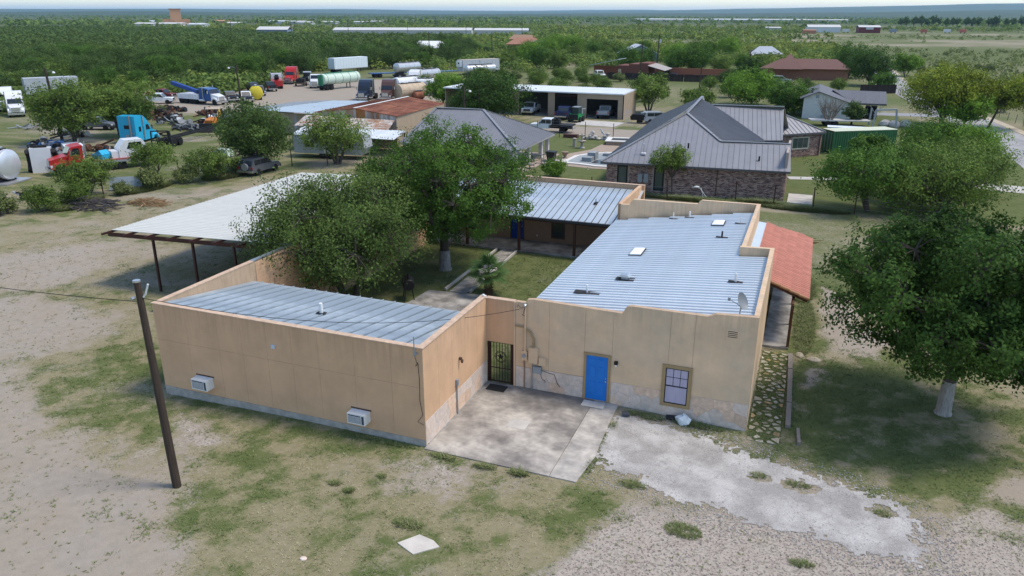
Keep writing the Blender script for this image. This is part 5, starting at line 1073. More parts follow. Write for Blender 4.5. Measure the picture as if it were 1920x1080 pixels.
H10 = thing('brick_house', 'small orange brick house half hidden by a tree at the pale clearing', 'house', (-128, 352, 0), R(14)); MB().prism([(-5, 0), (6, 0), (6, 8), (-5, 8)], 0, 3.6).obj('wall', M('orange brick far', (.36, .17, .10), .9), H10); MB().plate([(-6, -1, 3.5), (7, -1, 3.5), (5, 4, 5.5), (-4, 4, 5.5)], .2).plate([(-6, 9, 3.5), (7, 9, 3.5), (5, 4, 5.5), (-4, 4, 5.5)], .2).obj('roof', M('brown roof', (.28, .17, .11)), H10)
# far industrial sheds
def far_shed(name, label, x, y, rz, w, d, h, wallm, roofm, cat='shed', ridge=True, rise=2.):
    t = thing(name, label, cat, (x, y, 0), R(rz)); MB().box(-w / 2, w / 2, 0, d, 0, h).obj('wall', wallm, t)
    MB().plate([(-w / 2 - .3, -.4, h), (w / 2 + .3, -.4, h), (w / 2 + .3, d / 2, h + rise), (-w / 2 - .3, d / 2, h + rise)], .2).plate([(-w / 2 - .3, d + .4, h), (w / 2 + .3, d + .4, h), (w / 2 + .3, d / 2, h + rise), (-w / 2 - .3, d / 2, h + rise)], .2).obj('roof', roofm, t); return t
roofw = M('white roof far', (.50, .50, .485)); greyw = M('pale grey wall', (.42, .43, .42), .8)
far_shed('warehouse', 'very long low warehouse with white roof beyond the woods', -283, 512, 21, 104, 20, 3.6, greyw, roofw, 'warehouse', rise=1.6)
far_shed('warehouse', 'short white roofed warehouse right of the long one', -222, 560, 21, 42, 18, 3.2, greyw, roofw, 'warehouse', rise=1.4)
far_shed('metal_shed', 'pale gabled metal shed with blue grey front left of the warehouse', -358, 456, 20, 22, 14, 4.2, M('blue grey siding', (.14, .19, .25)), roofw, 'shed')
far_shed('metal_shed', 'maroon metal building with white roof edge and sign on the far pasture', 49, 746, 8, 17.5, 14, 5.0, M('maroon metal', (.13, .025, .03), .7), roofw, 'shed', rise=1.4)
tag(B(46, 52, 745.4, 745.7, 3.0, 4.9).obj('sign_board', M('pale sign', (.5, .5, .5), .7)), 'pale sign board on the front of the maroon building', 'sign')
far_shed('metal_shed', 'white metal building with pale roof left of the maroon one', 12, 760, 10, 28, 14, 4.5, M('white metal far', (.55, .58, .6), .6), roofw, 'shed')
far_shed('metal_shed', 'small orange roofed shed in front of the white metal building', 1, 700, 10, 10, 7, 2.6, M('orange brick far', (.36, .17, .10)), M('reddish tile', (.30, .155, .10)), 'shed', rise=.8)
far_shed('metal_shed', 'pale roofed low shed at the left end of the far pasture buildings', -34, 800, 10, 14, 9, 3, greyw, roofw, 'shed', rise=.8)
for k, (x, y, c, lb) in enumerate(((30, 748, (.55, .56, .56), 'white truck box parked between the far sheds'), (68, 752, (.20, .24, .3), 'grey parked truck right of the maroon building'), (92, 752, (.36, .12, .08), 'rust red container right of the far trucks'), (112, 770, (.55, .56, .58), 'pale trailer standing alone on the far pasture'), (124, 770, (.42, .12, .09), 'red trailer at the right end of the far row'))):
    t = thing('box_trailer', lb, 'trailer', (x, y, 0), R(10)); B(-2.6, 2.6, -1.3, 1.3, .9, 3.4).obj('body', M('far trailer %d' % k, c, .6), t); MB().lathe((-1.6, -1.1, .5), [(.5, -.1), (.5, .1)], 10, 'y').lathe((1.6, -1.1, .5), [(.5, -.1), (.5, .1)], 10, 'y').obj('wheels', mat_rub, t)
TW = thing('tower_building', 'tall orange tower building far away on the left skyline', 'tower', (-735, 760, 0), R(42)); tanf = M('orange render far', (.46, .25, .14), .9)
B(-6, 6, 0, 12, 0, 19).obj('tower', tanf, TW); B(-15, 16, 2, 14, 0, 8).obj('wing', tanf, TW); B(-7, 7, -.5, 12.5, 19, 20.2).obj('roof', M('brown roof', (.28, .17, .11)), TW)
rs = random.Random(17)
for k in range(30):   # white and grey roofs of the distant town and plants
    if k < 16: x, y = -620 - rs.random() * 330, 700 + rs.random() * 420
    else: x, y = -60 - rs.random() * 420 + (k - 16) * 12, 1900 + rs.random() * 160
    w = rs.uniform(14, 34) if k < 16 else rs.uniform(40, 110)
    tag(MB().box(-w / 2, w / 2, -6, 6, 0, rs.uniform(2, 3.2)).prism([(-6.4, 3), (6.4, 3), (0, 4.4)], -w / 2 - .5, w / 2 + .5, 'x').obj('far_building', rs.choice((roofw, greyw, M('white metal far', (.55, .58, .6)), tanf if k < 5 else roofw)), loc=(x, y, 0)), 'small pale building of the distant town on the left skyline' if k < 16 else 'long white shed in the thin far white row below the hills', 'building', 'far town buildings' if k < 16 else 'far white sheds')
# ================================================================== vehicles and yard clutter
glassv = M('vehicle glass', (.015, .02, .026), .12, var=.05, spec=.6)
chrome = M('chrome', (.55, .56, .57), .25, .85, var=.05)
tyre_m = mat_rub
rim_m = M('wheel rim', (.42, .42, .43), .4, .6, var=.1)
chas_m = M('black chassis', (.016, .016, .017), .7, var=.3)
lamp_m = M('lamp lens', (.6, .6, .58), .2, var=.05); red_lamp = M('red lamp', (.35, .02, .015), .3, var=.05)
def paint(name, c, r=.35): return M('paint ' + name, c, r, var=.07, scale=1.5, coat=.25, bump=0)
def wheel(parent, x, y, r=.5, w=.28, name='wheel'):
    key = ('wheel', round(r, 2), round(w, 2))
    if key not in MATS:
        MATS[key] = (MB().lathe((0, 0, 0), [(r * .58, -w / 2), (r * .95, -w / 2), (r, -w * .35), (r, w * .35), (r * .95, w / 2), (r * .58, w / 2)], 16, 'y').mesh('wheel', tyre_m), MB().lathe((0, 0, 0), [(.02, -w * .36), (r * .3, -w * .42), (r * .58, -w * .3), (r * .58, w * .3), (r * .3, w * .42), (.02, w * .36)], 12, 'y').mesh('rim', rim_m))
    a, b = MATS[key]; o = inst(name, a, parent, (x, y, r)); inst('rim', b, o); return o
def sidewin(parent, x0, x1, z0, z1, yw, name='side_window', slant=0):
    for s in (-1, 1): MB().prism([(x0, z0), (x1, z0), (x1 - slant, z1), (x0, z1)], s * yw - .012, s * yw + .012, 'y').obj(name, glassv, parent)
def veh(name, label, cat, x, y, h, z=0, group=None): return thing(name, label, cat, (x, y, z), R(h), group)
def semi(label, x, y, h, col, sleeper=True, fifth=True, wheels=True, z=0, name='semi_truck', roofh=3.75, stripe=None, nose=True, lower=None, group='trucks parked in the yard'):
    t = veh(name, label, 'truck', x, y, h, z, group)
    if wheels: MB().box(-3.4, 3.2, -.45, .45, .55, .85).obj('chassis', chas_m, t)
    cabp = [(1.75, .75), (1.75, 1.95), (1.35, 2.72), (.3, 2.85), (.3, .75)]
    MB().prism(cabp, -1.12, 1.12, 'y').obj('cab', col, t)
    if nose:
        hd = MB(); P = lambda x, w, z0, z1: [(x, -w, z0), (x, w, z0), (x, w, z1), (x, -w, z1)]
        hd.add(P(1.76, 1.0, .75, 1.92) + P(3.35, .72, .8, 1.52), [(4, 5, 6, 7), (0, 4, 7, 3), (1, 2, 6, 5), (3, 7, 6, 2), (0, 1, 5, 4)]).obj('hood', lower or col, t)
        fm_ = MB()
        for s in (-1, 1): fm_.tube([(1.9, s * .95, .75), (2.1, s * .98, 1.1), (2.5, s * .98, 1.2), (2.9, s * .95, 1.1), (3.2, s * .9, .7)], .2, 8)
        fm_.obj('fender', lower or col, t)
        B(3.352, 3.42, -.58, .58, .85, 1.5).obj('grille', chrome, t)
        MB().box(3.25, 3.55, -1.15, 1.15, .42, .72).obj('bumper', chrome, t)
        for s in (-1, 1): MB().box(3.18, 3.36, s * .88 - .16, s * .88 + .16, .82, 1.05).obj('headlight', lamp_m, t)
    ws = MB(); ws.add([(1.765, -.98, 1.98), (1.765, .98, 1.98), (1.39, .94, 2.66), (1.39, -.94, 2.66)], [(0, 1, 2, 3)]); ws.xf(Matrix.Translation((.02, 0, .01))).obj('windscreen', glassv, t)
    sidewin(t, .62, 1.45, 1.95, 2.6, 1.122, slant=.28)
    if sleeper:
        MB().prism([(.3, .75), (.3, 2.85), (1.25, 2.74), (.85, 3.3), (.25, roofh - .1), (-.4, roofh), (-1.6, roofh - .05), (-1.6, .75)], -1.14, 1.14, 'y').obj('sleeper', col, t)
        sidewin(t, -.9, -.45, 1.9, 2.5, 1.142, 'sleeper_window')
    for s in (-1, 1):
        MB().cyl((-.02 if sleeper else .1, s * 1.22, .8), (-.02 if sleeper else .1, s * 1.22, roofh - .05 if sleeper else 3.2), .075, 10).obj('exhaust_stack', chrome, t)
        MB().beam((1.4, s * 1.15, 2.3), (1.5, s * 1.42, 2.3), .04).box(1.44, 1.54, s * 1.42 - .09, s * 1.42 + .09, 1.95, 2.5).obj('mirror', chrome, t)
        if wheels: MB().lathe((-.5, s * .85, .75), [(.02, -.75), (.28, -.74), (.31, -.7), (.31, .7), (.28, .74), (.02, .75)], 14, 'x').obj('fuel_tank', chrome, t)
    if wheels:
        for s in (-1, 1):
            wheel(t, 2.5, s * .95, .5, .28)
            for xx in (-1.9 - .25, -3.1 - .05): wheel(t, xx, s * .88, .5, .55)
    if stripe: MB().box(-1.61, -1.6, -.8, .8, 1.2, 2.4).obj('back_panel', stripe, t)
    return t
def tanker(label, x, y, h, col, L=11, r=1.1, zc=1.95, band=None, wheels=True, name='tank_trailer', legs=True, cat='tank trailer', group='tanks and tank trailers in the yard', ends=.35):
    t = veh(name, label, cat, x, y, h, 0, group)
    MB().lathe((0, 0, zc), [(.02, -L / 2 - ends * .6), (r * .55, -L / 2 - ends * .5), (r * .9, -L / 2 - ends * .2), (r, -L / 2), (r, L / 2), (r * .9, L / 2 + ends * .2), (r * .55, L / 2 + ends * .5), (.02, L / 2 + ends * .6)], 24, 'x').obj('tank', col, t, True)
    for k in range(5): xx = -L * .42 + k * L * .21; MB().lathe((xx, 0, zc), [(r + .005, -.04), (r + .03, -.03), (r + .03, .03), (r + .005, .04)], 24, 'x').obj('hoop', band or col, t)
    MB().box(-L * .42, L * .42, -.32, .32, zc + r - .04, zc + r + .1).obj('catwalk', band or chas_m, t)
    for k in range(3): MB().cyl((-L * .3 + k * L * .3, 0, zc + r), (-L * .3 + k * L * .3, 0, zc + r + .22), .26, 12).obj('hatch', band or chrome, t)
    if wheels:
        MB().box(-L * .5, -L * .22, -.45, .45, .6, zc - r * .8).box(-L * .5 - .35, -L * .5, -1.15, 1.15, .55, .85).obj('chassis', chas_m, t)
        for s in (-1, 1):
            for xx in (-L * .44, -L * .44 + 1.25): wheel(t, xx, s * .85, .5, .55)
        if legs:
            for s in (-1, 1): MB().beam((L * .24, s * .5, zc - r * .8), (L * .24, s * .5, 0), .14).obj('landing_leg', chas_m, t)
    else:
        for xx in (-L * .3, L * .3): MB().box(xx - .12, xx + .12, -r * .8, r * .8, 0, max(.2, zc - r * .75)).obj('saddle', chas_m, t)
    return t
def pickup(label, x, y, h, col, name='pickup_truck', dual=False, flatbed=None, z=0, jeep=False, bedm=None, group=None, lower=None):
    t = veh(name, label, 'pickup', x, y, h, z, group); W = .95
    MB().prism([(-2.75 if flatbed is None else -.3, .55), (-2.75 if flatbed is None else -.3, 1.1), (.9, 1.12), (2.35, 1.08), (2.65, .95), (2.7, .5)], -W, W, 'y').obj('body', lower or col, t)
    MB().prism([(-.75, 1.1), (-.65, 1.75), (-.45, 1.86), (.75, 1.84), (1.25, 1.13)], -W + .06, W - .06, 'y').obj('cab', col, t)
    ws = MB(); ws.add([(1.255, -.78, 1.2), (1.255, .78, 1.2), (.80, .72, 1.80), (.80, -.72, 1.80)], [(0, 1, 2, 3)]).xf(Matrix.Translation((.012, 0, .012))).obj('windscreen', glassv, t)
    rw_ = MB(); rw_.add([(-.755, -.75, 1.2), (-.755, .75, 1.2), (-.67, .7, 1.72), (-.67, -.7, 1.72)], [(3, 2, 1, 0)]).xf(Matrix.Translation((-.015, 0, 0))).obj('rear_window', glassv, t)
    sidewin(t, -.6, .1, 1.22, 1.72, W - .055); sidewin(t, .16, 1.0, 1.22, 1.72, W - .055, slant=.32)
    if flatbed is None:
        MB().box(-2.6, -.85, -W + .12, W - .12, 1.101, 1.106).obj('bed_floor', chas_m, t); MB().box(-2.75, -.8, -W, -W + .08, 1.1, 1.26).box(-2.75, -.8, W - .08, W, 1.1, 1.26).box(-2.76, -2.68, -W + .08, W - .08, .7, 1.26).obj('bed_side', col, t)
        for s in (-1, 1): MB().box(-2.79, -2.76, s * .86 - .07, s * .86 + .07, .85, 1.15).obj('tail_light', red_lamp, t)
    else:
        MB().box(-3.6, -.7, -1.15, 1.15, .95, 1.12).obj('flatbed', flatbed, t); MB().box(-.85, -.75, -1.0, 1.0, 1.12, 1.9).obj('headache_rack', flatbed, t); MB().box(-3.4, .2, -.4, .4, .55, .8).obj('chassis', chas_m, t); MB().box(-1.7, -.95, -.5, .3, 1.12, 1.75).cyl((-1.3, .1, 1.7), (-1.3, .1, 2.0), .2, 10).obj('welder', chas_m, t)
    MB().box(2.62, 2.82, -W, W, .45, .68).obj('bumper', chrome if not jeep else chas_m, t); MB().box(-2.95 if flatbed is None else -3.7, -2.75 if flatbed is None else -3.6, -W, W, .5, .68).obj('rear_bumper', chrome if not jeep else chas_m, t)
    MB().box(2.66, 2.72, -.55, .55, .72, 1.0).obj('grille', chas_m, t)
    for s in (-1, 1):
        MB().box(2.6, 2.70, s * .76 - .14, s * .76 + .14, .78, 1.0).obj('headlight', lamp_m, t); MB().box(.95, 1.1, s * 1.06 - .1, s * 1.06 + .1, 1.2, 1.38).obj('mirror', chas_m, t)
        wheel(t, 1.75, s * .84, .4, .25); wheel(t, -1.8 if flatbed is None else -2.2, s * .84, .4, .25 if not dual else .45)
    return t
def suv(label, x, y, h, col, L=4.8, z=0, name='parked_car', cat='car', group=None, spare=False):
    t = veh(name, label, cat, x, y, h, z, group); W = .92; k = L / 4.8
    MB().prism([(-2.4 * k, .4), (-2.4 * k, 1.0), (1.0 * k, 1.02), (2.2 * k, .9), (2.4 * k, .7), (2.4 * k, .4)], -W, W, 'y').obj('body', col, t)
    MB().prism([(-2.35 * k, 1.0), (-2.1 * k, 1.62), (-1.8 * k, 1.72), (.3 * k, 1.7), (1.05 * k, 1.03)], -W + .08, W - .08, 'y').obj('cabin', col, t)
    ws = MB(); ws.add([(1.05 * k, -.76, 1.07), (1.05 * k, .76, 1.07), (.37 * k, .7, 1.66), (.37 * k, -.7, 1.66)], [(0, 1, 2, 3)]).xf(Matrix.Translation((.015, 0, .015))).obj('windscreen', glassv, t)
    rr = MB(); rr.add([(-2.35 * k, -.74, 1.08), (-2.35 * k, .74, 1.08), (-2.12 * k, .7, 1.58), (-2.12 * k, -.7, 1.58)], [(3, 2, 1, 0)]).xf(Matrix.Translation((-.02, 0, .0))).obj('rear_window', glassv, t)
    sidewin(t, -1.9 * k, -.9 * k, 1.1, 1.58, W - .075); sidewin(t, -.84 * k, .75 * k, 1.1, 1.58, W - .075, slant=.5)
    MB().box(2.36 * k, 2.5 * k, -W, W, .35, .6).obj('bumper', chas_m, t); MB().box(-2.5 * k, -2.38 * k, -W, W, .4, .62).obj('rear_bumper', chrome, t)
    for s in (-1, 1):
        MB().box(2.3 * k, 2.42 * k, s * .72 - .15, s * .72 + .15, .66, .82).obj('headlight', lamp_m, t); MB().box(-2.42 * k, -2.36 * k, s * .8 - .1, s * .8 + .1, .75, .98).obj('tail_light', red_lamp, t)
        wheel(t, 1.5 * k, s * .82, .36, .24); wheel(t, -1.45 * k, s * .82, .36, .24)
    if spare: MB().lathe((-2.55 * k, -.1, 1.0), [(.2, -.1), (.36, -.1), (.36, .1), (.2, .1)], 14, 'x').obj('spare_wheel', rim_m, t)
    return t
navy = paint('navy', (.018, .028, .05)); brownp = paint('brown', (.085, .045, .035)); whitep = paint('white', (.66, .67, .67)); redp = paint('red', (.42, .02, .02)); blackp = paint('black', (.012, .013, .016)); turq = paint('turquoise', (.02, .36, .58)); bluep = paint('blue', (.02, .08, .24)); greyp = paint('silver grey', (.30, .32, .34)); steel_t = M('brushed tank steel', (.50, .51, .51), .35, .6, var=.1, scale=1.5); tanp = M('tan tank paint', (.46, .36, .25), .6, var=.12)
ltgreen = M('pale green tank', (.50, .60, .50), .45, var=.08); dkgreen = M('dark green band', (.02, .16, .08), .5)
semi('dark navy semi truck with tall sleeper, left of the brown one behind the rusted shop', -67.3, 106.5, -76, navy)
semi('brown semi truck with tall sleeper, right of the navy one behind the rusted shop', -63.6, 108.6, -74, brownp)
semi('white semi truck with sloped sleeper pulling a silver tank', -71.2, 133.5, -76, whitep)
semi('bright red semi truck with chrome stacks beside the dark tractor', -102.6, 131.5, -70, redp)
semi('white flat nosed work truck between the tractor and the green tank trailer', -91.2, 125.0, -66, whitep, sleeper=False, roofh=3.0)
semi('white semi truck at the left edge of the yard, nearer the camera', -106.6, 65.2, -38, whitep)
semi('white semi truck partly out of view behind the nearer one at the left edge', -114.5, 69.5, -38, whitep)
tq = semi('turquoise truck cab without wheels, its back with a tall stack towards us', -67.6, 51.6, 103, turq, wheels=False, z=-.45, name='truck_cab', roofh=3.9, lower=turq)
MB().box(-1.63, -1.6, -.35, .35, 2.3, 2.75).obj('back_window', chas_m, tq); MB().box(-1.68, -1.6, -.2, .25, 1.0, 1.6).box(-1.66, -1.6, -.9, -.4, 1.7, 1.85).obj('fittings', grey_m, tq); MB().cyl((-1.75, -.55, .8), (-1.75, -.55, 3.95), .11, 10).obj('exhaust_stack', M('dull steel stack', (.25, .26, .27), .5, .5), tq)
g = tanker('green topped tank trailer with pale sides, its rear towards us', -84.8, 124.3, 78, ltgreen, 10.5, 1.15, 2.2, dkgreen)
MB().prism([(-.9, 2.6), (.9, 2.6), (.6, 3.2), (-.6, 3.2)], -5.0, 5.0, 'x').obj('top_panel', dkgreen, g); MB().box(-5.75, -5.4, -.6, .6, 1.0, 3.2).obj('rear_cabinet', dkgreen, g)
tanker('silver tank trailer coupled behind the white semi', -73.4, 142.0, 76, steel_t, 9.5, 1.1, 2.2)
tanker('shiny silver tank trailer standing behind the white semi, farthest of the tanks', -86.5, 158, 76, steel_t, 8, 1.15, 2.5)
tanker('silver grey tank trailer behind the dark oak, right of the reefer', -70.5, 168, 60, steel_t, 9, 1.05, 1.9)
tanker('white tank trailer behind the brown semi', -66.6, 121.5, 74, whitep, 7, 1.15, 2.1)
tanker('big tan storage tank lying with its flat end towards us', -60.4, 111.0, 72, tanp, 6.5, 1.35, 1.6, wheels=False, name='storage_tank', cat='tank', ends=.02)
tanker('rust brown drum lying beside the tan storage tank', -58.2, 110.2, 60, rust_roof, 2, .7, .9, wheels=False, name='storage_tank', cat='tank')
wt = tanker('small white tank raised on a tube stand beside the tan tank', -60.6, 117.6, 30, whitep, 3.4, .75, 2.6, wheels=False, name='storage_tank', cat='tank')
tanker('round white tank partly behind the bright green tree', -58.8, 122.0, 50, whitep, 2.4, 1.2, 1.7, wheels=False, name='storage_tank', cat='tank')
yt = tanker('bright yellow round tank beside the black pickups', -86.5, 98.6, -50, M('yellow tank', (.62, .50, .04), .5), 1.9, 1.2, 1.35, wheels=False, name='storage_tank', cat='tank')
al = tanker('large ribbed aluminium tank on a flat plate at the left edge', -60.9, 28.0, 14, M('aluminium', (.58, .60, .62), .4, .5, var=.06), 3.4, 1.42, 1.75, wheels=False, name='storage_tank', cat='tank', ends=.5); B(-2.2, 2.4, -1.7, 1.7, .02, .16).obj('base_plate', rim_m, al)
def box_trailer(label, x, y, h, col, L=12.5, refr=False, top=None):
    t = veh('box_trailer', label, 'trailer', x, y, h, 0, 'box trailers in the yard'); MB().box(-L / 2, L / 2, -1.28, 1.28, 1.15, 3.9).obj('body', col, t)
    MB().box(-L / 2 + .02, L / 2 - .02, -1.25, 1.25, 3.9, 3.94).obj('roof', top or col, t); MB().box(-L / 2, L / 2, -1.3, 1.3, 1.0, 1.15).obj('rail', rim_m, t)
    for k in range(13): xx = -L / 2 + .4 + k * (L - .8) / 12; MB().box(xx - .03, xx + .03, -1.31, -1.28, 1.15, 3.9).box(xx - .03, xx + .03, 1.28, 1.31, 1.15, 3.9).obj('side_post', col, t)
    for s in (-1, 1):
        for xx in (-L / 2 + 1, -L / 2 + 2.25): wheel(t, xx, s * .85, .5, .55)
        MB().beam((L / 2 - 2.2, s * .6, 1.0), (L / 2 - 2.2, s * .6, 0), .14).obj('landing_leg', chas_m, t)
    if refr: MB().box(L / 2, L / 2 + .5, -.9, .9, 2.2, 3.7).obj('cooling_unit', white_m, t); B(L / 2 + .5, L / 2 + .52, -.3, .3, 2.9, 3.3).obj('fan', chas_m, t)
box_trailer('plain white box trailer at the edge of the woods behind the green tank', -110.5, 168, 76, M('white trailer skin', (.62, .68, .72), .5, var=.04))
box_trailer('ribbed grey reefer trailer with white cooling unit and rusty roof behind the oak', -73.5, 174, -118, M('grey trailer skin far', (.42, .44, .46), .5, .1), 12.5, True, M('tan trailer roof', (.40, .34, .28), .8, var=.2))
for x, y, lb in ((-91, 156, 'dark blue flat trailer frame parked before the grassy mound'), (-80, 168, 'dark flat trailer frame behind the silver tanks')):
    t = veh('flat_trailer', lb, 'trailer', x, y, 50); MB().box(-5, 5, -1.1, 1.1, .95, 1.15).obj('deck', paint('blue', (.02, .08, .24)), t)
    for s in (-1, 1):
        wheel(t, -3.6, s * .85, .5, .5); wheel(t, -2.4, s * .85, .5, .5)
# wreckers
def wrecker(label, x, y, h, cabm, lowm, bodm, boomm, zb=1.0, boomrise=1.6, blen=6.4):
    t = semi(label, x, y, h, cabm, sleeper=False, name='tow_truck', roofh=3.0, lower=lowm); t['category'] = 'tow truck'
    MB().box(-1.0, .28, -1.1, 1.1, .85, 2.9).obj('sleeper', cabm, t)
    MB().box(-6.2, -1.1, -1.2, 1.2, .85, 1.75).obj('body', bodm, t); MB().box(-6.4, -6.2, -1.2, 1.2, .6, 1.5).obj('tail', bodm, t)
    b = MB(); b.beam((-1.6, 0, 1.9), (-1.6 - blen, 0, 1.9 + boomrise), .7, .6); b.obj('boom', boomm, t)
    MB().box(-2.2, -1.3, -.5, .5, 1.75, 2.4).obj('winch', chas_m, t)
    for s in (-1, 1): wheel(t, -4.6, s * .9, .5, .55); wheel(t, -5.75, s * .9, .5, .5)
    return t
wrecker('blue and white heavy tow truck with a long blue boom', -89.6, 89.3, -6, bluep, whitep, M('white body', (.62, .64, .66), .5), M('blue boom', (.012, .05, .22), .5), boomrise=1.5, blen=7.2)
rw2 = wrecker('red and white heavy tow truck with its boom and tail towards us', -100.4, 123.0, 128, whitep, redp, redp, chas_m, boomrise=.8, blen=4.2)
pickup('white pickup with black front behind the utility pole', -86.4, 95.2, -36, whitep, lower=blackp); pickup('black pickup close behind the blue and white tow truck', -89.2, 94.4, -36, blackp)
suv('dark suv at the back of the yard, farther from the yellow tank', -98.4, 112.6, -36, paint('black blue', (.014, .02, .032))); pickup('dark blue grey pickup beside the yellow tank', -91.6, 105.6, -40, paint('dusk blue', (.03, .045, .07))); pickup('black pickup with its tail towards the red tow truck', -95.6, 114.4, 140, blackp)
# tractor and loader
t = veh('tractor', 'dark farm tractor with a glazed cab between the red and white trucks', 'tractor', -97.6, 130.5, -62); MB().box(.2, 2.0, -.45, .45, .8, 1.7).obj('hood', chas_m, t); MB().box(-1.1, .2, -.75, .75, 1.0, 2.6).obj('cab', glassv, t); MB().box(-1.2, .3, -.85, .85, 2.6, 2.8).obj('roof', M('pale grey roof', (.45, .47, .5)), t)
for a, b in ((-1.1, .75), (-1.1, -.75), (.2, .75), (.2, -.75)): MB().box(a - .05, a + .05, b - .05, b + .05, 1.0, 2.6).obj('cab_post', chas_m, t)
for s in (-1, 1): wheel(t, -.7, s * .95, .85, .45); wheel(t, 1.5, s * .75, .5, .35)
t = veh('flat_trailer', 'low trailer loaded with black scrap in front of the dark tractor', 'trailer', -96.3, 126.2, -62); MB().box(-1.8, 1.8, -1.1, 1.1, .6, .75).obj('deck', M('brown deck', (.12, .08, .05), .9), t); MB().box(-1.2, 1.2, -.9, .9, .75, 1.6).ball((0, 0, 1.6), .6, 8, 5, (1.4, 1, .5)).obj('load', chas_m, t)
for s in (-1, 1): wheel(t, 0, s * 1.15, .4, .3)
orange = M('loader orange', (.48, .17, .03), .5, var=.15)
t = veh('backhoe', 'orange backhoe with flat canopy and black front bucket beside the grey shed', 'backhoe', -66.6, 64.6, -66)
MB().prism([(.2, .9), (2.3, .9), (2.4, 1.5), (.2, 1.75)], -.5, .5, 'y').obj('hood', orange, t); MB().box(-1.5, 2.2, -.4, .4, .6, .9).obj('chassis', chas_m, t); MB().box(-1.3, .35, -.95, .95, 2.75, 2.85).obj('canopy', tanp, t)
for a, b in ((-1.2, .8), (-1.2, -.8), (.25, .8), (.25, -.8)): MB().box(a - .05, a + .05, b - .05, b + .05, .9, 2.75).obj('canopy_post', chas_m, t)
MB().box(-.9, -.3, -.3, .3, 1.0, 1.6).obj('seat', chas_m, t)
for s in (-1, 1): MB().beam((.8, s * .65, 1.5), (3.0, s * .65, .8), .16, .22).obj('loader_arm', orange, t); wheel(t, -.9, s * .85, .75, .45); wheel(t, 1.8, s * .8, .5, .35)
MB().prism([(2.8, .2), (3.7, .1), (3.5, .35), (3.1, .5), (3.0, 1.15), (2.75, 1.15)], -1.15, 1.15, 'y').obj('bucket', chas_m, t)
MB().beam((-1.6, 0, .9), (-2.6, 0, 2.5), .25).beam((-2.6, 0, 2.5), (-3.4, 0, 1.2), .2).obj('hoe_arm', M('yellow arm', (.55, .36, .04), .6), t)
# red flatbed with white cab on deck
t = semi('red roll-back tow truck with white pickup cab on its deck behind the fence shrubs', -57.4, 35.2, -119, redp, sleeper=False, name='tow_truck', roofh=2.4); t['category'] = 'tow truck'
MB().box(-6.8, .1, -1.2, 1.2, .95, 1.15).obj('deck', M('red worn deck', (.30, .09, .08), .8, var=.3), t); MB().box(-6.8, .1, -1.25, -1.2, .8, 1.0).box(-6.8, .1, 1.2, 1.25, .8, 1.0).obj('deck_rail', grey_m, t); MB().beam((0.1, -1.1, 1.15), (.2, -1.05, 2.7), .12).beam((.1, 1.1, 1.15), (.2, 1.05, 2.7), .12).beam((.2, -1.05, 2.7), (.2, 1.05, 2.7), .12).obj('headache_rack', white_m, t)
def pt(t0, x, y): a = t0.rotation_euler.z; return t0.location.x + x * math.cos(a) - y * math.sin(a), t0.location.y + x * math.sin(a) + y * math.cos(a)
px_, py_ = pt(t, -4.6, 0); c = veh('pickup_cab', 'white pickup cab shell sitting on the red deck', 'cab', px_, py_, -119, 1.15); MB().prism([(-1.2, 0), (-1.2, 1.3), (-.9, 1.75), (.8, 1.75), (1.5, .9), (1.5, 0)], -.9, .9, 'y').obj('shell', whitep, c); sidewin(c, -.8, .7, .85, 1.5, .905, slant=.3); B(1.5, 2.2, -.8, .8, 0, .7).obj('nose', whitep, c)
px_, py_ = pt(t, -1.6, .1); tag(MB().box(-.7, .7, -.6, .6, 0, .5).prism([(-.6, .5), (.6, .5), (.2, .9)], -.5, .5, 'y').obj('engine_cover', turq, loc=(px_, py_, 1.15)), 'small turquoise panel lying on the red deck', 'panel')
# cab shells and noses standing on end
t = veh('truck_nose', 'white truck nose standing on end with black wheel wells beside the aluminium tank', 'truck nose', -61.6, 33.8, -48); MB().add([(0, -.75, 0), (0, .75, 0), (1.2, .95, 0), (1.2, -.95, 0), (.25, -.95, 2.5), (.25, .95, 2.5), (1.1, .95, 2.5), (1.1, -.95, 2.5)], [(3, 2, 1, 0), (4, 5, 6, 7), (0, 1, 5, 4), (1, 2, 6, 5), (2, 3, 7, 6), (3, 0, 4, 7)]).obj('shell', whitep, t)
for s in (-1, 1): MB().tube([(.9, s * 1.15, .2), (.2, s * 1.2, .8), (.2, s * 1.2, 1.6), (.9, s * 1.15, 2.2)], .28, 8).obj('wheel_well', chas_m, t)
MB().box(.5, .9, -.6, .6, 2.5, 2.75).box(.3, .6, -.9, -.4, 2.5, 2.9).obj('opening', chas_m, t)
t = veh('truck_cab', 'small white and grey cab shell tipped back right of the upended nose', 'cab', -61.0, 37.0, -30); MB().prism([(-.9, 0), (.9, 0), (.7, 2.2), (-.5, 2.3)], -.9, .9, 'y').obj('shell', whitep, t); MB().box(-1.5, -.55, -.85, .85, .2, 2.3).obj('back', grey_m, t); MB().box(.8, .9, -.6, .6, .7, 1.6).obj('opening', chas_m, t)
t = veh('truck_cab', 'pale teal cab shell behind the aluminium tank at the left edge', 'cab', -64.0, 31.0, -30); MB().prism([(-.9, 0), (.9, 0), (.7, 2.0), (-.5, 2.1)], -.9, .9, 'y').obj('shell', M('pale teal', (.25, .42, .45), .5), t); sidewin(t, -.4, .5, 1.2, 1.8, .905)
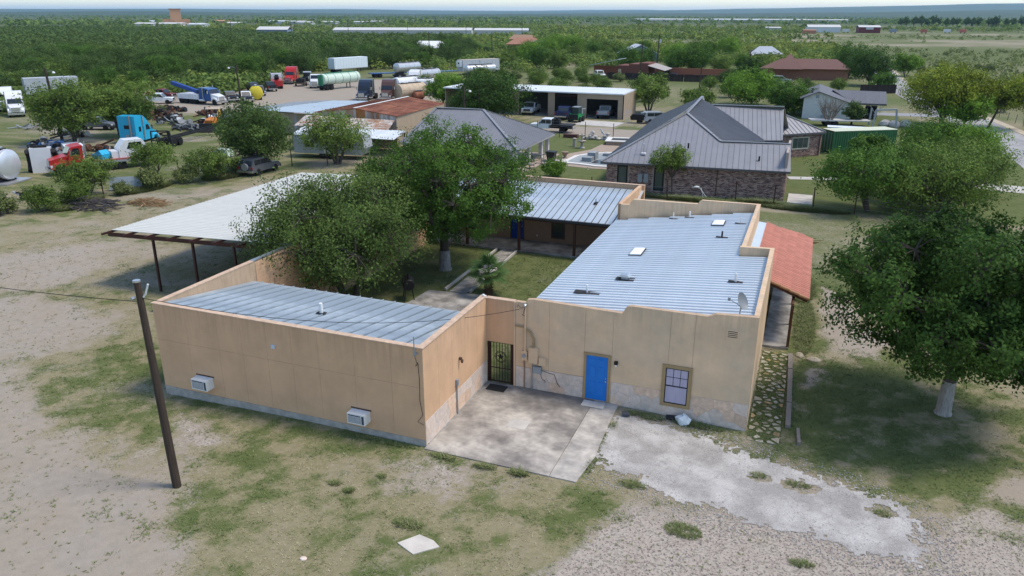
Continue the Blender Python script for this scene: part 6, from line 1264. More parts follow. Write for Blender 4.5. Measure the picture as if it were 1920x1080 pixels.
# long bare truck frame with hoop
t = veh('bare_chassis', 'bare black truck frame with tandem wheels behind the turquoise cab', 'truck frame', -62.4, 55.0, 101)
for s in (-1, 1): MB().beam((-6, s * .42, .95), (6, s * .42, .95), .1, .25).obj('rail', chas_m, t)
for k in range(6): MB().beam((-5 + k * 2, -.42, .95), (-5 + k * 2, .42, .95), .1, .12).obj('crossmember', chas_m, t)
for s in (-1, 1):
    for xx in (-4.6, -3.4): wheel(t, xx, s * .85, .5, .5)
t = veh('cab_hoop', 'empty black door frame hoop standing at the end of the bare frame', 'frame', -61.4, 49.4, 30); MB().beam((-1.1, 0, 0), (-1.0, 0, 2.0), .14).beam((-1.0, 0, 2.0), (1.0, 0, 2.0), .14).beam((1.0, 0, 2.0), (1.2, 0, 0), .35).beam((-1.1, 0, .9), (1.1, 0, .9), .14).obj('frame', chas_m, t)
tj = suv('old dark grey suv with a spare wheel on its back, half under the fence tree', -40.3, 41.2, 92, paint('old grey', (.09, .095, .105), .5), 4.6, name='parked_suv', spare=True)
# garage vehicles
pickup('dark blue pickup with its tail out of the open garage bay', -24.3, 94.6, 94, paint('deep blue', (.012, .02, .075)))
pickup('silver grey pickup standing inside the right garage bay, tail out', -18.6, 98.3, 94, greyp, jeep=True)
pickup('white truck nose showing in the left garage bay beside the oak', -31.2, 98.3, -85, whitep)
pickup('white cab work truck with black flatbed parked on the dirt lane', -22.0, 79.9, 182, whitep, dual=True, flatbed=chas_m)
suv('pale car mostly hidden behind the brick house roof', -9.6, 94.6, 30, greyp)
t = veh('skid_steer', 'green skid steer loader parked between the garage bays', 'loader', -21.4, 91.6, 86); gsk = M('loader green', (.02, .22, .07), .5)
MB().box(-1.3, .6, -.75, .75, .35, 1.15).obj('body', gsk, t); MB().box(-.6, .7, -.5, .5, 1.15, 2.15).obj('cab', M('dark green cab', (.03, .05, .045), .4), t); MB().box(-1.45, -1.3, -.7, .7, .4, 1.2).obj('tail_door', chas_m, t); B(-.7, .75, -.55, .55, 2.15, 2.22).obj('roof', grey_m, t)
for s in (-1, 1): MB().beam((-1.2, s * .68, 1.3), (1.2, s * .68, .9), .14).obj('loader_arm', gsk, t); wheel(t, .5, s * .85, .4, .3); wheel(t, -.8, s * .85, .4, .3)
suv('dark suv driving up the paved road on the right', 28.9, 214, -97, blackp); suv('dark car farther up the road under the big tree', 25.4, 224, -97, blackp); suv('black suv under the carport of the white house', 20.6, 113.6, -95, blackp)
pickup('dark pickup by the orange brown wall of the red house', -24.5, 182.6, 15, paint('dusk blue', (.03, .045, .07))); suv('pale car beside the trees right of the red house', 4.0, 176.0, 10, greyp); suv('white van nose beside the dark red house', -40.5, 176.5, -60, whitep)
# gooseneck trailer
t = veh('gooseneck_trailer', 'grey gooseneck flat trailer with a tall arch at its right end', 'trailer', 16.6, 101.8, 14); MB().box(-5, 3.4, -1.1, 1.1, .75, .9).obj('deck', M('pale deck', (.45, .44, .42), .8), t); MB().beam((3.6, -1.2, .0), (3.8, -1.2, 2.5), .22).beam((3.8, -1.2, 2.5), (6.6, -1.2, 2.6), .22).beam((6.6, -1.2, 2.6), (6.9, -1.2, .0), .22).beam((3.8, 1.2, .0), (3.9, 1.2, 2.5), .22).obj('gooseneck', greyp, t)
for s in (-1, 1): wheel(t, -1.5, s * 1.0, .4, .3); wheel(t, -2.6, s * 1.0, .4, .3)
for k, (x, y) in enumerate(((22.2, 104.2), (23.4, 103.6), (25.0, 104.6))): boulder(x, y, .9, .7, .7, 'pale boulder %s' % ('under the gooseneck arch', 'right of the gooseneck arch', 'farthest right beside the gooseneck trailer')[k], rocks_m, 30 + k, 'boulder', 'boulder', 'boulders by the gooseneck trailer', .1)
tag(MB().box(-.5, .5, -.4, .4, 0, .7).obj('well_box', tanp, loc=(17.6, 111, 0)), 'small tan well box standing on the lawn before the white house', 'box')
# scrap heaps
def heap(x, y, rx, ry, h, n, label, seed, cols, name='scrap_heap'):
    rs = random.Random(seed); t = thing(name, label, 'scrap heap', (x, y, 0))
    for ci, m in enumerate(cols):
        mb = MB()
        for k in range(n // len(cols)):
            a, d = rs.random() * 6.283, math.sqrt(rs.random()); px, py = math.cos(a) * d * rx, math.sin(a) * d * ry; pz = (1 - d) * h * rs.random() + .15
            q = rs.random()
            if q < .6: l = rs.uniform(.5, 2.2); b_ = rs.random() * 6.28; e = rs.uniform(-.4, .4); mb.beam((px, py, pz), (px + math.cos(b_) * l, py + math.sin(b_) * l, max(.05, pz + e * l)), rs.uniform(.06, .22), rs.uniform(.06, .2))
            elif q < .8: mb.box(px - .3, px + .3, py - .25, py + .25, pz - .1, pz + rs.uniform(.1, .5), rs.random() * 3)
            else: s_ = len(mb.v); r_ = rs.uniform(.3, .5); mb.lathe((0, 0, 0), [(r_ * .5, -.12), (r_, -.12), (r_, .12), (r_ * .5, .12)], 10); mb.xf(Matrix.Translation((px, py, pz + .2)) @ Matrix.Rotation(rs.uniform(-1.4, 1.4), 4, 'X') @ Matrix.Rotation(rs.random() * 3, 4, 'Y'), s_)
        o = mb.obj(('frames', 'axles', 'panels', 'sheets')[ci], m, t); o['kind'] = 'stuff'
    return t
scr = [chas_m, M('rusted scrap', (.10, .045, .025), .85, var=.4), M('grey scrap', (.20, .21, .22), .7, var=.3), M('dull aluminium scrap', (.38, .40, .41), .5, .3)]
heap(-84.5, 70.5, 6.0, 2.4, 2.2, 150, 'tall heap of black truck frames and axles left of the dirt road', 1, [chas_m, chas_m, scr[1]]); heap(-76.5, 76.5, 3.6, 1.3, 1.2, 70, 'low heap of black frames beside the dirt road near the backhoe', 2, [chas_m, scr[1]])
heap(-75.8, 66.5, 3, 1.4, .9, 40, 'low heap of grey panels and frames right of the tall heap', 3, [scr[2], scr[3], chas_m]); heap(-72.8, 43.6, 3.4, 1.5, 1.3, 60, 'tangle of grey axles and blue parts below the left utility pole', 4, [scr[2], chas_m, paint('blue', (.02, .08, .24))])
heap(-107.5, 76.5, 4, 2, 1.2, 50, 'white and black cab panels heaped behind the left semi trucks', 5, [scr[3], chas_m, M('white wall panel', (.6, .6, .6), .7)]); heap(-98.5, 71, 1.2, .8, .8, 14, 'small heap of white metal right of the left semi trucks', 6, [scr[3], chas_m])
heap(-70.5, 56.5, 2.4, 1.0, .5, 26, 'flat rusty brown scrap lying left of the turquoise cab', 7, [scr[1], chas_m]); heap(-66.2, 44.8, 1.8, .8, .7, 26, 'rusty wheels and boxes left of the white cab shell', 8, [chas_m, scr[1]]); heap(-61.5, 43.0, 2.2, 1.0, .8, 30, 'dark axles piled behind the red tow truck', 9, [chas_m, scr[2]])
heap(-71.5, 68.8, 1.2, .8, 1.3, 18, 'small scrap tangle with a white cabinet beside the backhoe', 10, [scr[1], M('white wall panel', (.6, .6, .6)), chas_m]); heap(-60, 110.5 + 8, 3.5, 1.4, .8, 30, 'white and rusty pipes scattered behind the tan tank', 12, [M('white wall panel', (.6, .6, .6)), scr[1]])
heap(-51.0, 24.0, .9, .5, .5, 14, 'small grey and white scrap lying on the dirt before the fence shrubs', 13, [scr[3], chas_m, wood_brown]); heap(-58, 70.5, 2.5, 1.2, .6, 24, 'low black scrap by the trailer end of the bare frame', 14, [chas_m, scr[1]]); heap(-62, 61.6, 1.5, .9, .8, 18, 'black frame parts in front of the orange backhoe bucket', 15, [chas_m])
tag(MB().box(-1.4, 1.4, -.03, .03, .1, 1.3).obj('sheet_metal', M('blue grey sheet', (.27, .32, .36), .6, .1, var=.15), loc=(-46.2, 29.6, 0)), 'blue grey metal sheet leaning in the fence shrubs', 'sheet metal').rotation_euler = (R(-20), 0, R(35))
t = thing('metal_cabinet', 'grey metal cabinet with black opening standing behind the wire fence', 'cabinet', (-45.6, 39.9, 0), R(20)); B(-.5, .5, -.5, .5, .2, 1.3).obj('case', M('grey cabinet', (.32, .33, .34), .7), t); B(.5, .53, -.35, .35, .4, 1.1).obj('opening', chas_m, t)
tag(MB().prism([(-1.1, .1), (1.1, .1), (.8, .8), (-.6, .9)], -.6, .6, 'y').obj('overturned_hood', M('pale green hood', (.38, .46, .40), .6), loc=(-50.2, 47.3, 0)), 'pale green car hood lying on the ground behind the fence', 'hood')
heap(-92, 68, 3.4, 1.2, .9, 40, 'low row of black axles and red parts left of the tall frame heap', 21, [chas_m, scr[1], scr[2]]); heap(-147, 121, 7, 3, 2.2, 60, 'dark red and grey wrecks heaped at the edge of the woods', 22, [scr[1], scr[2], M('dark red wreck', (.12, .02, .02), .6)]); heap(-117, 82, 6, 2, 1.4, 60, 'row of black and white body panels at the far left of the yard', 23, [chas_m, scr[3], scr[2]]); heap(-80.5, 61.5, 2.6, 1.1, .6, 34, 'flat grey and rusty sheets between the tall heap and the turquoise cab', 24, [scr[2], scr[1], chas_m]); heap(-90.5, 55, 3.2, .6, .3, 20, 'flat pale boards lying on the bare dirt at the left', 25, [scr[3], M('grey lumber', (.26, .24, .22))])
suv('old dark car wreck between the scrap heaps, nearest the left utility pole', -81.5, 58.2, 20, paint('old grey', (.09, .095, .105))); suv('pale car shell beside the dirt road behind the tall scrap heap', -93.5, 74.0, 160, greyp); pickup('dark red old pickup at the woods edge left of the blue and white tow truck', -104, 93, 10, paint('old red', (.14, .02, .018), .6))
for k, (x, y, rx, ry, h, lb) in enumerate(((-101, 79, 4, 1.4, 1.1, 'tangled black frames and pale panels behind the left mesquites'), (-97, 63.5, 3, 1.2, .8, 'rusty parts and grey sheets right of the left white semi trucks'), (-87.5, 64, 2.6, 1.2, .8, 'black engines and axles just left of the tall frame heap'), (-69.5, 62.5, 2.4, .8, .6, 'grey beams and panels behind the turquoise cab'), (-79.5, 52.5, 2.6, 1.0, .7, 'rusty scrap under the mesquites at the left utility pole'), (-66.5, 40.5, 2.2, .8, .8, 'grey and black parts behind the upended truck nose'), (-88, 79, 3.0, .9, .8, 'long black frame parts on the near side of the dirt road'), (-72.5, 73.5, 2.4, .9, .7, 'black parts and yellow arm pieces behind the orange backhoe'))):
    heap(x, y, rx, ry, h, 54, lb, 40 + k, [(chas_m, scr[3], scr[2]), (scr[1], scr[2]), (chas_m, scr[1]), (scr[2], chas_m)][k % 4])
box_trailer('pale grey box trailer at the far left beyond the white semi trucks', -124, 86, 60, M('grey trailer skin far', (.42, .44, .46)), 9)
pickup('white old pickup parked behind the left mesquites', -98.5, 86.5, 30, whitep); suv('dark blue wrecked car beside the dirt road at the left', -105, 80.5, 10, navy)
# dead brush and straw
def brush(x, y, rx, ry, h, n, mat, label, name, seed, w=.035, zr=.5):
    rs = random.Random(seed); mb = MB()
    for k in range(n):
        a, d = rs.random() * 6.283, math.sqrt(rs.random()); px, py = x + math.cos(a) * d * rx, y + math.sin(a) * d * ry; pz = (1 - d * d) * h * rs.random() + .04
        b_ = rs.gauss(.2, .5); l = rs.uniform(.6, 2.0); mb.beam((px, py, pz), (px + math.cos(b_) * l * .7, py + math.sin(b_) * l * .7, max(.03, pz + rs.uniform(-.3, .4) * zr)), w * rs.uniform(.6, 1.6))
    o = mb.obj(name, mat); return tag(o, label, 'brush')
brush(-44.0, 23.6, 2.6, 1.3, .9, 150, M('grey dead wood', (.10, .085, .08), .9, var=.3), 'long pile of grey dead branches lying beside the green weeds', 'branch_pile', 1, .05)
brush(-40.6, 26.2, 1.9, .8, .5, 170, M('dry straw', (.34, .22, .11), .9, var=.35), 'pile of dry straw coloured palm trash on the field', 'straw_pile', 2, .035)
brush(11.2, 34.5, 1.6, .5, .5, 120, M('dry brown weeds', (.19, .11, .045), .9, var=.3), 'dry brown weeds behind the tiled porch', 'dry_weeds', 3, .03)
# fence posts with wire
def wire_fence(label, pts, step, h, mat, wires=(.5, .9, 1.2), seed=0, lean=.04):
    rs = random.Random(seed); t = thing('wire_fence', label, 'fence')
    P = []
    for a, b in zip(pts, pts[1:]):
        a, b = Vector((*a, 0)), Vector((*b, 0)); n = max(1, int((b - a).length / step))
        for i in range(n): P.append(a + (b - a) * i / n)
    P.append(Vector((*pts[-1], 0))); tops = []
    for p in P:
        q = p + Vector((rs.uniform(-lean, lean) * h, rs.uniform(-lean, lean) * h, h * rs.uniform(.9, 1.08))); MB().cyl(p, q, .05, 6).obj('post', mat, t); tops.append((p, q))
    mb = MB()
    for wz in wires: mb.tube([p + (q - p) * min(1, wz / h) for p, q in tops], .008, 3, False)
    mb.obj('wire', grey_m, t); return t
rust_post = M('rusty pipe post', (.05, .028, .022), .8, var=.3)
wire_fence('rusty pipe post wire fence along the weeds between field and truck yard', [(-50.5, 16), (-48.1, 18.8), (-46.3, 27.2), (-45.0, 35), (-42.6, 43.5), (-36, 47)], 2.9, 1.9, rust_post, (.4, .8, 1.2, 1.6), 1)
wire_fence('thin dark post fence at the back edge of the lawn by the pool', [(-22, 75.0), (-19, 75.6), (-15.2, 74.6), (-11.8, 76.0), (-6.2, 81.8), (-2, 86)], 5, 2.3, rust_post, (.7, 1.4, 2.0), 2)
wire_fence('thin post wire fence between the compound and the brick house', [(-5.6, 43.4), (1, 44.4), (6.7, 46.0), (16.3, 45.0), (24, 44.4)], 3.2, 1.8, rust_post, (.4, .8, 1.2), 3)
wire_fence('leaning wooden post wire fence along the far side of the road', [(42.5, 96), (40.4, 118), (37.5, 140), (35, 165), (33.6, 200), (33.8, 245)], 3.6, 1.3, M('grey fence post', (.20, .17, .14), .9), (.4, .8, 1.15), 4, .12)
wire_fence('short leaning wooden posts beside the board fence at the road', [(27.9, 157), (28.6, 146), (29.8, 135)], 1.6, 1.3, M('grey fence post', (.2, .17, .14)), (.5, 1.0), 5, .12)
# utility poles and lines
pole_m = M('creosote pole wood', (.050, .036, .027), .9, var=.35, scale=6, stretch=(3, 3, .25), bump=.5, bscale=20)
def pole(label, x, y, h, lean=(0, 0), r=.13, arm=False, lamp=None, name='utility_pole', tr=None):
    t = thing(name, label, 'utility pole', (x, y, gzs(x, y))); tp = (lean[0], lean[1], h); MB().tube([(0, 0, -.2), (lean[0] * .5, lean[1] * .5, h * .5), tp], [r * 1.15, r, r * .8], 10).obj('shaft', pole_m, t)
    if arm: MB().beam((tp[0] - 1.1, tp[1] - .2, h - .4), (tp[0] + 1.1, tp[1] + .2, h - .4), .1).obj('crossarm', pole_m, t)
    if lamp: MB().tube([(tp[0], tp[1], h - .6), (tp[0] + lamp * .5, tp[1] + .1, h - .35), (tp[0] + lamp, tp[1] + .15, h - .4)], .03, 6).obj('lamp_arm', silver, t); MB().lathe((tp[0] + lamp, tp[1] + .15, h - .6), [(.05, .2), (.18, .1), (.2, 0), (.1, -.05)], 10).obj('lamp', white_m, t)
    if tr: MB().cyl((tp[0] + .3, tp[1], h - 2), (tp[0] + .3, tp[1], h - 1.1), .25, 10).obj('transformer', M('grey transformer', (.45, .46, .47), .5), t)
    return t
pp = pole('tall leaning creosote pole standing in the front grass', -6.88, -5.45, 7.45, (-.34, .10), .130)
mb = MB(); mb.tube([(-.34, .09, 7.46), (-.34, .09, 7.52)], .12, 10); mb.obj('cap', silver, pp); MB().cyl((-.42, -.03, 6.95), (-.42, -.16, 6.95), .06, 8).obj('insulator', silver, pp); MB().tube([(-.2, .12, 6.95), (-.12, .15, 7.05), (-.06, .16, 7.2), (.02, .18, 7.4)], .03, 6).obj('lamp_bracket', white_m, pp)
pole('dark utility pole rising through the left mesquite with a street lamp', -76.8, 48.5, 9.0, (-.9, .2), .17, lamp=1.2); pole('utility pole with lamp and meter box between the white pickup and the backhoe', -75.2, 81.0, 7.6, (-.5, .1), .15, lamp=-1.6)
pole('dark pole behind the grey hip roof of the pavilion with a small lamp', -31.1, 71.8, 6.4, (0, 0), .16, lamp=.8)
pole('utility pole in front of the dark red house porch', -29.0, 171.5, 8.6, (.3, 0), .14); pole('utility pole with transformer right of the red house', -28.8, 191.3, 10.2, (.3, 0), .15, tr=True); pole('short dark pole in the clearing above the brick house roof', -11, 147, 5.2, (.2, 0), .12)
pole('lamp pole among the trees right of the red house', -2.5, 160, 7.6, (.2, 0), .12, lamp=.5); pole('utility pole in the woods behind the green tank', -104, 205, 10, (0, 0), .14); pole('utility pole right of the porch house', -102, 252, 9, (0, 0), .14)
rs = random.Random(3)
for k in range(9): pole('thin far utility pole in the line before the long warehouse', -372 + k * 38, 432 + k * 14 + rs.uniform(-4, 4), 10, (0, 0), .16)['group'] = 'far pole line'
def wire(label, pts, sag, r=.011, n=14, name='power_line'):
    mb = MB()
    for a, b in zip(pts, pts[1:]):
        a, b = Vector(a), Vector(b); mb.tube([a.lerp(b, i / n) - Vector((0, 0, sag * 4 * (i / n) * (1 - i / n))) for i in range(n + 1)], r, 5, False)
    tag(mb.obj(name, black_m), label, 'cable')
wire('black service cable from the leaning pole over the blue grey roof to the mast', [(-7.2, -5.4, 6.95), (1.6, 5.75, 3.75)], .75, .011); wire('black cable from the leaning pole out of view to the left', [(-7.25, -5.4, 6.8), (-30, -5.0, 6.6)], .45, .012)
wire('thin service line from the yard pole to the pavilion pole', [(-75.7, 81, 7.2), (-31.1, 71.8, 6.0)], 1.2, .012)
# extra small things around the pool lawn and houses
for x, y, l in ((-9.3, 55.2, 'small white pipe stub in the lawn left of the brick corner'), (-6.1, 54.2, 'small white pipe stub in the lawn beside the brick corner')): tag(MB().cyl((x, y, 0), (x, y, .35), .06, 8).obj('pipe_stub', pvc), l, 'pipe')
B(10.95, 13.0, 46.8, 50.6, -.05, .12).obj('porch_slab', conc_clean, BH)
# ================================================================== vegetation
def leafm(name, c, tr=.32): return M('leaf ' + name, (c[0] * 1.62, c[1] * 1.46, c[2] * 1.3), .7, var=.12, scale=.5, spec=.12, attr='v', trans=tr)
L_oak = leafm('dark oak', (.034, .078, .017)); L_mid = leafm('elm green', (.052, .115, .021)); L_grey = leafm('hackberry grey green', (.068, .118, .033)); L_mes = leafm('mesquite', (.085, .145, .034)); L_mesd = leafm('dark mesquite', (.052, .098, .028)); L_yel = leafm('yellow green', (.128, .18, .025)); L_grn = leafm('fresh green', (.085, .175, .025)); L_far = leafm('far brush', (.080, .136, .035)); L_wood = leafm('woods', (.052, .094, .027)); L_lite = leafm('light brush', (.112, .162, .038)); L_pale = leafm('pale brush', (.11, .15, .06))
bark = M('tree bark', (.085, .070, .058), .95, var=.35, scale=9, stretch=(3, 3, .5), bump=.6, bscale=25); bark_l = M('pale twig bark', (.22, .19, .16), .95, var=.25); limew = M('whitewashed bark', (.33, .325, .31), .9, var=.3, scale=6, stretch=(2, 2, .6), bump=.5, col2=(.24, .22, .20), mixscale=4, amt=.3)
def leaf_quads(C, rs, l, wd, up=.35, N=None, jit=.6):
    n = len(C); q = rs.normal(size=(n, 3)) * (jit if N is not None else 1); q[:, 2] += up * 2 if N is None else .25; q = q if N is None else q + N; d = np.cross(q, rs.normal(size=(n, 3))); d /= np.linalg.norm(d, axis=1)[:, None] + 1e-9; s = np.cross(d, q); s /= np.linalg.norm(s, axis=1)[:, None] + 1e-9
    ll = l * rs.uniform(.6, 1.3, (n, 1)); ww = wd * rs.uniform(.6, 1.3, (n, 1))
    V = np.stack([C - d * ll / 2, C + s * ww / 2, C + d * ll / 2, C - s * ww / 2], 1).reshape(-1, 3)
    return V, np.arange(4 * n).reshape(n, 4)
def tree_parts(seed, H, Rr, cb, th, nl, n, ls, lm, fork=.9, tr=.2, twig=True, ntw=20, lob=(.30, .44), sig=.20, lean=(0, 0), zsq=.8, trunks=1, lr=None, flat=1., shell=(.55, .92)):
    """crown and trunk meshes: lobes of leaf clusters carried by limbs from the fork"""
    rs = np.random.default_rng(seed); mid = (cb + H) / 2; hz = (H - cb) / 2
    P = []
    tries = 0
    while len(P) < nl and tries < 4000:
        tries += 1
        d = rs.normal(size=3); d /= np.linalg.norm(d); d[2] = d[2] * .9 + .12; r = rs.uniform(*shell)
        c = np.array([lean[0] + d[0] * Rr * .74 * r, lean[1] + d[1] * Rr * .74 * r, mid + d[2] * hz * .74 * r])
        if all(np.linalg.norm((c - q) / [1, 1, .8]) > Rr * .30 for q in P) or tries > 2500: P.append(c)
    cl, vv, tw, nn_ = [], [], [], []
    per = max(1, int(n / (nl * ntw)))
    for c in P:
        lr_ = Rr * rs.uniform(*lob); lv = rs.uniform(-.3, .26)
        d = rs.normal(size=(ntw, 3)); d /= np.linalg.norm(d, axis=1)[:, None]; d[:, 2] = d[:, 2] * zsq + .12
        t = c + d * lr_ * rs.uniform(.55, 1.12, (ntw, 1)) * [1, 1, flat]; t[:, 2] = np.maximum(t[:, 2], cb * .75 + .15); tw.append((c, t))
        for p in t:
            q_ = p + rs.normal(size=(per, 3)) * lr_ * sig * [1, 1, .8]; cl.append(q_); nn_.append((q_ - c) / lr_); vv.append(np.clip(.45 + lv + rs.uniform(-.12, .12) + rs.normal(0, .14, per), 0, 1))
    C = np.concatenate(cl); C[:, 2] = np.maximum(C[:, 2], .1); v = np.concatenate(vv)
    V, F = leaf_quads(C, rs, ls, ls * .62, N=np.concatenate(nn_), jit=.55)
    crown = soup('crown', V, F, lm, False, v=v)
    mb = MB(); forks = []
    for k in range(trunks):
        a = k * 2.4 + seed; bx, by = (0, 0) if trunks == 1 else (math.cos(a) * tr * 1.6, math.sin(a) * tr * 1.6)
        fx, fy = lean[0] * .35 + (0 if trunks == 1 else math.cos(a) * Rr * .18), lean[1] * .35 + (0 if trunks == 1 else math.sin(a) * Rr * .18)
        mb.tube([(bx, by, -.15), (bx * 1.05, by * 1.05, .12), (bx + (fx - bx) * .5, by + (fy - by) * .45, th * .5), (fx, fy, th)], [tr * 1.55, tr * 1.12, tr * .95, tr * .85], 9); forks.append((fx, fy, th))
    for i, (c, t) in enumerate(tw):
        f = Vector(forks[i % len(forks)]); c = Vector(c); m = f.lerp(c, .5) + Vector((rs.normal() * .12 * Rr * .4, rs.normal() * .12 * Rr * .4, .05 * H))
        mb.tube([f - Vector((0, 0, .1)), m, c], [tr * .5, tr * .32, tr * .16], 6)
        if twig:
            for p in t[::2]: p = Vector(p); mb.tube([c, c.lerp(p, .55) + Vector((0, 0, .04 * H * .3)), p], [tr * .13, tr * .08, .012], 4)
    return crown, mb
def tree(name, label, x, y, crown, trunk, barkm=bark, rz=0, sc=1., group=None, white=None, cat='tree'):
    t = thing(name, label, cat, (x, y, gzs(x, y)), rz, group)
    inst('crown', crown, t); inst('trunk', trunk if not isinstance(trunk, MB) else trunk.mesh('trunk', barkm, True), t)
    if white: MB().tube([(0, 0, -.1), (0, 0, .12), (0, 0, white)], [white_r * 1.78, white_r * 1.30, white_r * 1.14], 9, False).obj('whitewash', limew, t, True)
    t.scale = (sc,) * 3; return t
# --- the near trees
white_r = .23
c, tk = tree_parts(3, 8.6, 5.3, 1.2, 2.6, 52, 90000, .16, L_oak, tr=.23, ntw=26, sig=.14, lob=(.20, .31), shell=(.55, 1.06))
tree('oak_tree', 'big dense dark green tree with whitewashed trunk on the grass right of the porch', 18.66, 10.1, c, tk, white=1.5)
white_r = .3
c, tk = tree_parts(8, 9.0, 6.0, 1.2, 2.9, 46, 84000, .14, L_mid, tr=.3, ntw=26, sig=.14, lob=(.20, .32), shell=(.5, 1.08))
tree('oak_tree', 'tall dense green courtyard tree with whitewashed trunk, farther from the blue grey roof', -8.7, 19.6, c, tk, white=1.3)
c, tk = tree_parts(13, 7.0, 5.5, .9, 1.7, 32, 66000, .14, L_grey, tr=.2, ntw=32, sig=.16, lob=(.26, .40), trunks=2, lean=(-.5, 0), shell=(.4, .95))
tree('hackberry_tree', 'paler grey green courtyard tree with loose twigs just behind the blue grey roof', -11.3, 12.4, c, tk)
# --- mid distance individual trees
def T(name, label, x, y, H, Rr, cb, lm, seed, n=8000, ls=.24, nl=16, tr=.16, th=None, trunks=1, lean=(0, 0), b=bark, ntw=16, cat='tree', sig=.2, lob=(.28, .42)):
    c, tk = tree_parts(seed, H, Rr, cb, th or max(.5, cb + .4), nl, n, ls, lm, tr=tr, ntw=ntw, trunks=trunks, lean=lean, sig=sig, lob=lob); return tree(name, label, x, y, c, tk, b, cat=cat)
T('mesquite_tree', 'dark spreading mesquite with bare leaning limbs behind the tiled porch', 17.4, 46.4, 4.7, 4.6, 1.3, L_mid, 21, 12000, .22, 17, trunks=2, lean=(-.8, 0))
T('mesquite_tree', 'wide twiggy green tree between the big right tree and the round bushy one', 22.2, 47.6, 4.5, 5.6, .4, L_mes, 22, 22000, .2, 24, trunks=2)
T('mesquite_tree', 'round bright green bushy tree left of the paved road bend', 26.8, 66.8, 5.2, 4.4, .3, L_grn, 24, 14000, .22, 20)
T('mesquite_tree', 'bushy green tree right of the green container', 24.0, 67.5, 5.5, 4.2, .3, L_mid, 25, 13000, .22, 18)
T('mesquite_tree', 'low dark tree in front of the green container lettering', 18.0, 62.5, 4.0, 2.5, 1.0, L_mid, 26, 9000, .24, 14, trunks=2)
T('mesquite_tree', 'dense green tree in the right hand cluster behind the twiggy one', 20.8, 53.0, 4.4, 3.6, .3, L_mid, 61, 12000, .2, 16)
T('mesquite_tree', 'dense green tree filling the middle of the right hand cluster', 25.6, 56.5, 4.9, 4.2, .3, L_mes, 62, 13000, .21, 18)
T('mesquite_tree', 'leafy tree between the container and the bright bushy trees', 22.6, 61.5, 4.6, 3.2, .3, L_mid, 64, 9500, .21, 14)
T('willow_tree', 'tall yellow green tree towering beside the road', 30.2, 107.0, 8.8, 6.6, 1.0, L_yel, 27, 20000, .32, 26, tr=.28, trunks=2)
T('willow_tree', 'yellow green tree leaning out over the road at the right edge', 36.0, 107.0, 7.2, 4.6, 2.4, L_yel, 28, 11000, .3, 16, lean=(2.2, 0))
T('willow_tree', 'bright green lower tree under the two yellow green ones', 32.4, 104.0, 4.8, 3.6, .6, L_grn, 29, 9000, .3, 16)
T('mesquite_tree', 'feathery young tree growing before the brick wall', 1.2, 46.4-.6, 4.9, 1.9, 1.3, L_mes, 30, 5200, .17, 11, tr=.08, lean=(-.4, 0), lob=(.34, .5))
T('mesquite_tree', 'dark mesquite beside the grey suv at the fence corner', -41.8, 42.2, 6.9, 5.0, .5, L_mesd, 31, 17000, .24, 22, trunks=2)
T('mesquite_tree', 'open mesquite before the travel trailer under the lean-to', -35.6, 48.2, 5.2, 4.3, .9, L_mes, 32, 9000, .22, 14, trunks=3, sig=.24)
T('oak_tree', 'very dark dense oak between the rusted shop and the garage', -33.4, 86.5, 7.0, 7.0, .5, L_oak, 34, 20000, .32, 26, tr=.3)
T('mesquite_tree', 'bright green mesquite left of the dark oak near the white semi', -49.5, 103, 5.4, 4.4, .5, L_grn, 35, 9000, .3, 16)
T('mesquite_tree', 'mesquite right of the left utility pole above the turquoise cab', -73.6, 54.8, 6.9, 4.6, 1.2, L_mes, 36, 12000, .27, 16, trunks=2, lean=(1.2, 0))
T('mesquite_tree', 'bigger mesquite round the left utility pole', -74.2, 48.0, 7.6, 5.4, .9, L_mes, 37, 15000, .28, 20, trunks=2)
T('mesquite_tree', 'feathery fence shrub with orange tinted top before the red tow truck', -47.5, 26.6, 3.5, 2.9, .2, L_mes, 38, 9000, .17, 14, tr=.08, trunks=3)
T('mesquite_tree', 'thin feathery shrub right of the red deck at the fence', -46.8, 33.8, 4.1, 2.5, .7, L_mes, 39, 6000, .17, 12, tr=.07, trunks=3, sig=.24)
T('mesquite_tree', 'loose fence shrub left of the old grey suv', -42.0, 36.6, 3.2, 3.0, .2, L_mes, 40, 7500, .17, 12, tr=.07, trunks=3)
T('mesquite_tree', 'vase shaped tree standing right of the tan garage', -13.4, 106.5, 6.6, 4.0, 1.0, L_mes, 41, 7500, .3, 13, trunks=3, sig=.23)
T('mesquite_tree', 'round dense tree behind the grey roofs of the brick house', 1.6, 124, 5.8, 6.2, .3, L_grn, 42, 13000, .34, 22)
T('mesquite_tree', 'lower dense tree left of the white house', 8.0, 113.5, 4.9, 4.4, .3, L_mid, 43, 10000, .32, 18)
T('mesquite_tree', 'pale bushy shrub in the clearing behind the brick house', -6.5, 112, 3.6, 3.4, .2, L_mes, 44, 6000, .3, 12)
T('oak_tree', 'dark cedar like tree beside the lamp pole', -1.6, 154, 6.6, 3.4, .4, L_oak, 45, 6500, .34, 14)
T('oak_tree', 'very dark tree overhanging the road bend beside the brown house', 23.2, 176, 8.0, 6.4, .5, L_oak, 46, 11000, .36, 20)
T('mesquite_tree', 'round green shrub growing over the dark board fence', 25.2, 160.5, 4.2, 3.5, .2, L_mid, 47, 6000, .32, 12)
T('mesquite_tree', 'lone bright tree on the far verge of the road', 33.6, 211, 5.4, 4.6, 1.0, L_grn, 48, 7500, .36, 14, trunks=2)
T('mesquite_tree', 'round green tree left of the dark red house wall end', -20, 200, 7.6, 6.6, .3, L_mid, 49, 8000, .4, 18)
T('mesquite_tree', 'tall tree between the brown house and the road', 19.4, 199.5, 8.6, 6.6, .3, L_mid, 50, 8000, .4, 18)
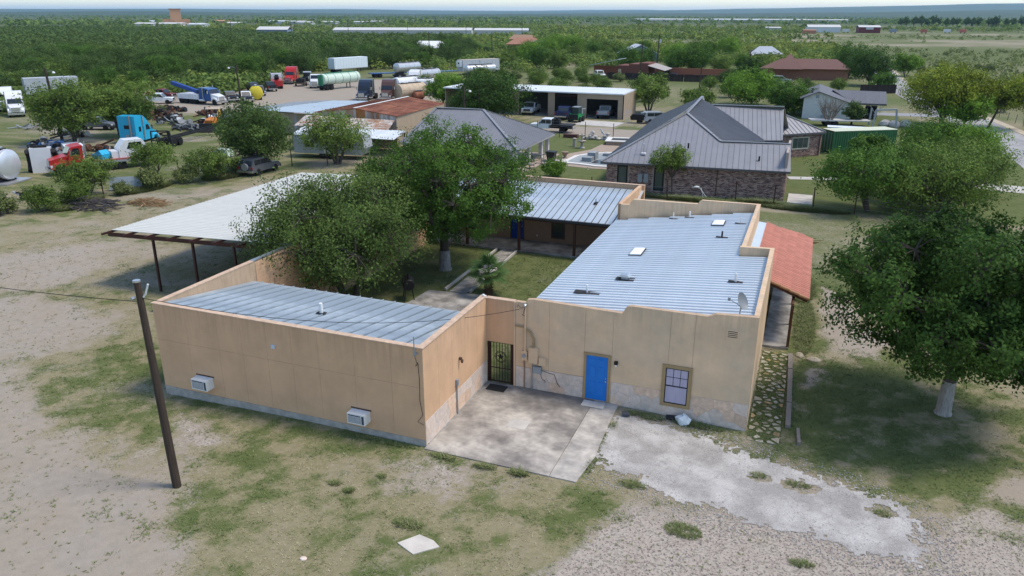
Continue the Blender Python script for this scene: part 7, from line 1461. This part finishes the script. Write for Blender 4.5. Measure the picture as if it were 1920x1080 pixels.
bsh = T('bush', 'round clipped green bush on the neighbour lawn behind the rear wing', -11.5, 50.2, 1.7, 1.55, .05, L_grn, 51, 4500, .15, 12, tr=.05, cat='bush')
# bare grey tree before the white house
bt = MB(); rs_ = random.Random(8)
for k in range(26):
    a = rs_.random() * 6.28; s_ = rs_.uniform(.5, 1); p1 = Vector((math.cos(a) * .5, math.sin(a) * .5, .9)); p2 = Vector((math.cos(a) * 1.7 * s_, math.sin(a) * 1.7 * s_, 2.4)); bt.tube([(0, 0, -.1), p1, p2], [.07, .06, .035], 5)
    for j in range(5): q = p2 + Vector((rs_.gauss(0, .9), rs_.gauss(0, .9), rs_.uniform(.4, 2.0))); bt.tube([p1.lerp(p2, rs_.uniform(.4, 1)), q], [.03, .012], 4)
t = thing('bare_tree', 'leafless grey multi stemmed tree before the white house', 'tree', (14.4, 101.2, 0)); bt.obj('trunk', bark_l, t)
T('mesquite_tree', 'grey green bush against the right side of the bare tree', 17.6, 103.2, 3.6, 2.2, .2, L_mesd, 52, 4000, .26, 10)
# fan palm in the courtyard
pm = thing('fan_palm', 'young fan palm with a shaggy trunk on the courtyard lawn', 'palm', (-4.25, 16.2, 0)); ptk = MB(); ptk.tube([(0, 0, -.1), (0, 0, .4), (.02, 0, 1.25)], [.26, .22, .17], 10)
for k in range(70): a = k * 2.4; z = .1 + k * .016; r_ = .23 - z * .04; ptk.beam((math.cos(a) * r_ * .7, math.sin(a) * r_ * .7, z), (math.cos(a) * (r_ + .09), math.sin(a) * (r_ + .09), z + .13), .06, .03)
ptk.obj('trunk', M('palm boots', (.13, .075, .045), .9, var=.4, scale=9), pm)
L_palm = leafm('palm', (.05, .105, .035)); rsn = np.random.default_rng(5)
fan = MB(); fan.tube([(0, 0, 0), (.35, 0, .12), (.7, 0, .18)], [.022, .018, .014], 5)
for j in range(19):
    a = R(-105 + j * 11.7); d = Vector((math.cos(a), math.sin(a), 0)); b0 = Vector((.7, 0, .18)); l = .80 * (1 - .25 * abs(j - 9) / 9); s_ = Vector((-d.y, d.x, 0)) * .035
    fan.add([b0, b0 + d * l * .5 + s_ + Vector((0, 0, .03)), b0 + d * l + Vector((0, 0, -.10)), b0 + d * l * .5 - s_ + Vector((0, 0, .03))], [(0, 1, 2, 3)])
fme = fan.mesh('frond', L_palm)
at_ = fme.attributes.new('v', 'FLOAT', 'FACE'); at_.data.foreach_set('value', rsn.uniform(.3, .8, len(fme.polygons)).astype(np.float32))
for k in range(24): o = inst('frond', fme, pm, (0, 0, 1.22 + .004 * k)); o.rotation_euler = (rsn.uniform(-.2, .2), R(24 - 3.1 * k) if k < 20 else R(-70), k * 2.4)
# --- prototypes for the brush country
protos = []
for i, (H, Rr, cb, lm, n, nl) in enumerate(((4.6, 3.6, .3, L_mes, 2600, 14), (5.4, 3.4, .4, L_mid, 2600, 14), (3.4, 3.0, .1, L_mes, 2000, 11), (5.0, 4.2, .4, L_mesd, 2800, 16), (2.6, 2.4, .1, L_pale, 1400, 9), (6.4, 4.2, .6, L_grn, 3000, 16), (4.2, 3.4, .3, L_mesd, 2400, 13))):
    c, tk = tree_parts(200 + i, H, Rr, cb, max(.4, cb), nl, int(n * 2.2), .28, lm, tr=.12, ntw=12, twig=False, trunks=2, sig=.27, lob=(.30, .46)); protos.append((c, tk.mesh('trunk', bark)))
placed = []
def scatter(label, poly, spacing, kinds, sc=(.7, 1.25), group=None, maxn=60, seed=0, keep=1.0, avoid=()):
    rs = random.Random(seed); xs = [p[0] for p in poly]; ys = [p[1] for p in poly]; n = 0; tries = 0
    while n < maxn and tries < maxn * 40:
        tries += 1; x, y = rs.uniform(min(xs), max(xs)), rs.uniform(min(ys), max(ys))
        if not bool(inpoly(np.array([x]), np.array([y]), poly)[0]): continue
        if any((x - a) ** 2 + (y - b) ** 2 < spacing * spacing for a, b in placed) or any((x - a) ** 2 + (y - b) ** 2 < c * c for a, b, c in avoid): continue
        placed.append((x, y)); n += 1; k = rs.choice(kinds); c, tk = protos[k]
        tree('mesquite_tree' if k != 4 else 'brush_shrub', label, x, y, c, tk, rz=rs.random() * 6.28, sc=rs.uniform(*sc), group=group, cat='tree' if k != 4 else 'shrub')
AV = [(-124, 86, 6), (-147, 121, 8), (-117, 82, 8), (-21, 130, 7), (-23.5, 143, 8), (-26, 156, 9), (-17, 150, 5), (5, 150, 6), (8, 170, 8), (14, 172, 7), (-35, 176, 9), (-26, 178, 9), (-14, 186, 7), (-42, 236, 9), (-136, 266, 15), (-106, 303, 15), (-110, 170, 9), (-73, 174, 10), (-70, 168, 8), (-85, 158, 8), (-31, 100, 18), (8, 190, 13), (14, 115, 9), (-6, 276, 10), (-150, 322, 6), (-128, 355, 9), (-29, 171, 2)]
scatter('mesquite tree on the front edge of the dense woods left of the truck yard', [(-150, 100), (-118, 112), (-113, 134), (-120, 165), (-160, 200), (-230, 180), (-190, 120)], 4.4, (0, 1, 3, 3, 6), (.8, 1.3), 'trees of the woods left of the truck yard', 125, 1, avoid=AV)
scatter('mesquite tree in the woods behind the white box trailer', [(-122, 172), (-104, 182), (-92, 205), (-104, 260), (-150, 320), (-170, 260), (-150, 200)], 5, (0, 1, 3, 6), (.8, 1.3), 'trees behind the box trailer', 40, 2, avoid=AV)
scatter('light green mesquite in the brush between the garage and the dark red house', [(-68, 118), (-18, 112), (-14, 122), (-30, 168), (-45, 172), (-70, 180), (-62, 140)], 5.2, (0, 2, 4, 2, 0), (.5, .85), 'brush behind the garage', 38, 3, avoid=AV)
scatter('light green mesquite in the brush behind the dark red house', [(-60, 186), (0, 196), (-2, 232), (-20, 300), (-100, 290), (-90, 215)], 6, (0, 5, 1, 0), (.8, 1.3), 'brush behind the red house', 44, 4, avoid=AV + [(-30, 240, 12)])
scatter('green tree among the houses left of the road', [(-10, 132), (10, 132), (16, 150), (20, 186), (22, 230), (5, 225), (-8, 205), (-12, 150)], 6.5, (1, 3, 0, 2), (.5, .8), 'trees among the houses', 20, 5, avoid=AV + [(-11, 147, 5)])
scatter('small brush shrub scattered over the pale pasture right of the road', [(38, 125), (70, 125), (110, 180), (90, 260), (38, 255), (36, 180)], 6, (4, 2, 4), (.4, .95), 'pasture brush right of the road', 46, 6)
scatter('low fence line shrub along the wire fence of the truck yard', [(-49, 17), (-46.8, 17), (-44.5, 30), (-40, 43), (-42, 44), (-47.4, 29)], 2.4, (2, 4), (.42, .7), 'fence line shrubs', 9, 7)
scatter('weedy shrub growing among the scrap of the truck yard', [(-122, 64), (-94, 58), (-78, 62), (-86, 80), (-100, 90), (-124, 92)], 3.6, (2, 4, 6), (.3, .62), 'weedy shrubs in the truck yard', 26, 8, avoid=[(-106, 65, 5), (-114, 69, 5), (-90, 89, 8), (-84, 71, 5)])
scatter('mesquite tree on the bare ground behind the left white semi trucks', [(-150, 80), (-128, 70), (-118, 92), (-114, 104), (-130, 104), (-152, 98)], 5, (1, 3, 6, 0), (.6, .95), 'trees behind the left semi trucks', 14, 9, avoid=AV)
# --- the rest of the country as one mass
def mass(name, mat, X, Y, Rb, nq, ls, seed, z=.0):
    rs = np.random.default_rng(seed); n = len(X); d = rs.normal(size=(n, nq, 3)); d /= np.linalg.norm(d, axis=2)[..., None]; d[..., 2] = np.abs(d[..., 2]) * .85
    C = np.stack([X, Y, np.zeros(n)], 1)[:, None, :] + d * (Rb[:, None, None] * rs.uniform(.6, 1.0, (n, nq, 1))) * [1, 1, 1.15]; C[..., 2] += .25
    v = np.clip(.45 + rs.normal(0, .16, (n, 1)) + rs.normal(0, .1, (n, nq)), 0, 1).ravel(); C = C.reshape(-1, 3)
    V, F = leaf_quads(C, rs, 1.0, .85, N=d.reshape(-1, 3), jit=.38); k = np.repeat(np.repeat(Rb * ls, nq), 4)[:, None]; Cc = np.repeat(C, 4, 0); V = Cc + (V - Cc) * k
    if z is not None: pass
    return soup(name, V, F, mat, kind='stuff', v=v)
rs = np.random.default_rng(77)
def wedge(n, r0, r1, a0=-62, a1=22):
    r = np.exp(rs.uniform(np.log(r0), np.log(r1), n)) if r1 / r0 > 3 else np.sqrt(rs.uniform(r0 * r0, r1 * r1, n)); a = np.radians(rs.uniform(a0, a1, n)); return 12 + r * np.sin(a), -22 + r * np.cos(a)
def keep(X, Y, cond): return X[cond], Y[cond]
AVn = np.array(AV)
def clear(X, Y, m=1.0):
    ok = np.ones(len(X), bool)
    for a, b, c in AV: ok &= (X - a) ** 2 + (Y - b) ** 2 > (c * m) ** 2
    for a, b, c in ((-283, 522, 75), (-222, 560, 35), (-358, 456, 18), (49, 740, 20), (12, 750, 24), (1, 690, 12), (-34, 790, 14), (80, 740, 40), (-735, 740, 30)): ok &= (X - a) ** 2 + (Y - b) ** 2 > c * c
    return ok
def roadclear(X, Y): return ~((Y < 330) & (np.abs(X - np.interp(Y, [20, 75, 118, 165, 200, 245, 330], [34, 37, 34.6, 30, 28.8, 29, 32])) < 8))
# dense woods on the left
X, Y = rs.uniform(-1100, -100, 60000), rs.uniform(95, 800, 60000); c_ = inpoly(X, Y, WOODS) & clear(X, Y); X, Y = X[c_], Y[c_]
dst = np.hypot(X - 12, Y + 22); pa = np.array(placed)
X, Y = X[dst < 900][:6800], Y[dst < 900][:6800]
nr = np.array([np.min((pa[:, 0] - x) ** 2 + (pa[:, 1] - y) ** 2) > 9 for x, y in zip(X, Y)]); X, Y = X[nr], Y[nr]; dst = np.hypot(X - 12, Y + 22)
vn = dst < 235
mass('near_woods', L_wood, X[vn], Y[vn], rs.uniform(2.2, 4.0, vn.sum()), 190, .15, 7); ne = (dst < 380) & ~vn; X, Y, ne = X[~vn], Y[~vn], ne[~vn]
mass('woods', L_wood, X[ne], Y[ne], rs.uniform(2.2, 4.2, ne.sum()), 110, .17, 1); mass('far_woods', L_wood, X[~ne], Y[~ne], rs.uniform(2.6, 4.6, (~ne).sum()), 52, .29, 2)
# patchy brush country, dense bands and thin pasture
X, Y = wedge(26000, 150, 1100); cn = fbm(X / 90, Y / 90, 41); cm = fbm(X / 260, Y / 90, 91); side_ = sstep(-60, 60, X - (Y - 200) * .0)
dens = np.clip(.84 - .45 * sstep(-20, 30, X) * sstep(1000, 560, Y) + (cn - .5) * 2.0 + (cm - .5) * 1.8 - .45 * blob(X, Y, -260, 560, 160, 120), 0, 1) * np.clip(1.4 - .25 * (Y < 260) * (X < -20), 0, 1)
ok = (rs.random(len(X)) < dens * .8) & clear(X, Y) & roadclear(X, Y) & ~inpoly(X, Y, WOODS) & ~inpoly(X, Y, YARD) & ~inpoly(X, Y, [(-70, 80), (40, 80), (30, 240), (-10, 240), (-60, 200)]) & ~inpoly(X, Y, [(-120, 130), (-50, 130), (-55, 185), (-118, 176)])
X, Y = X[ok], Y[ok]; dst = np.hypot(X - 12, Y + 22); ne = dst < 420; past_ = (X > 20) & (dst < 900)
sz = np.where(past_, rs.uniform(.7, 1.9, len(X)), rs.uniform(1.6, 3.6, len(X)))
sp_ = fbm(X / 40, Y / 40, 97) + rs.normal(0, .08, len(X)) > .5
for nm_, mt_, k_ in (('brush', L_far, sp_), ('light_brush', L_lite, ~sp_)):
    q = ne & ~past_ & k_; mass(nm_, mt_, X[q], Y[q], sz[q], 70, .26, 3); q = ~ne & ~past_ & k_; mass('far_' + nm_, mt_, X[q], Y[q], sz[q] * 1.15, 26, .44, 4)
q = past_; mass('pasture_brush', L_pale, X[q], Y[q], sz[q], 26, .45, 5)
X, Y = wedge(15000, 1000, 4600); cm = fbm(X / 700, Y / 260, 95); ok = (rs.random(len(X)) < np.clip(.5 + (cm - .5) * 3.4, 0.03, 1)) & ~((Y > 1850) & (Y < 2150) & (X > -600) & (X < 120)); X, Y = X[ok], Y[ok]; mass('horizon_woods', L_far, X, Y, rs.uniform(3.5, 7, len(X)), 9, .85, 6)
# row of dark trees far right
X = np.linspace(105, 330, 30) + rs.normal(0, 2, 30); Y = 1150 + (X - 105) * .25
k = 0
rp_c, rp_t = tree_parts(400, 16, 6, 1, 2, 10, 700, 1.6, L_oak, tr=.4, ntw=7, twig=False); rp_t = rp_t.mesh('trunk', bark)
for x, y in zip(X, Y): tree('row_tree', 'dark tall tree of the planted row on the far right plain', x, y, rp_c, rp_t, rz=x, sc=.75 + .3 * ((x * 7.3) % 1), group='planted row on the far plain')
# --- ground cover close to the compound
def gmat():
    m = bpy.data.materials.new('grass blades'); m.use_nodes = True; n = m.node_tree.nodes; L = m.node_tree.links; b = n['Principled BSDF']; a = n.new('ShaderNodeAttribute'); a.attribute_name = 'v'; r = n.new('ShaderNodeValToRGB'); L.new(a.outputs['Fac'], r.inputs[0])
    e = r.color_ramp.elements; e[0].color = (.42, .36, .24, 1); e[1].color = (.110, .155, .044, 1); e.new(.4).color = (.29, .275, .14, 1); e.new(.7).color = (.165, .185, .075, 1)
    L.new(r.outputs[0], b.inputs['Base Color']); b.inputs['Roughness'].default_value = .7; b.inputs['Specular IOR Level'].default_value = .2; return m
GM = gmat()
BUILT = [[(-12.7, 0), (0, 0), (0, 5.95), (-12.7, 5.95)], [(0, -.15), (6.1, -.15), (6.1, 6), (0, 6)], [(1.3, 5.9), (11.25, 5.9), (11.25, 15), (9.9, 25), (1.8, 22.7)], [(-12.7, 24.8), (2, 24.8), (2, 31.3), (-12.7, 31.3)], DRIVE, [(11.2, 14.4), (12.45, 14.4), (12.45, 27), (11.2, 27)], [(-8.2, 8.6), (-4.2, 8.6), (-4.5, 15.9), (-8.2, 15.9)], [(-6.6, 15.7), (-5.4, 15.7), (-5.9, 25), (-6.9, 25)], [(1.7, -5.7), (3.1, -5.7), (3.1, -4.7), (1.7, -4.7)]]
def free(X, Y):
    ok = np.ones(len(X), bool)
    for p in BUILT: ok &= ~inpoly(X, Y, p)
    return ok
def free2(X, Y):
    ok = np.ones(len(X), bool)
    for p in BUILT[1:3]: ok &= ~inpoly(X, Y, p)
    return ok
def tufts(name, X, Y, v, h, wd, nb, seed):
    rs = np.random.default_rng(seed); n = len(X); Z = gz(X, Y); a = rs.uniform(0, 6.283, (n, nb)); r = rs.uniform(0, .05, (n, nb)) * (h[:, None] / .08); bx = X[:, None] + np.cos(a) * r; by = Y[:, None] + np.sin(a) * r
    hh = h[:, None] * rs.uniform(.5, 1.2, (n, nb)); sp = hh * rs.uniform(.6, 2.2, (n, nb)); b2 = a + rs.normal(0, .6, (n, nb)); px, py = -np.sin(b2), np.cos(b2); w_ = wd[:, None] * rs.uniform(.6, 1.3, (n, nb)) / 2; Zb = np.repeat(Z[:, None], nb, 1)
    P0 = np.stack([bx + px * w_, by + py * w_, Zb], 2); P1 = np.stack([bx - px * w_, by - py * w_, Zb], 2); P2 = np.stack([bx + np.cos(b2) * sp, by + np.sin(b2) * sp, Zb + hh], 2)
    V = np.stack([P0, P1, P2], 2).reshape(-1, 3); F = np.arange(len(V)).reshape(-1, 3); vv = np.clip(np.repeat(v, nb) + rs.normal(0, .12, n * nb), 0, 1)
    return soup(name, V, F, GM, kind='stuff', v=vv, k=3)
N = 330000; X = rs.uniform(-40, 25, N); Y = rs.uniform(-10.5, 30, N) ; g_, gr_, gv_, _ = maps(X, Y); pat = fbm(X * 2.6, Y * 2.6, 131, 5); pat2 = fbm(X * .9, Y * .9, 141)
dn = np.clip((g_ - .5) * 1.1 + (pat - .5) * 2.4 + (pat2 - .5) * .6 + .34, 0, 1); ok = (rs.random(N) < dn * .8) & free(X, Y); X, Y, gr_, pat = X[ok][:150000], Y[ok][:150000], gr_[ok][:150000], pat[ok][:150000]
vv = np.clip(gr_ * .9 + .10 + (pat - .5) * 1.1, .02, .97); lush = sstep(.55, .9, vv)
tufts('grass', X, Y, vv, .025 + .03 * lush + rs.uniform(0, .025, len(X)), .014 + .012 * rs.random(len(X)), 4, 1)
# tiny isolated tufts on the bare ground
X = rs.uniform(-36, 12, 9000); Y = rs.uniform(-10.5, 20, 9000); g_, gr_, _, _ = maps(X, Y); ok = (g_ < .3) & free(X, Y) & (rs.random(9000) < .45); X, Y = X[ok], Y[ok]; tufts('bare_ground_tufts', X, Y, np.full(len(X), .66), rs.uniform(.02, .05, len(X)), rs.uniform(.015, .03, len(X)), 12, 2)
# taller weeds in clumps
WC = [(.9, -.35, .6, .14, .16), (2.6, -.4, .5, .1, .2), (3.9, -.35, .35, .12, .22), (-1.5, -.25, 1.5, .12, .1), (6.15, 1.2, .12, .7, .12), (6.1, 2.9, .12, .6, .1), (6.2, 4.2, .15, .4, .1), (7.2, 5.5, .9, .25, .14), (9.3, 5.6, 1.1, .2, .16), (9.9, -1.4, .6, .4, .14), (13.5, -1.7, .35, .2, .14), (11.9, 2.9, .28, .18, .12), (13.3, 2.75, .45, .22, .1), (15.9, 1.9, .3, .2, .1), (-1.9, -3.3, .25, .15, .14), (-1.2, -3.5, .18, .12, .14), (-.6, -2.3, .2, .12, .1), (1.6, -4.4, .5, .25, .16), (7.8, .5, .5, .25, .14), (-46.5, 24.5, 1.4, 2.5, .5), (-45.2, 31, 1.3, 3, .55), (-42.5, 38.5, 1.6, 2.5, .5), (-45.6, 22.3, 1.2, .9, .35), (13.1, 18, .5, 4, .2), (12.9, 24, .6, 2.5, .3), (-7, 5.0, 5, .2, .1), (3, 45.0, 5, .5, .4), (8.8, 45.9, 2.4, .5, .5), (12.5, 45, 3.5, .8, .4), (-2.6, 45.3, 1.8, .5, .5)]
xs, ys, hs = [], [], []
for cx, cy, rx, ry, h in WC:
    n = int(np.clip(rx * ry * 900, 60, 2200)); a = rs.uniform(0, 6.283, n); d = np.sqrt(rs.random(n)); xs.append(cx + np.cos(a) * d * rx); ys.append(cy + np.sin(a) * d * ry); hs.append(h * rs.uniform(.4, 1.1, n) * (1.1 - .5 * d))
X, Y, Hh_ = map(np.concatenate, (xs, ys, hs)); tufts('weeds', X, Y, np.clip(.80 + rs.normal(0, .18, len(X)), 0, 1), Hh_, .015 + Hh_ * .07, 7, 3)
# path gaps
X = rs.uniform(11.28, 12.5, 8000); Y = rs.uniform(5.4, 13.9, 8000); tufts('path_grass', X, Y, np.full(8000, .85), rs.uniform(.02, .055, 8000), np.full(8000, .03), 5, 4)
# loose stones of the gravel
X = rs.uniform(4, 24, 60000); Y = rs.uniform(-9, 2, 60000); _, _, gv_, _ = maps(X, Y); ok = (rs.random(60000) < gv_ * .5) & free(X, Y); X, Y = X[ok][:12000], Y[ok][:12000]; n = len(X); s_ = rs.uniform(.010, .030, n); Z = gz(X, Y)
oc = np.array([(1, 0, 0), (0, 1, 0), (-1, 0, 0), (0, -1, 0), (0, 0, .7), (0, 0, -.7)]); V = (np.stack([X, Y, Z + s_ * .4], 1)[:, None, :] + oc[None] * s_[:, None, None] * rs.uniform(.6, 1.4, (n, 6, 1))).reshape(-1, 3)
of = np.array([(0, 1, 4), (1, 2, 4), (2, 3, 4), (3, 0, 4), (1, 0, 5), (2, 1, 5), (3, 2, 5), (0, 3, 5)]); F = (np.arange(n)[:, None, None] * 6 + of[None]).reshape(-1, 3)
# chips of the worn drive lying over its edges
Xd = rs.uniform(5.6, 18.2, 26000); Yd = rs.uniform(-1.6, 6.0, 26000); c0 = soft(Xd, Yd, DRIVE, .5, 1.0); okd = (rs.random(26000) < .75 * np.sqrt(np.clip(c0, 0, 1)) * (1 - .75 * (c0 > .95))) & free2(Xd, Yd); Xd, Yd = Xd[okd], Yd[okd]; nd = len(Xd); sdv = rs.uniform(.012, .034, nd)
Vd = (np.stack([Xd, Yd, gz(Xd, Yd) + .012], 1)[:, None, :] + oc[None] * sdv[:, None, None] * rs.uniform(.6, 1.4, (nd, 6, 1))).reshape(-1, 3); Fd = (np.arange(nd)[:, None, None] * 6 + of[None]).reshape(-1, 3)
soup('drive_chips', Vd, Fd, M('drive chips', (.40, .385, .365), .9, var=.1, attr='v'), kind='stuff', v=np.repeat(rs.uniform(.25, .75, nd), 8), k=3)
pebm = M('loose pebbles', (.36, .30, .27), .9, var=.1, attr='v'); soup('gravel', V, F, pebm, kind='stuff', v=np.repeat(rs.uniform(.2, .9, n), 8), k=3)
# ================================================================== air
hz = bpy.data.materials.new('haze'); hz.use_nodes = True; nn = hz.node_tree.nodes; nn.remove(nn['Principled BSDF']); pv = nn.new('ShaderNodeVolumePrincipled'); pv.inputs['Color'].default_value = (.50, .74, 1, 1); pv.inputs['Density'].default_value = HAZE; pv.inputs['Anisotropy'].default_value = .2
hz.node_tree.links.new(pv.outputs[0], nn['Material Output'].inputs['Volume'])
B(-27000, 27000, -400, 27000, -3, 190).obj('haze', hz, kind='stuff')
